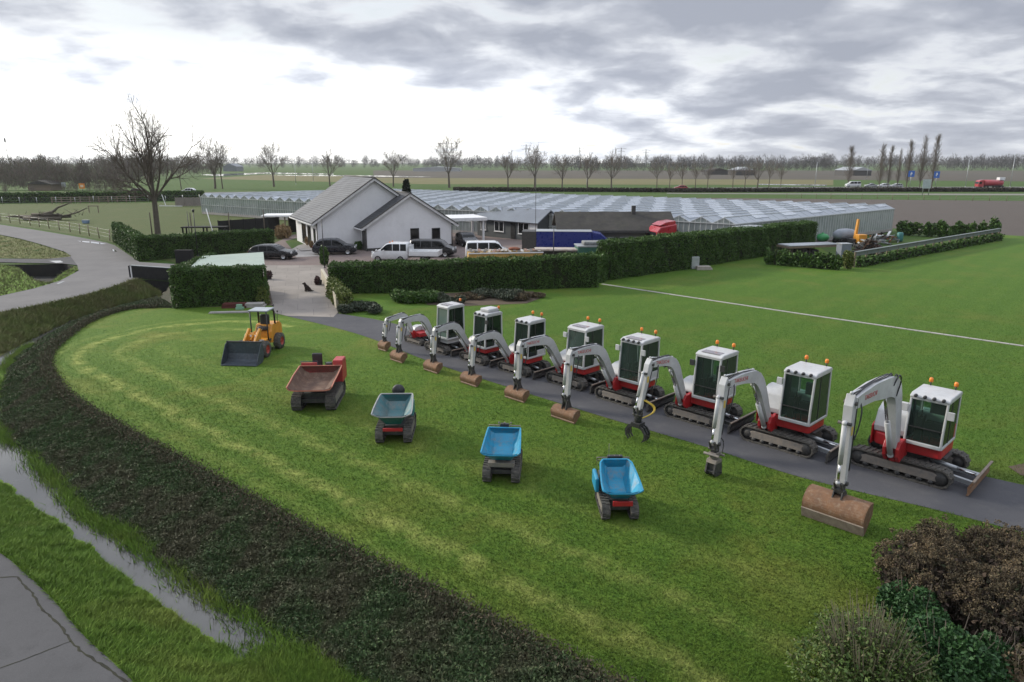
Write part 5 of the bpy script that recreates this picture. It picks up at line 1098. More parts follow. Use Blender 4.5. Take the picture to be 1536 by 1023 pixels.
    fo = Vector(at)+d*.30*L-nn*.21*k; fe = Vector(ab)-nn*.22*k-d*.08
    cylinder_ram(ar, (fo.x,yb,fo.y), (fe.x,yb,fe.y), .06*k, 'bucket_cylinder', .68)
    m = MB(); m.box(at[0]+.0, at[0]+.02, yb-.06, yb+.06, at[1]-.9*k, at[1]-.65*k)
    m = MB()
    for o_ in (-.5, .5):
        hp_ = [Vector(at)+d*t_*L+nn*(.13-.06*t_)*k for t_ in (.06,.3,.6,.86)]; m.tube([(v_.x, yb+o_*bw*.95, v_.y) for v_ in hp_], .014, 6)
    m.build('hose', HOSE, ar)
    if s.get('sticker', 1): m = MB(); pz_ = Vector(at)+d*.40*L; m.cbox((pz_.x, yb+bw*.42+.004, pz_.y), (.10*k,.005,.22*k)); m.build('sticker', YSTICK, ar)
    for q_, r_ in ((base, .055), (tip, .05), ((ab[0], ab[1]+.02), .045), ((fo.x, fo.y), .04)):
        m = MB(); m.cyl((q_[0], yb-bw/2-.03, q_[1]), (q_[0], yb+bw/2+.03, q_[1]), r_*k, 10); m.build('pin', DARK, bo if q_ in (base, tip) else ar)
    # linkage and coupler
    m = MB(); e = Vector(ab); m.bar((fe.x,yb-.08*k,fe.y), (e.x+.10*k,yb-.08*k,e.y-.16*k), .05, .07); m.bar((fe.x,yb+.08*k,fe.y), (e.x+.10*k,yb+.08*k,e.y-.16*k), .05, .07)
    m.cyl((e.x,yb-.16*k,e.y), (e.x,yb+.16*k,e.y), .05*k, 10); m.cyl((e.x+.10*k,yb-.16*k,e.y-.16*k), (e.x+.10*k,yb+.16*k,e.y-.16*k), .04*k, 10); m.prism([(e.x-.07*k,e.y+.05*k),(e.x+.04*k,e.y+.05*k),(e.x+.14*k,e.y-.14*k),(e.x+.11*k,e.y-.26*k),(e.x-.11*k,e.y-.26*k)], 'Y', yb-.085*k, yb+.085*k)
    cp_ = m.build('coupler', DARK, root, .01); zc = e.y-.26*k
    kind = s.get('tool', 'bucket')
    if kind == 'bucket':
        bwid = s['bw']; h = min(zc-.02, s.get('bh', .45)); cx = e.x+.02; D_ = s.get('bd', .44)
        outer = [(cx-.30*D_,h),(cx+.10*D_,h+.01),(cx+.42*D_,h*.86),(cx+.60*D_,h*.62),(cx+.58*D_,h*.36),(cx+.44*D_,.0)]
        outer = spline([(a,b) for a, b in outer], 3); inner = [(a-.03, b-.02) if i < len(outer)*.5 else (a-.035, b+.005) for i, (a, b) in enumerate(outer)][::-1]
        yc = s.get('bo', 0)+yb; m = MB(); m.prism(outer+inner, 'Y', yc-bwid/2, yc+bwid/2); bu = m.build('bucket', s.get('bmat', RUST), root)
        for y in (yc-bwid/2-.012, yc+bwid/2-.012): m = MB(); m.prism([(cx-.30*D_,h)]+outer[2:]+[(cx+.30*D_,0.0),(cx-.34*D_,h*.55)], 'Y', y, y+.024); m.build('side_plate', RUST, bu)
        m = MB(); lo, l2 = outer[-1], outer[-4 if s.get('big2') else -2]; m.prism([(lo[0]+.03,lo[1]-.0),(l2[0]+.022,l2[1]),(l2[0]+.004,l2[1]+.03),(lo[0]-.03,lo[1]+.0)], 'Y', yc-bwid/2-.02, yc+bwid/2+.02); m.build('cutting_edge', WORN if s.get('big2') else RUSTL, bu)
        m = MB()
        for y in (-.10*k, .10*k): m.prism([(cx-.20*k,h-.02),(cx+.18*k,h-.03),(cx+.11*k,zc+.08*k),(cx-.08*k,zc+.08*k)], 'Y', yb+y-.016, yb+y+.016)
        m.build('bucket_bracket', DARK, bu)
    elif kind == 'grapple':
        cx = e.x; m = MB(); m.cyl((cx,yb,zc+.12), (cx,yb,zc-.18), .13, 12); m.box(cx-.16, cx+.16, yb-.19, yb+.19, zc-.36, zc-.18); m.box(cx-.10, cx+.10, yb-.13, yb+.13, zc-.0, zc+.18); gp = m.build('grapple', BLACK, root, .015)
        for sg in (-1, 1):
            for o_ in (-.13, .0, .13):
                m = MB(); c_ = ribbon([(sg*.12,zc-.30),(sg*.28,zc-.36),(sg*.40,zc-.52),(sg*.38,.14),(sg*.28,.02)], [.10,.10,.08,.06,.025]); m.prism([(yb+a, b) for a, b in c_], 'X', cx+o_-.022, cx+o_+.022); m.build('claw', BLACK, gp)
        m = MB()
        for o_ in (0, .07): m.tube(spline([(cx-.2+o_,yb+.1,e.y+.35),(cx-.45+o_,yb+.34,e.y+.1),(cx-.38+o_,yb+.36,zc+.15),(cx-.05+o_,yb+.18,zc)], 6), .022, 6)
        m.build('hose', YHOSE, gp)
    else:
        m = MB(); cx = e.x; m.box(cx-.16, cx+.16, yb-.13, yb+.13, zc-.10, zc); m.cyl((cx,yb,zc-.22), (cx,yb,zc-.10), .15, 14); m.prism([(cx-.20,zc-.34),(cx+.20,zc-.34),(cx+.16,zc-.22),(cx-.16,zc-.22)], 'Y', yb-.17, yb+.17)
        m.cyl((cx+.20,yb-.26,zc-.05),(cx+.20,yb+.26,zc-.05),.045,10); m.cyl((cx-.18,yb-.24,zc-.12),(cx-.18,yb+.24,zc-.12),.04,10); tr_ = m.build('tilt_rotator', STEEL, root, .012); m = MB()
        for y in (-.17, .11): m.prism([(cx-.24,.02),(cx-.10,.0),(cx+.16,.02),(cx+.26,.14),(cx+.18,zc-.34),(cx-.18,zc-.34)], 'Y', yb+y, yb+y+.06)
        m.box(cx-.16, cx+.14, yb-.11, yb+.11, .06, zc-.36); m.cyl((cx+.16,yb-.2,.16),(cx+.16,yb+.2,.16),.035,8); m.cyl((cx-.14,yb-.2,.10),(cx-.14,yb+.2,.10),.035,8); m.build('tool_hitch', DARK, tr_, .008)
        m = MB()
        for o_ in (-.05, .05): m.tube(spline([(cx-.05,yb+o_,e.y+.25),(cx-.30,yb+o_*2,e.y),(cx-.26,yb+o_*2,zc-.1),(cx-.1,yb+o_,zc-.2)], 5), .016, 6)
        m.build('hose', HOSE, tr_)
    return root

EXC = [
 dict(b=(8.75,17.37), s=4.30, lat=.15, W=2.15, TL=2.95, k=1.12, big=1, big2=1, cab=(.02,1.02,-.62,.78,2.58), boom=[(4.15,1.05),(3.88,1.95),(3.60,2.75),(3.40,3.08),(3.0,3.24),(1.5,3.40),(.10,3.42)], arm=(.12,1.15), bw=1.6, bd=.66, bh=.78, lights=4, beacons=((0,.08),(0,.95)), blademat=RUST, bz=.03, sticker=1, text=1,
   label='nearest and largest excavator, with wide rusty bucket and rust-faced blade'),
 dict(b=(6.17,20.30), s=3.48, lat=.40, W=2.0, TL=2.6, k=1.06, big=1, cab=(-.02,.98,-.62,.78,2.72), boom=[(3.55,.95),(3.2,1.6),(2.85,2.25),(2.55,2.62),(2.2,2.80),(1.4,2.90),(.48,2.92)], arm=(.18,1.05), tool='tilt', lights=4, beacons=((0,.08),(0,.95)), mirL=0, text=1,
   label='second nearest excavator, with bare steel tilt rotator instead of a bucket'),
 dict(b=(4.30,23.17), s=2.9, lat=.40, W=1.85, TL=2.3, k=1.0, cab=(-.06,.92,-.60,.72,2.64), boom=[(2.95,.92),(2.65,1.5),(2.35,2.1),(2.12,2.42),(1.8,2.58),(1.3,2.64),(.72,2.66)], arm=(.15,1.12), tool='grapple', hatch=1, beacons=((0,.08),(0,.95)), mirmat=BLACK, text=1,
   label='excavator with black claw grapple and yellow hoses'),
 dict(b=(1.95,25.28), s=2.9, lat=.25, W=1.84, TL=2.2, k=.98, cab=(-.06,.92,-.60,.70,2.62), boom=[(2.98,.95),(2.64,1.5),(2.32,2.02),(2.08,2.32),(1.75,2.46),(1.05,2.52),(.36,2.50)], arm=(.18,.92), bw=1.12, hatch=1, lights=4, beacons=((0,.08),(0,.95)), text=1,
   label='excavator with rusty bucket standing next to the grapple machine'),
 dict(b=(.11,27.61), s=2.75, lat=.25, W=1.80, TL=2.15, k=.95, cab=(-.06,.90,-.60,.68,2.60), boom=[(2.85,.9),(2.52,1.4),(2.22,1.86),(2.0,2.12),(1.7,2.24),(1.0,2.28),(.34,2.24)], arm=(.2,.85), bw=1.05, hatch=1, beacons=((0,.08),(0,.95)), text=1,
   label='middle excavator of the row, with two mirrors and glare on its windscreen'),
 dict(b=(-1.88,29.68), s=2.45, lat=.18, W=1.6, TL=1.95, k=.85, cab=(-.04,.80,-.54,.60,2.48), boom=[(2.48,.84),(2.18,1.26),(1.90,1.66),(1.7,1.90),(1.42,2.01),(.85,2.02),(.34,1.95)], arm=(.18,.78), bw=1.0, lights=3, beacons=((0,.08),(0,.95)), mirL=0, mirR=0, text=0,
   label='compact excavator with black lamps on its roof edge, left of the middle one'),
 dict(b=(-3.83,31.61), s=2.4, lat=.22, W=1.5, TL=1.85, k=.82, cab=(-.04,.78,-.54,.58,2.42), boom=[(2.42,.82),(2.12,1.24),(1.86,1.64),(1.66,1.88),(1.4,1.99),(.9,1.98),(.38,1.89)], arm=(.26,.78), bw=.95, lights=3, aircon=1, beacons=((0,.95),), mirR=0, mirmat=BLACK,
   label='excavator with a raised white box on its cab roof'),
 dict(b=(-5.75,33.31), s=2.5, lat=.05, W=1.5, TL=1.8, k=.80, cab=(-.04,.78,-.54,.58,2.42), boom=[(2.47,.82),(2.22,1.24),(2.02,1.64),(1.86,1.86),(1.62,1.97),(1.1,1.98),(.50,1.91)], arm=(.32,.80), bw=.9, beacons=((0,.9),), hatch=1, whitebase=1, mirL=0, mirR=0,
   label='leftmost excavator with a cab, all white without red panels'),
 dict(b=(-6.74,35.5), s=1.95, lat=.0, W=1.0, TL=1.55, k=.62, boom=[(1.95,.68),(1.80,1.02),(1.66,1.36),(1.54,1.56),(1.36,1.66),(.95,1.62),(.35,1.52)], arm=(.2,.66), bw=.62, bd=.42,
   label='small red excavator without a cab at the far end of the row'),
]
for s in EXC: excavator(s)
# ------------------------------------------------------------------ tracked dumpers: front (skip lip) towards -Y
def dumper(name, lab, loc, rz, w, tl, th, tw, skip, paint, inner, rim, parts):
    root = thing(name, lab, 'dumper', loc, rz, 'tracked dumpers on the lawn'); 
    for sg in (-1, 1): track(root, sg*(w/2-tw/2), tw, tl, th, lugs=int(tl*2/.13))
    m = MB(); m.box(-w/2+tw*1.05, w/2-tw*1.05, -tl/2+.42, tl/2-.1, th*.42, th*1.0); m.box(-w/2+tw*.9, w/2-tw*.9, -tl/2+.30, -tl/2+.42, th*.42, th*.70); m.bar((-w/4,-tl*.2,th*.9),(-w/4,tl*.3,th*1.25),.08,.08); m.bar((w/4,-tl*.2,th*.9),(w/4,tl*.3,th*1.25),.08,.08); m.build('chassis', parts.get('chassis', DARK), root, .015)
    # skip: floor polygon scooped, loft of U sections along y
    S = skip; n = len(S); o = MB(); i_ = MB(); rimm = MB(); t = .035
    def sec(y, wb, wt, zb, zt, k): return [(-wt/2, y, zt), (-wb/2-(.04 if k else 0), y, zb+(zt-zb)*.30), (-wb/2*.72, y, zb), (wb/2*.72, y, zb), (wb/2+(.04 if k else 0), y, zb+(zt-zb)*.30), (wt/2, y, zt)]
    A = [sec(*q, 0) for q in S]; B = [[(x*(1-.05 if abs(x) > .01 else 1), y, z+t if j in (1,2,3,4) else z) for j, (x, y, z) in enumerate(a)] for a in A]
    for L, mb in ((A, o), (B, i_)):
        vs = [p for a in L for p in a]; fs = []
        for r in range(n-1):
            for j in range(5): fs.append((r*6+j, r*6+j+1, (r+1)*6+j+1, (r+1)*6+j))
        mb.add(vs, fs)
        mb.add(L[-1], [(0,1,2,3,4,5)])
    sk = o.build('skip', paint, root, .01); i_.build('skip_lining', inner, sk)
    for sg in (0, 5):
        for r in range(n-1): rimm.bar(A[r][sg], A[r+1][sg], .05, .04)
    rimm.bar(A[-1][0], A[-1][5], .05, .04)
    for j in range(5): rimm.bar(A[0][j], A[0][j+1], .05, .04)
    rimm.build('rim', rim, sk, .01); return root, sk
BLUEP = M('blue_paint', (.012,.24,.40), (.012,.20,.34), 3, .42, 0, (.16,.14,.11), .35); TEALP = M('teal_paint', (.02,.175,.185), (.016,.14,.15), 3, .42, 0, (.14,.14,.12), .4)
BLUEIN = M('scraped_blue_lining', (.016,.25,.40), (.02,.20,.33), 2.2, .5, 0, (.20,.17,.14), .8); TEALIN = M('scraped_teal_lining', (.055,.17,.19), (.10,.155,.16), 2.0, .55, 0, (.19,.175,.155), .9)
EARTHIN = M('earth_stained_lining', (.095,.062,.048), (.14,.085,.06), 1.6, .8, 0, (.23,.17,.125), .6); GREYRIM = M('scuffed_rim', (.30,.30,.29), (.22,.24,.24), 5, .6); REDD = M('faded_red_paint', (.40,.040,.040), (.33,.035,.035), 2.5, .45, 0, (.17,.09,.07), .5)
# big red dumper
r, sk = dumper('tracked_dumper', 'large red tracked dumper with an earth-stained skip', (-7.85,26.05,0), R(3), 1.78, 2.6, .68, .40, [(-1.72,1.64,1.80,1.05,1.20),(-1.2,1.4,1.80,.86,1.26),(-.5,1.42,1.84,.86,1.34),(.25,1.42,1.82,.92,1.40),(.60,1.46,1.80,1.1,1.44)], REDD, EARTHIN, M('orange_worn_rim', (.42,.16,.10), (.35,.13,.09), 5, .6), {})
r.location.y += 1.35; r.scale = (.95, .95, .95)
m = MB(); m.prism([(.62,.66),(1.55,.66),(1.6,1.0),(1.5,1.62),(.66,1.66)], 'X', .50, .92); m.build('engine_cover', REDD, r, .04, 3)
m = MB(); m.box(-.9, .48, .70, 1.4, .68, 1.04); m.box(-.86, -.15, .66, .76, 1.04, 1.56); m.build('rear_body', REDD, r, .03)
m = MB(); m.box(-.56, -.04, .95, 1.4, 1.0, 1.14); m.box(-.52, -.08, 1.30, 1.44, 1.1, 1.80); m.build('seat', SEAT, r, .05, 3)
m = MB(); m.tube([(-.85,.68,.98),(-.85,.68,1.62),(-.15,.68,1.62),(-.15,.68,.98)], .025, 8); m.tube([(.15,1.1,.98),(.12,1.0,1.5)], .02, 6); m.tube([(.28,1.1,.98),(.26,1.0,1.5)], .02, 6); m.build('handrail', BLACK, r)
m = MB(); m.box(.20, .44, .70, .95, .98, 1.52); m.build('console', BLACK, r, .02)
# teal dumper
r, sk = dumper('tracked_dumper', 'teal tracked dumper with a scraped grey skip and a black seat behind', (-4.15,22.9,0), R(2), 1.24, 1.95, .55, .27, [(-1.15,1.0,1.34,1.07,1.18),(-.75,.70,1.34,.66,1.23),(-.25,.78,1.28,.74,1.30),(.25,.80,1.20,.82,1.36),(.45,.84,1.12,1.06,1.38)], TEALP, TEALIN, GREYRIM, {})
r.location.y += .95
m = MB(); m.prism([(.35,.52),(.95,.52),(.98,1.0),(.45,1.05)], 'X', .18, .58); m.build('engine_cover', TEALP, r, .04, 3); m = MB(); m.box(-.58, .15, .40, 1.0, .50, .76); m.build('rear_body', DARK, r, .03)
m = MB(); m.box(-.25, .22, .60, .95, .76, .92); m.sphere((0,.95,1.34), .25, 12, 8, (1,.5,.95)); m.build('seat', SEAT, r, .04); m = MB(); m.box(-.34, .34, -1.0, -.93, .49, .60); m.build('reflector_plate', RED, r, .01)
# blue dumper, straight on
r, sk = dumper('tracked_dumper', 'blue tracked dumper with a plain blue skip, seen straight from the front', (-.28,19.75,0), R(-4), 1.13, 1.8, .50, .25, [(-1.0,1.0,1.16,.99,1.08),(-.62,.80,1.14,.68,1.12),(-.1,.88,1.10,.72,1.18),(.35,.88,1.05,.84,1.25),(.55,.90,1.02,1.06,1.28)], BLUEP, BLUEIN, BLUEP, {})
r.location.y += .88
m = MB(); m.box(-.5, .5, .45, .98, .50, .90); m.build('engine_cover', DARK, r, .03); m = MB(); m.tube([(-.5,.62,.8),(-.5,.66,1.32),(.5,.66,1.32),(.5,.62,.8)], .022, 8); m.tube([(-.5,.66,1.22),(.5,.66,1.22)], .015, 6)
for x in (-.18, .0, .2): m.tube([(x,.7,.9),(x,.66,1.40)], .014, 6); m.sphere((x,.66,1.41), .03, 8, 6)
m.build('control_rail', STEEL, r); m = MB(); m.box(-.14, .14, .63, .75, 1.22, 1.38); m.build('control_panel', BLACK, r, .02); m = MB(); m.box(-.4, .4, -.75, -.5, .5, .64); m.build('crossbeam', STEEL, r, .01)
# small blue dumper turned away
r, sk = dumper('tracked_dumper', 'small blue tracked dumper with rounded skip, side tank and red plate', (2.94,17.44,0), R(1), 1.0, 1.6, .46, .22, [(-1.0,.80,1.06,.93,1.02),(-.62,.58,1.05,.60,1.08),(-.15,.62,.98,.62,1.18),(.25,.62,.88,.76,1.28),(.40,.64,.70,1.04,1.31)], BLUEP, BLUEIN, BLUEP, {})
r.location.y += .80
m = MB(); m.box(-.62, -.50, -.1, .62, .52, .95); m.build('side_tank', BLUEP, r, .05, 3); m = MB(); m.box(-.42, .42, .4, .85, .45, .8); m.build('engine_cover', DARK, r, .03); m = MB(); m.box(-.22, .32, -.80, -.74, .46, .60); m.build('reflector_plate', RED, r, .01)
m = MB(); m.tube([(-.48,.5,.7),(-.5,.56,1.30),(.42,.56,1.30),(.42,.5,.7)], .02, 8); m.tube([(-.5,.56,1.22),(.42,.56,1.22)], .014, 6)
for x in (-.15, .0, .15): m.tube([(x,.58,.8),(x,.55,1.38)], .013, 6)
m.tube([(-.16,.56,1.35),(-.17,.5,1.75)], .008, 5); m.build('control_rail', STEEL, r); m = MB(); m.box(-.20, .24, .52, .64, 1.24, 1.36); m.build('control_panel', BLACK, r, .02)

# ------------------------------------------------------------------ wheel loader, front towards -Y
wl_ = thing('wheel_loader', 'yellow articulated wheel loader with grey canopy and wide front bucket', 'loader', (*G(393,528), 0), R(-5)); wl_.scale = (.93,.93,.93); RIMR = M('red_wheel_rim', (.36,.045,.03), None, 4, .5)
def wheel(parent, c, rad, wd, axis='X', rim=RIMR, name='wheel'):
    m = MB(); m.lathe([(rad*.55,-wd/2),(rad*.9,-wd/2),(rad,-wd*.36),(rad,wd*.36),(rad*.9,wd/2),(rad*.55,wd/2)], c, axis, 22)
    for i in range(16):
        t = 2*math.pi*i/16; ca, sa = math.cos(t), math.sin(t)
        for sg in (-1, 1):
            a = (c[0]+sg*.02, c[1]+ca*rad, c[2]+sa*rad); b = (c[0]+sg*wd*.48, c[1]+math.cos(t+.18)*rad*.98, c[2]+math.sin(t+.18)*rad*.98)
            if axis == 'X': m.bar(a, b, .05*rad*2, .03)
    o = m.build(name, RUBBER, parent); q = MB(); q.lathe([(0,-wd*.30),(rad*.22,-wd*.34),(rad*.3,-wd*.2),(rad*.52,-wd*.40),(rad*.58,-wd*.46)], c, axis, 18); q.lathe([(0,wd*.30),(rad*.22,wd*.34),(rad*.3,wd*.2),(rad*.52,wd*.40),(rad*.58,wd*.46)], c, axis, 18); q.build('rim', rim, o); return o
for x in (-.62, .62):
    for y in (-.95, .95): wheel(wl_, (x, y, .44), .44, .36)
m = MB(); m.prism([(.3,.45),(1.75,.45),(1.85,.75),(1.82,1.25),(1.55,1.45),(.55,1.45),(.35,1.05)], 'X', -.48, .48); m.build('rear_body', YELLOW, wl_, .06, 3); m = MB(); m.box(-.42, .42, -1.25, .2, .45, .78); m.box(-.30, .30, -1.0, -.55, .78, 1.25); m.build('front_frame', YELLOW, wl_, .03); m = MB(); m.box(-.2, .2, .1, .45, .4, .7); m.box(-.46, .46, .05, .55, .62, .72); m.build('joint', DARK, wl_)
m = MB()
for x in (-.30, .30): m.prism([(-.70,1.52),(-.52,1.40),(-1.3,.75),(-1.75,.42),(-1.85,.55),(-1.45,.95)], 'X', x-.055, x+.055)
m.box(-.30, .30, -1.45, -1.33, .72, .84); la = m.build('lift_arm', YELLOW, wl_, .012); cylinder_ram(la, (-.3,-.35,.75), (-.3,-1.25,.98), .05, 'lift_cylinder'); cylinder_ram(la, (.3,-.35,.75), (.3,-1.25,.98), .05, 'lift_cylinder'); cylinder_ram(la, (0,-.7,1.3), (0,-1.6,.75), .05, 'tilt_cylinder', mat=YELLOW)
m = MB(); bp = [(-1.92,1.05),(-1.86,.42),(-1.96,.12),(-2.15,.02),(-2.85,.02),(-2.85,.05),(-2.16,.06),(-2.01,.15),(-1.92,.44),(-1.96,1.05)]; m.prism(bp, 'X', -.95, .95)
SLATEP = M('slate_blue_bucket', (.050,.066,.082), (.038,.048,.058), 3, .5, .1, (.14,.14,.14), .5); bu = m.build('bucket', SLATEP, wl_)
for x in (-.97, .94): m = MB(); m.prism([(-1.94,1.05),(-1.86,.42),(-1.96,.12),(-2.15,.02),(-2.78,.02),(-2.72,.18),(-2.15,.98)], 'X', x, x+.03); m.build('side_plate', SLATEP, bu)
m = MB(); m.box(-.97, .97, -1.99, -1.90, 1.05, 1.11); m.build('bucket_rim', DARK, bu)
m = MB()
for x in (-.46, .46): m.tube([(x,-.05,.7),(x,-.08,2.28)], .036, 8); m.tube([(x,.95,1.4),(x,.92,2.1),(x,.75,2.30)], .055, 8)
m.tube([(-.46,.92,2.2),(.46,.92,2.2)], .03, 8); m.tube([(.42,.95,2.2),(.42,.98,2.42)], .03, 8); m.tube([(.62,.9,1.5),(.66,.92,2.1)], .015, 6); m.sphere((.66,.92,2.14), .05, 8, 6); m.sphere((.42,.98,2.46), .06, 8, 6); m.build('roll_bar', BLACK, wl_)
m = MB(); m.box(-.55, .55, -.15, .86, 2.29, 2.37); m.build('canopy', M('grey_canopy', (.34,.37,.40), None, 2, .5), wl_, .03, 2)
m = MB(); m.box(-.28, .28, .2, .72, 1.15, 1.36); m.box(-.27, .27, .60, .80, 1.3, 2.0); m.build('seat', SEAT, wl_, .10, 4); m = MB(); m.tube([(0,-.25,.75),(0,-.02,1.32)], .03, 8); 
st = [(.17*math.cos(t*math.pi/6), -.02+.06*math.sin(t*math.pi/6), 1.34+.16*math.sin(t*math.pi/6)) for t in range(13)]; m.tube(st, .018, 6, cap=False); m.build('steering_wheel', BLACK, wl_)
m = MB(); m.box(-.12, -.02, -1.02, -.98, 1.12, 1.22); m.box(.14, .24, -1.02, -.98, 1.12, 1.22); m.build('headlight', M('lamp_glass', (.7,.7,.66), None, 3, .15), wl_)

# ------------------------------------------------------------------ road vehicles, front towards +X
def car(name, lab, cat, loc, rz, L, Wd, H, paint, kind='hatch', group=None, detail=True, rimm=None):
    root = thing(name, lab, cat, loc, rz, group); h = L/2; g0 = .22; belt = H*.58
    # stations: x, half-width, bumper/hood/roof height profile
    if kind == 'van': top = [(-h,.60),(-h+.06,.97),(-h+.5,1.0),(h*.30,1.0),(h*.46,.93),(h*.66,.64),(h*.92,.52),(h,.34)]; gl = (-h+.10, h*.34, h*.64)
    elif kind == 'pickup': top = [(-h,.96),(-h+.08,1.0),(h*.02,1.0),(h*.18,.95),(h*.50,.66),(h*.92,.50),(h,.34)]; gl = (-h+.04, h*.08, h*.48)
    elif kind == 'sedan': top = [(-h,.52),(-h+.15,.60),(-h*.62,.64),(-h*.34,.94),(-h*.05,1.0),(h*.18,.97),(h*.50,.64),(h*.94,.52),(h,.34)]; gl = (-h*.60, h*.16, h*.48)
    else: top = [(-h,.50),(-h+.10,.66),(-h*.72,.93),(-h*.45,1.0),(h*.06,1.0),(h*.20,.95),(h*.50,.65),(h*.92,.54),(h,.34)]; gl = (-h*.86, h*.16, h*.47)
    X = np.linspace(-h, h, 27); Z = np.interp(X, [t[0] for t in top], [t[1]*H for t in top]); secs = []
    for x, z in zip(X, Z):
        e = 1-.16*max(0, (abs(x)/h-.78)/.22)**2; wd = Wd/2*e; zb = min(belt, z); wt = wd*(1-.30*max(0, (z-belt))/H) if z > belt else wd*.96; lo = g0+.10*max(0, (abs(x)/h-.85)/.15)
        secs.append([(x,-wd*.86,lo),(x,-wd,lo+.16),(x,-wd,zb*.86),(x,-wd*.965,zb),(x,-wt,z-.06 if z > belt+.1 else z-.03),(x,-wt*.80,z),(x,wt*.80,z),(x,wt,z-.06 if z > belt+.1 else z-.03),(x,wd*.965,zb),(x,wd,zb*.86),(x,wd,lo+.16),(x,wd*.86,lo)])
    m = MB(); k = 12; vs = [p for s in secs for p in s]; fs = []
    for i in range(len(secs)-1):
        for j in range(k): fs.append((i*k+j, i*k+(j+1) % k, (i+1)*k+(j+1) % k, (i+1)*k+j))
    m.add(vs, fs, True); m.add(secs[0], [tuple(range(k))]); m.add(secs[-1], [tuple(reversed(range(k)))]); body = m.build('body', paint, root)
    if detail:
        def zt(x): return float(np.interp(x, X, Z))
        g = MB(); g0x, g1x, g2x = gl
        def side(x, z): # half width at height z above the belt
            t = (z-belt)/max(zt(x)-belt, .05); return Wd/2*(.965+( (1-.30*max(0, zt(x)-belt)/H) -.965)*min(max(t, 0), 1))+.012
        for sg in (-1, 1):
            cuts = [g0x+.12, g0x+(g1x-g0x)*.36, g0x+(g1x-g0x)*.40, g0x+(g1x-g0x)*.74, g0x+(g1x-g0x)*.77, g2x-.08]
            for a, b in zip(cuts[::2], cuts[1::2]):
                pts = []
                for x in np.linspace(a, b, 5): pts.append((x, sg*side(x, belt+.03), belt+.03))
                for x in np.linspace(b, a, 5): z = max(belt+.04, zt(x)-.11); pts.append((x, sg*side(x, z), z))
                g.add(pts, [tuple(range(10))])
        for xa, xb, so in ((g1x+.06, g2x-.02, 1), (g0x+.02, gl[0]-.25 if kind == 'sedan' else -h+.07, -1)):
            wa, wb = Wd/2*.66, Wd/2*.80; g.add([(xa,-wa,zt(xa)+.015),(xa,wa,zt(xa)+.015),(xb,wb,zt(xb)+.02),(xb,-wb,zt(xb)+.02)], [(0,1,2,3)])
        g.build('window', CARGLASS, root)
        q = MB(); q.box(h-.13, h-.03, -Wd*.44, -Wd*.27, .58*H*.74, .58*H*.95); q.build('headlight', M_LAMP, root, .02); q = MB(); q.box(h-.13, h-.03, Wd*.27, Wd*.44, .58*H*.74, .58*H*.95); q.build('headlight', M_LAMP, root, .02)
        for sg in (-1, 1): q = MB(); q.box(-h-.012, -h+.06, sg*Wd*.36-.09, sg*Wd*.36+.09, H*.42, H*.56); q.build('tail_light', REDLENS, root, .02); q = MB(); q.box(gl[2]-.45, gl[2]-.28, sg*(Wd/2+.10)-.09, sg*(Wd/2+.10)+.09, belt-.02, belt+.12); q.build('wing_mirror', paint, root, .03)
        q = MB(); q.box(h-.03, h+.012, -Wd*.22, Wd*.22, H*.24, H*.36); q.build('grille', BLACK, root, .01)
    for sx in (-h*.60, h*.63):
        for sg in (-1, 1):
            c = (sx, sg*(Wd/2-.09), .32); m = MB(); m.lathe([(.19,-.11),(.30,-.11),(.325,-.07),(.325,.07),(.30,.11),(.19,.11)], c, 'Y', 18); w = m.build('wheel', TYRE, root); m = MB(); m.lathe([(0,sg*.085),(.05,sg*.10),(.19,sg*.112),(.20,sg*.118)], c, 'Y', 14); m.build('rim', rimm or ALLOY, w)
    return root
M_LAMP = M('headlamp_lens', (.62,.63,.64), None, 3, .12); REDLENS = M('tail_lamp_lens', (.30,.012,.012), None, 3, .2); TYRE = M('tyre', (.022,.022,.022), None, 4, .8); ALLOY = M('alloy_rim', (.45,.46,.47), None, 4, .3, .8)
def paint(name, c, coat=.6): return M(name, c, tuple(x*.92 for x in c), 1.5, .30, 0, tuple(min(1, x*1.5+.004) for x in c), .2, coat=coat)
BLK = paint('black_car_paint', (.008,.009,.011), .25); NAVY = paint('dark_blue_car_paint', (.010,.012,.018), .25); WHT = paint('white_car_paint', (.66,.67,.68)); SILV = paint('silver_car_paint', (.40,.41,.42)); DRED = paint('red_truck_paint', (.34,.018,.028))
car('parked_car', 'black estate car half behind the carport roof', 'car', G3(410,388), R(-6), 4.6, 1.8, 1.46, BLK, 'hatch', 'cars parked in the yard')
car('parked_car', 'black suv by the gable of the white house', 'car', G3(503,381), R(6), 4.5, 1.85, 1.66, NAVY, 'hatch', 'cars parked in the yard')
car('parked_car', 'dark people carrier behind the white pickup', 'car', G3(650,384), R(-8), 4.7, 1.85, 1.72, BLK, 'van', 'cars parked in the yard')
car('parked_car', 'black car under the white carport', 'car', G3(700,368), R(-70), 4.3, 1.8, 1.5, BLK, 'hatch', 'cars parked in the yard')
car('parked_car', 'white van beside the timber stack', 'van', G3(732,388), R(4), 4.6, 1.8, 1.8, WHT, 'van', 'cars parked in the yard')
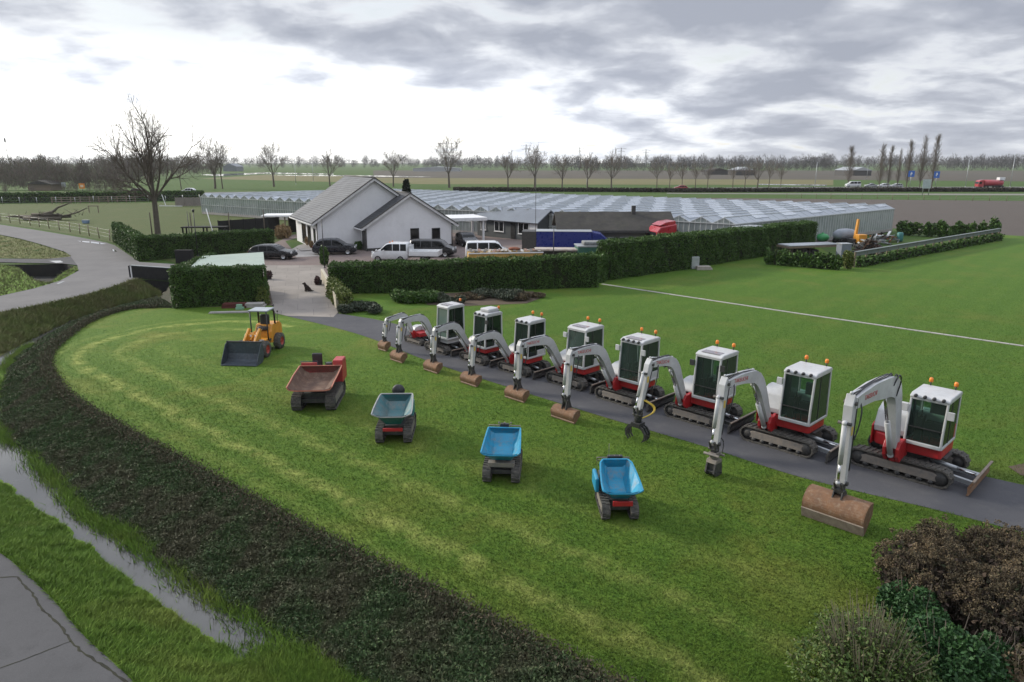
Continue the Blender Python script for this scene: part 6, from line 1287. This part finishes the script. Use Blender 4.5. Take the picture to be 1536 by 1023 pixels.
# white double-cab pickup, front towards +X, turned to face left
pk = car('pickup', 'white double cab pickup with an open load bed, facing left', 'pickup', G3(588,391), R(174), 3.7, 1.9, 2.0, WHT, 'pickup')
m = MB(); m.box(-4.9, -1.95, -.98, .98, .66, .78); m.box(-4.9, -4.84, -.98, .98, .78, 1.22); m.box(-4.84, -1.95, -.98, -.93, .78, 1.16); m.box(-4.84, -1.95, .93, .98, .78, 1.16); m.box(-2.03, -1.95, -.93, .93, .78, 1.7); m.build('load_bed', WHT, pk, .012)
m = MB(); m.box(-4.3, -1.0, -.4, -.2, .45, .60); m.box(-4.3, -1.0, .2, .4, .45, .60); m.build('chassis', DARK, pk)
m = MB(); m.cyl((0,.5,1.98), (0,.5,2.10), .07, 10); m.cyl((0,-.5,1.98), (0,-.5,2.10), .07, 10); m.build('beacon', ORANGE, pk)
for sg in (-1, 1):
    c = (-3.4, sg*.84, .34); m = MB(); m.lathe([(.19,-.11),(.31,-.11),(.34,-.07),(.34,.07),(.31,.11),(.19,.11)], c, 'Y', 18); w = m.build('wheel', TYRE, pk); m = MB(); m.lathe([(0,sg*.085),(.19,sg*.112)], c, 'Y', 12); m.build('rim', ALLOY, w)
pk.scale = (1, 1, .92)
# blue trailer
TB = paint('deep_blue_tarp', (.012,.022,.16), .1); tr = thing('trailer', 'deep blue box trailer with a white roof and tapered front', 'trailer', G3(842,386), R(-4)); m = MB(); m.box(-2.55, 3.0, -1.2, 1.2, .75, 2.72); m.build('body', TB, tr, .04)
m = MB(); m.box(-2.6, 3.02, -1.24, 1.24, 2.725, 2.77); m.build('roof', GALV, tr, .01); m = MB(); m.prism([(3.01,.75),(4.9,.75),(5.3,1.1),(5.1,1.55),(3.9,2.55),(3.01,2.70)], 'Y', -1.05, 1.05); m.build('nose', TB, tr, .08, 3); m = MB(); m.box(-4.0, -2.56, -1.2, -1.12, .75, 2.60); m.box(-4.0, -2.56, 1.12, 1.2, .75, 2.6); m.box(-4.0, -2.56, -1.2, 1.2, 2.6, 2.72); m.build('rear_frame', DARK, tr); m = MB(); m.box(-2.58, -2.552, -1.1, 1.1, .8, 2.6); m.build('rear_door', BLACKB, tr)
for x in (-1.2, -.4):
    for sg in (-1, 1): m = MB(); m.lathe([(.0,-.12),(.36,-.12),(.4,0),(.36,.12),(0,.12)], (x, sg*1.0, .4), 'Y', 14); m.build('wheel', TYRE, tr)
# red truck cab behind the tall hedge
def truck_cab(parent, W_=2.45, H_=3.4, mat=None, L_=2.3):
    m = MB(); m.prism([(0,.5),(0,1.6),(.16,H_*.78),(.55,H_*.92),(L_,H_),(L_,.5)], 'Y', -W_/2, W_/2); m.build('cab', mat, parent, .10, 3); m = MB(); m.add([(-.01,-W_/2+.14,1.65),(-.01,W_/2-.14,1.65),(.145,W_/2-.16,H_*.76),(.145,-W_/2+.16,H_*.76)], [(0,1,2,3)])
    for sg in (-1, 1): m.add([(.28,sg*(W_/2+.008),1.65),(1.3,sg*(W_/2+.008),1.65),(1.3,sg*(W_/2+.008),H_*.74),(.36,sg*(W_/2+.008),H_*.74)], [(0,1,2,3)])
    m.build('window', CARGLASS, parent); m = MB(); m.box(-.06, .3, -W_/2, W_/2, .35, .62); m.build('bumper', DARK, parent, .03)
    for sg in (-1, 1):
        m = MB(); m.lathe([(.0,-.15),(.46,-.15),(.5,0),(.46,.15),(0,.15)], (1.1, sg*(W_/2-.18), .5), 'Y', 16); m.build('wheel', TYRE, parent); m = MB(); m.box(.05, .2, sg*(W_/2+.2)-.1, sg*(W_/2+.2)+.1, 1.8, 2.5); m.build('wing_mirror', BLACK, parent, .03)
rt = thing('truck', 'red truck cab showing above the tall hedge', 'truck', G3(974,386), R(14)); truck_cab(rt, mat=DRED, H_=3.45); m = MB(); m.box(1.2, 7.0, -.45, .45, .6, .9); m.build('chassis', DARK, rt); m = MB(); m.prism([(.5,3.30),(2.25,3.30),(2.25,3.75),(1.2,3.62)], 'Y', -1.0, 1.0); m.build('wind_deflector', DRED, rt, .05, 3)
# far vehicles
for px, py, mt, lab, rz in [(208,290.5,NAVY,'dark car on the far road at the left',0), (283,289.8,WHT,'white car on the far road right of the biggest tree',180)]: car('passing_car', lab, 'car', (*G(px, py), 0), R(rz), 4.5, 1.8, 1.6, mt, 'hatch', 'cars driving on the far roads')
for px, py, mt, lab, kd in [(1279,280.6,WHT,'white van leading the highway traffic below the lone poplar','van'), (1306,280.6,SILV,'silver car on the highway, second behind the white van','sedan'), (1325,280.8,WHT,'white car on the highway between the two silver ones','hatch'), (1344,281,SILV,'silver car on the highway just left of the first blue sign','hatch'), (1021,284.2,DRED,'red car on the far highway left of the flooded strip','hatch')]: car('passing_car', lab, 'car', (*G(px, py), 0), R(180), 4.6 if kd != 'van' else 5.6, 1.85, 1.5 if kd != 'van' else 2.2, mt, kd, 'cars driving on the far roads')
tk = thing('tanker_truck', 'red tanker lorry driving left on the far highway', 'truck', G3(1464,282), 0); tk.scale = (.93,.93,.93); truck_cab(tk, mat=DRED, H_=3.3, L_=2.2); m = MB(); m.lathe([(0,0),(1.0,.02),(1.2,.15),(1.2,7.4),(1.0,7.6),(0,7.62)], (2.7,0,2.05), 'X', 16); m.build('tank', DRED, tk); m = MB(); m.box(1.5, 11.0, -.5, .5, .6, .95); m.build('chassis', DARK, tk); m = MB(); m.box(8.4, 10.6, -1.0, 1.0, 3.1, 4.2); m.build('rear_cabinet', WHT, tk, .05)
for x in (4.0, 7.6, 8.8, 10.0):
    for sg in (-1, 1): m = MB(); m.lathe([(0,-.15),(.46,-.15),(.5,0),(.46,.15),(0,.15)], (x, sg, .5), 'Y', 12); m.build('wheel', TYRE, tk)

# ------------------------------------------------------------------ yard goods
yb_ = thing('timber_bin', 'yellow-sided bin loaded with loose boards behind the long hedge', 'bin', G3(757,397), R(8)); m = MB(); m.box(-3.5, 3.5, -1.1, 1.1, .1, 1.2); m.build('body', M('ochre_panel', (.40,.25,.06), None, 2, .7), yb_, .02); m = MB(); m.box(-3.55, 3.55, -1.15, -1.05, 1.2, 1.3); m.box(-3.55, 3.55, 1.05, 1.15, 1.2, 1.3); m.build('rim', TRIM, yb_)
pal = [(.50,.48,.44), (.22,.14,.11), (.36,.33,.29), (.12,.11,.10), (.42,.36,.28)]; BM = [M('board_%s' % n_, c, None, 3, .8) for n_, c in zip(('white','brown','grey','black','tan'), pal)]
for i in range(17):
    bt = MB(); x = -3.2+i*.40; dx = random.uniform(-.1,.5); bt.bar((x,-.98,1.30+random.uniform(0,.14)), (x+dx,.98,1.32+random.uniform(0,.16)), .26, .045); o = bt.build('board', BM[random.randrange(5)]); tag(o, None, 'board', 'loose boards on the yellow bin'); o.location = yb_.location; o.rotation_euler = yb_.rotation_euler; o['label'] = 'loose sawn board lying across the yellow bin'
rb = MB(); rb.sphere((.9,.2,1.5), .5, 9, 6, (1.2,.8,.35)); o = tag(rb.build('tarp_bundle', M('rust_orange_tarp', (.25,.09,.05), (.16,.07,.05), 3, .8)), 'rust-coloured bundle on top of the boards', 'bundle'); o.location = yb_.location
gc = thing('container', 'green open container beside the tall hedge', 'container', G3(898,396), R(4)); m = MB(); m.box(-2.2, 2.0, -1.1, 1.1, .1, 1.75)
for i in range(12): m.box(-2.15+i*.36, -2.03+i*.36, -1.14, -1.101, .15, 1.7)
m.build('body', M('green_container_paint', (.025,.11,.075), (.02,.09,.065), 2, .6), gc, .01); m = MB(); m.box(-2.26, 2.06, -1.16, 1.16, 1.755, 1.86); m.build('rim', GALV, gc); sp_ = MB(); sp_.box(-1.6, 1.5, -.7, .8, 1.87, 2.2); o = tag(sp_.build('scrap_load', M('grey_scrap', (.22,.23,.23), (.12,.12,.12), 4, .7), None, .08), 'grey scrap heaped on the green container', 'scrap'); o.location = gc.location; o.rotation_euler = gc.rotation_euler
fb = thing('flatbed', 'flat trailer bed with pale boards in front of the blue trailer', 'trailer', G3(848,396), R(-3)); m = MB(); m.box(-2.9, 2.2, -.9, .9, 1.35, 1.5); m.build('deck', M('pale_planks', (.42,.39,.36), (.30,.24,.20), 3, .8), fb); m = MB()
for x in (-1.5, 1.2): m.cyl((x,-.9,.4), (x,.9,.4), .4, 12)
m.build('wheel', TYRE, fb); m = MB(); m.box(-2.4, 1.9, -.4, .4, .8, 1.345); m.build('chassis', DARK, fb)
def pole(name, lab, px, py, top, r, mat, cat='pole', lean=(0,0)):
    gx, gy = G(px, py); H = CAM_H*(py-top)/(py-243); o = thing(name, lab, cat, (gx, gy, 0)); m = MB(); m.tube([(0,0,0),(lean[0],lean[1],H)], r, 8, r*.7); m.build('shaft', mat, o); m = MB(); m.lathe([(r*2.2,0),(r*2.2,.06),(r*1.1,.12)], n=10); m.build('base', mat, o); return o, H
pole('pole', 'thin black pole standing behind the long hedge, before the blue trailer', 830, 402, 337, .05, BLACK); pole('pole', 'tall thin grey mast above the grey shed', 803, 392, 236, .028, DARK); pole('pole', 'black pole wrapped by a climber in front of the black suv', 487, 402, 327, .05, BLACK)
o, H = pole('lamp_post', 'black lamp post behind the hedged carport', 297, 384, 317, .06, BLACK, 'lamp post'); m = MB(); m.lathe([(.02,H+.3),(.14,H+.24),(.10,H),(.05,H-.03)], n=10); m.build('lamp_head', BLACK, o); m = MB(); m.lathe([(.08,H+.0),(.11,H+.2)], n=10); m.build('lamp_glass', M_LAMP, o)
pole('flagpole', 'leaning white flagpole behind the garden hedge', 326, 372, 312, .06, TRIM, 'flagpole', (-.9,.2)); pole('pole', 'dark post left of the leaning flagpole', 287, 377, 316, .05, BLACK)
for i, px in enumerate((229, 289, 346, 398)): pole('tree_stake', ['dark stake below the biggest tree','dark stake behind the lamp post','dark stake right of the flagpole','dark stake near the pergola'][i], px, 358-(i > 2)*2, 318-(i>2)*4, .09, TWIG, 'post')
m = MB(); m.box(-.8, .8, -.25, .25, 0, 1.3); o = tag(m.build('cabinet', BLACKB, None, .02), 'black cabinet standing behind the carport', 'cabinet'); o.location = G3(278,395)
# planters and the dog
for px, py, lab in ((403,419,'round dark red plant in a pot at the left edge of the driveway'), (479,427,'dark plant in a pot half behind the cream wall')):
    o = shrub('potted_plant', lab, G(px, py), .36, .85, leafmat('dark_red_leaves', [(.08,.042,.04), (.06,.035,.033), (.10,.055,.05)], .7), 900, .09, 'potted plants by the driveway', cat='plant', lump=.5); m = MB(); m.lathe([(0,0),(.18,0),(.24,.34),(.26,.36),(.2,.36)], n=14); m.build('pot', DARK, o)
def dog(loc, rz):
    me = bpy.data.meshes.new('dog'); V = [(0,0,.20),(.10,0,.36),(.17,0,.50),(.20,0,.60),(.30,0,.61),(.40,0,.575),(-.12,0,.12),(-.30,.03,.05),(-.46,.07,.05),(-.03,.10,.14),(.10,.12,.10),(.17,.13,.02),(-.03,-.10,.14),(.10,-.12,.10),(.17,-.13,.02),(.16,.07,.30),(.19,.07,.15),(.22,.07,.02),(.16,-.07,.30),(.19,-.07,.15),(.22,-.07,.02),(.17,.06,.70),(.17,-.06,.70)]
    E_ = [(0,1),(1,2),(2,3),(3,4),(4,5),(0,6),(6,7),(7,8),(6,9),(9,10),(10,11),(6,12),(12,13),(13,14),(1,15),(15,16),(16,17),(1,18),(18,19),(19,20),(3,21),(3,22)]
    Rr = [.17,.15,.11,.095,.06,.03,.15,.04,.018,.09,.06,.035,.09,.06,.035,.07,.04,.035,.07,.04,.035,.02,.02]; me.from_pydata(V, E_, []); me.update(); o = bpy.data.objects.new('dog', me); COL.objects.link(o); sm = o.modifiers.new('skin', 'SKIN')
    for v, r_ in zip(me.skin_vertices[0].data if me.skin_vertices else [], Rr): v.radius = (r_, r_)
    if not me.skin_vertices:
        bpy.context.view_layer.objects.active = o; o.select_set(True); bpy.ops.object.modifier_remove(modifier='skin'); bpy.ops.object.modifier_add(type='SKIN')
        for v, r_ in zip(me.skin_vertices[0].data, Rr): v.radius = (r_, r_)
    me.skin_vertices[0].data[0].use_root = True; s_ = o.modifiers.new('sub', 'SUBSURF'); s_.levels = 2; s_.render_levels = 2
    me.materials.append(M('dark_brown_coat', (.035,.024,.020), (.02,.016,.015), 6, .85)); o.location = loc; o.rotation_euler = (0,0,rz); return o
tag(dog(G3(462,437,.02), R(195)), 'dark dog sitting on the pale driveway, looking left', 'dog')
# goods by the carport hedge
for nm, lab, c, sz, mt in [('board_stack','flat red board leaning low before the carport hedge',(353,461),(1.6,.7,.30),M('dull_red_board',(.10,.03,.026),None,3,.8)), ('slab_stack','grey slabs stacked beside the red board',(381,460),(1.5,.8,.26),CONC), ('slab','long grey slab lying flat in the grass by the carport hedge',(345,469),(2.6,.4,.08),CONC), ('lid','small pale green lid on the boards',(360,464),(.5,.3,.34),M('pale_green_lid',(.22,.40,.28),None,3,.6))]:
    m = MB(); m.box(-sz[0]/2, sz[0]/2, -sz[1]/2, sz[1]/2, .0, sz[2]*.45); m.box(-sz[0]/2+.05, sz[0]/2-.1, -sz[1]/2+.04, sz[1]/2-.05, sz[2]*.5, sz[2]); o = tag(m.build(nm, mt, None, .01), lab, nm.split('_')[0]); o.location = G3(*c, .0); o.rotation_euler.z = R(6)
m = MB(); m.box(-.7, .7, -.5, .5, .0, .16); m.box(-.65, .6, -.42, .42, .18, .30); o = tag(m.build('pallet_stack', BM[2], None, .01), 'pale pallet lying at the foot of the gap between the tall hedges', 'pallet'); o.location = G3(1055,404); m = MB(); m.box(-.35, .35, -.2, .2, 0, 1.1); o = tag(m.build('cabinet', GALV, None, .02), 'grey cabinet in the gap between the tall hedges', 'cabinet'); o.location = G3(1042,403)

# ------------------------------------------------------------------ scrap yard at the right
fr = thing('rail_fence', 'long low fence with a pale plank top along the back lawn', 'fence', (0,0,0)); a = Vector(G(1281,401)); b = Vector(G(1497,360)); L = (b-a).length; m = MB(); q = MB(); m.bar((*a,1.2), (*b,1.2), .07, .34); m.bar((*a,1.44), (*b,1.44), .34, .05); n_ = int(L/2.2)
RAILM = M('grey_green_rail', (.13,.15,.145), (.10,.12,.115), 1, .6, 0, (.2,.22,.2), .4); m.build('rail', RAILM, fr)
for i in range(n_+1):
    p = a.lerp(b, i/n_); w = MB(); w.box(p.x-.07, p.x+.07, p.y-.02, p.y+.12, 0, 1.42); w.build('post', WOODM, fr)
hp = [tuple(a+Vector((.5,-.1))), tuple(b+Vector((.5,-.1)))]; hedge('hedge', [(p[0], p[1]) for p in hp], .5, .75, 'thin young hedge under the pale-topped fence', leaf=.16, dens=50, group=None)
def put(o, px, py, rz=0): o.location = G3(px, py); o.rotation_euler.z = R(rz); return o
m = MB(); m.sphere((0,0,.55), .65, 14, 8, (1.25,1,.8)); m.lathe([(.15,1.0),(.15,1.15),(0,1.15)], n=10); put(tag(m.build('tank', M('bright_green_tank', (.05,.30,.10), None, 2, .5)), 'green round tank at the end of the tall hedge', 'tank'), 1233,363)
o = thing('silver_tank', 'grey tarpaulin-covered tank cart in the scrap yard', 'tank', G3(1266,366), R(12)); m = MB(); m.lathe([(0,-1.5),(.4,-1.4),(.65,-.9),(.7,0),(.6,.9),(.35,1.4),(0,1.5)], (0,0,1.15), 'X', 16); m.build('tank', M('grey_tarp', (.26,.29,.33), (.20,.22,.25), 2, .6), o); m = MB(); m.cyl((-.6,-.9,.4),(-.6,.9,.4),.4,12); m.cyl((.6,-.9,.4),(.6,.9,.4),.4,12); m.build('wheel', TYRE, o)
o = thing('yellow_crane', 'small yellow crane with an upright jib in the scrap yard', 'crane', G3(1281,368), R(20)); m = MB(); m.prism([(-.16,.6),(.16,.6),(.30,3.0),(.10,3.05)], 'Y', -.14, .14); m.build('jib', YELLOW, o, .02); m = MB(); m.box(-.6, .6, -.5, .5, .1, .8); m.build('base', DARK, o, .05)
o = thing('yellow_box', 'yellow machine box beside the crane', 'box', G3(1290,369), R(8)); m = MB(); m.box(-.5, .5, -.4, .4, .35, 1.35); m.build('body', YELLOW, o, .06); m = MB(); m.box(-.42, .42, -.34, .34, 0, .345); m.build('base', DARK, o)
def heap(name, lab, px, py, n, r, h, mats, cat='scrap', group=None):
    o = thing(name, lab, cat, G3(px, py), 0, group); mb = [MB() for _ in mats]
    for i in range(n):
        a = random.uniform(0, 6.28); q = random.random()*r; z = h*(1-q/r)*random.random()+.12; p = Vector((math.cos(a)*q, math.sin(a)*q*.7, z)); d = Vector((random.gauss(0,1), random.gauss(0,1), random.gauss(0,.35))).normalized()*random.uniform(.3,1.0)
        mb[i % len(mats)].bar(p-d, p+d, random.uniform(.06,.35), random.uniform(.05,.2))
    for b_, mt, nm in zip(mb, mats, ('bar','plate','panel','pipe')): b_.build(nm, mt, o)
    return o
heap('scrap_heap', 'dark heap of rusty iron behind the pale-topped fence', 1304, 380, 60, 1.9, 1.7, [DARK, M('rust_dark', (.07,.045,.035), None, 3, .9)]); heap('farm_implement', 'orange and white farm implement on the grass', 1322, 362, 36, 2.3, 1.3, [GALV, M('faded_orange', (.30,.10,.04), None, 3, .7), DARK], 'implement'); heap('implement_frame', 'pale tubular frame lying left of the orange implement', 1311, 366, 22, 1.6, 1.0, [GALV, DARK], 'implement'); heap('junk_pile', 'grey junk between the crane and the iron heap', 1300, 371, 30, 1.5, 1.0, [STEEL, GALV, DARK])
m = MB(); m.lathe([(0,0),(.34,0),(.37,.2),(.37,.95),(.28,1.1),(0,1.1)], n=14); put(tag(m.build('barrel', M('teal_barrel', (.03,.16,.15), None, 3, .5)), 'teal barrel at the right of the implements', 'barrel'), 1349, 362)
o = thing('pipe_trailer', 'old flat trailer loaded with pipes before the tall hedge', 'trailer', G3(1212,385), R(16)); m = MB(); m.box(-3.2, 3.2, -1.0, 1.0, 1.05, 1.22); m.build('deck', WOODM, o); m = MB()
for i in range(9): m.cyl((-3.1,-.9+i*.22,1.29), (3.0,-.88+i*.22,1.29), .07, 8)
m.build('pipe', GALV, o); m = MB(); m.cyl((-1,-.9,.45),(-1,.9,.45),.42,12); m.cyl((.2,-.9,.45),(.2,.9,.45),.42,12); m.build('wheel', TYRE, o)
o = thing('grey_box', 'grey metal box behind the young bush row', 'box', G3(1264,388), R(10)); m = MB(); m.box(-.55, .55, -.45, .45, .1, 1.5); m.build('body', M('blue_grey_metal', (.17,.19,.23), None, 2, .5), o, .03); m = MB(); m.box(-.6, .6, -.5, .5, 1.505, 1.57); m.build('lid', GALV, o)
wall_shed = thing('site_cabin', 'pale site cabin at the corner of the greenhouse', 'cabin', (24.3, 73.6, 0), R(38)); m = MB(); m.box(-1.5, 1.5, -.7, .7, .2, 3.0)
for i in range(6): m.box(-1.4+i*.46, -1.32+i*.46, -.725, -.701, .3, 2.9)
m.build('body', M('pale_cabin_sheet', (.33,.34,.36), (.28,.29,.31), 1, .6), wall_shed, .01); m = MB(); m.box(-1.6, 1.6, -.8, .8, 3.005, 3.1); m.build('roof', GALV, wall_shed)

# ------------------------------------------------------------------ paddock
def logpile():
    o = thing('fallen_tree', 'fallen dark tree trunk with bare limbs in the paddock', 'log', G3(64,330), R(0)); m = MB(); rr = random.Random(4)
    for a, b, r0, r1 in [((-3.6,0,.5),(4.6,.4,.6),.34,.24),((-3.0,.9,.35),(4.2,1.0,.5),.32,.2),((-2.6,-.8,.3),(3.6,-.7,.3),.30,.22),((-1.8,.2,.9),(2.6,.1,.85),.26,.2),((-6.2,.1,.5),(-3.4,.0,.6),.10,.2),((0,.2,.9),(2.6,.6,2.1),.28,.16),((2.6,.6,2.1),(5.0,.7,3.0),.16,.08),((2.4,.3,1.0),(4.2,.2,.8),.2,.14),((4.2,.2,.8),(7.6,.4,2.0),.14,.06)]:
        m.tube([a, tuple((a[i]+b[i])/2+rr.gauss(0,.12) for i in range(3)), b], r0, 8, r1)
    m.build('trunk', BARK, o); m = MB()
    for i in range(22):
        p = Vector((rr.uniform(-3,7), rr.uniform(-.6,.6), rr.uniform(.6,1.3))); m.tube([p, p+Vector((rr.gauss(0,.8), rr.gauss(0,.5), rr.uniform(.1,.9)))], .05, 5, .02)
    m.build('branch', BARK, o)
logpile()
def post_wire(lab, pts, h, n, mat, r=.055):
    o = thing('wire_fence', lab, 'fence', (0,0,0)); wires = MB()
    P = resample(pts, n)
    for i, p in enumerate(P):
        m = MB(); m.cyl((p[0],p[1],0), (p[0]+random.gauss(0,.04),p[1]+random.gauss(0,.04),h*random.uniform(.92,1.08)), r, 6); m.build('post', mat, o)
        if i:
            for z in (.3*h, .6*h, .9*h): wires.tube([(P[i-1][0],P[i-1][1],z),(p[0],p[1],z)], .008, 4, cap=False)
    wires.build('wire', GALV, o); return o
post_wire('thin post and wire fence along the lane side of the paddock', g([(-60,331),(0,332),(45,338),(112,349),(165,361)]), 1.45, 14, WOODM); post_wire('wire fence of slim posts before the paddock hedge', g([(-100,307),(60,306.5),(200,304),(300,302)]), 1.6, 16, GALV)
post_wire('slim fence along the field edge by the highway track', g([(1180,297),(1300,299),(1430,300.5),(1600,303),(1800,305)]), 1.3, 26, WOODM)
o = thing('rail_jump', 'low brown timber rail in the paddock before the back hedge', 'fence', (0,0,0)); pa_ = [G(78,305.5), G(203,303.5)]; m = MB()
for z in (.45, .95, 1.4): m.bar((*pa_[0], z), (*pa_[1], z), .06, .16)
m.build('rail', WOODM, o)
for i in range(10):
    p = Vector(pa_[0]).lerp(Vector(pa_[1]), i/9); m = MB(); m.box(p.x-.1, p.x+.1, p.y, p.y+.2, 0, 1.55); m.build('post', WOODM, o)
o = thing('water_trough', 'small blue trough in the paddock', 'trough', G3(129,335)); m = MB(); m.prism([(-.4,0),(.4,0),(.5,.5),(-.5,.5)], 'Y', -.3, .3); m.build('body', M('faded_blue', (.16,.24,.36), None, 3, .6), o, .04); m = MB(); m.box(-.52, .52, -.32, .32, .505, .54); m.build('rim', GALV, o)
o = thing('hay_rack', 'small dark rack on posts in the paddock', 'rack', G3(141,319)); m = MB(); m.box(-1.0, 1.0, -.1, .1, 1.2, 1.35); m.build('rail', WOODM, o); m = MB()
for x in (-.9, .9): m.box(x-.06, x+.06, -.06, .06, 0, 1.2)
m.build('post', WOODM, o)
o = thing('white_bar', 'white bars lying in the paddock near the greenhouse', 'bar', G3(253,310)); m = MB(); m.bar((-2,0,.2),(3,0,.12),.14,.14); m.bar((-.6,0,.2),(-1.3,.2,2.6),.12,.12); m.build('bar', TRIM, o)
panel_fence('garden_fence', 'low grey board fence between the paddock and the greenhouse', [G(264,309.5), G(306,309)], 1.9, STEEL, STEEL)
# signs and masts
def sign(lab, px, py, top, w, h, mat, posts=(0,), cat='road sign', name='road_sign', ph=None):
    gx, gy = G(px, py); Ht = CAM_H*(py-top)/(py-243); o = thing(name, lab, cat, (gx, gy, 0)); m = MB(); m.box(-w/2, w/2, -.06, .0, Ht-h, Ht); m.build('panel', mat, o, .02)
    for x in posts: m = MB(); m.cyl((x,.05,0), (x,.05,Ht-.1), .09, 8); m.build('post', GALV, o)
    return o, Ht
BLUES = M('blue_sign', (.03,.13,.50), None, 1, .4); s1, h1 = sign('blue motorway sign left of the tallest poplar', 1364, 284.5, 256, 2.2, 2.1, BLUES); s2, h2 = sign('blue round-cornered motorway sign at the right end of the poplars', 1402, 285, 257, 2.0, 2.2, BLUES)
for o, hh in ((s1, h1), (s2, h2)):
    m = MB(); m.prism([(-.35,hh-1.6),(.0,hh-1.6),(.0,hh-1.2),(.3,hh-1.2),(.3,hh-.8),(-.05,hh-.35),(-.35,hh-.8)], 'Y', -.075, -.062); m.build('symbol', TRIM, o)
sign('white-backed direction board on wooden legs', 1388, 292.5, 269, 2.5, 2.6, M('pale_board', (.42,.48,.48), None, 1, .5), (-.9, .9)); o, hh = sign('orange road sign among the bare woods', 124, 287.5, 275, 1.9, 1.7, M('orange_sign', (.72,.25,.03), None, 1, .5)); m = MB(); m.box(-.5, .5, -.075, -.062, hh-1.2, hh-.5); m.build('symbol', M('pale_symbol', (.75,.62,.45), None, 1, .5), o)
sign('small grey board left of the orange sign', 97, 287.5, 273.5, 1.4, 1.6, M('grey_board', (.30,.33,.34), None, 1, .5))
def pylon(lab, px, top, base, arms, w):
    gx, gy = G(px, base); H = CAM_H*(base-top)/(base-243); o = thing('pylon', lab, 'pylon', (gx, gy, 0), 0, 'power pylons on the horizon'); m = MB(); q = H*.07; t = H*.0062
    for sx in (-1, 1):
        for sy in (-1, 1): m.bar((sx*q,sy*q,0), (sx*q*.12,sy*q*.12,H), t*1.6, t*1.6)
    for i in range(9):
        z0, z1 = H*i/9, H*(i+1)/9; a = q*(1-.88*i/9); b = q*(1-.88*(i+1)/9); m.bar((-a,-a,z0),(b,-b,z1),t,t); m.bar((a,-a,z0),(-b,-b,z1),t,t)
    m.build('lattice', M_PYL, o); m = MB()
    for z, l in arms: m.bar((-l*w,0,H*z),(l*w,0,H*z),t*1.5,t*1.5); m.bar((-l*w,0,H*z),(0,0,H*(z+.045)),t,t); m.bar((l*w,0,H*z),(0,0,H*(z+.045)),t,t)
    m.build('crossarm', M_PYL, o)
M_PYL = M('pylon_steel', (.16,.165,.17), None, .05, .6, .3)
for px, top, base, w, lab in [(671,212,256,8.5,'largest lattice pylon, above the far field'), (789,217,253,9,'lattice pylon behind the broad middle tree'), (869,221,251.5,9,'lattice pylon with a single wide arm, third from the left'), (931,221.5,250.5,10,'lattice pylon fourth from the left on the horizon'), (968,224,250,10,'lattice pylon fifth from the left on the horizon'), (1005,232,250,10,'low lattice pylon above the even tree row'), (1238,233,250,9,'last lattice pylon left of the lone poplar')]:
    pylon(lab, px, top, base, [(.94,1.0),(.80,.72)] if px != 671 else [(.92,1.0),(.62,1.0)], w)
o, H = pole('radio_mast', 'thin radio mast above the woods at the far left', 16, 262, 203, .22, M_PYL, 'mast'); m = MB(); m.box(-.5,.5,-.3,.3,H*.82,H*.92); m.build('antenna', M_PYL, o)
for px, py, top in ((444,276,240),(470,272,241),(1300,268,247),(1448,280,240),(1515,280,232),(1330,278,243),(880,283,262),(1222,281,243)): pole('highway_lamp', 'slim highway lamp post on the far plain', px, py, top, .12, GALV, 'lamp post')[0]['group'] = 'highway lamp posts'
HED2 = M('far_dark_bank', (.030,.026,.020), (.045,.036,.026), .15, .95, kind='World')
hedge('far_hedge', [G(680,286.5), G(1010,288.5), G(1300,287.5), G(1540,287.5)], 3.0, 1.0, 'dark rough hedge bank in front of the highway', leaf=.5, dens=9, mat=leafmat('rough_bank_twigs', [(.040,.032,.024), (.03,.026,.02), (.05,.045,.03)], .9), group=None)
# ------------------------------------------------------------------ the air over the plain
hz = MB(); hz.box(-4200, 4200, -400, 6300, -4, 60)
HZM = bpy.data.materials.new('air'); HZM.use_nodes = True; nt = HZM.node_tree
for n in list(nt.nodes): nt.nodes.remove(n)
o_ = N(nt, 'ShaderNodeOutputMaterial'); pv = N(nt, 'ShaderNodeVolumePrincipled'); pv.inputs['Color'].default_value = (.93,.95,.98,1); pv.inputs['Density'].default_value = .00011; pv.inputs['Anisotropy'].default_value = .2
nt.links.new(pv.outputs[0], o_.inputs['Volume'])
tag(hz.build('haze', HZM), 'thin winter haze over the plain', 'haze', None, 'stuff')
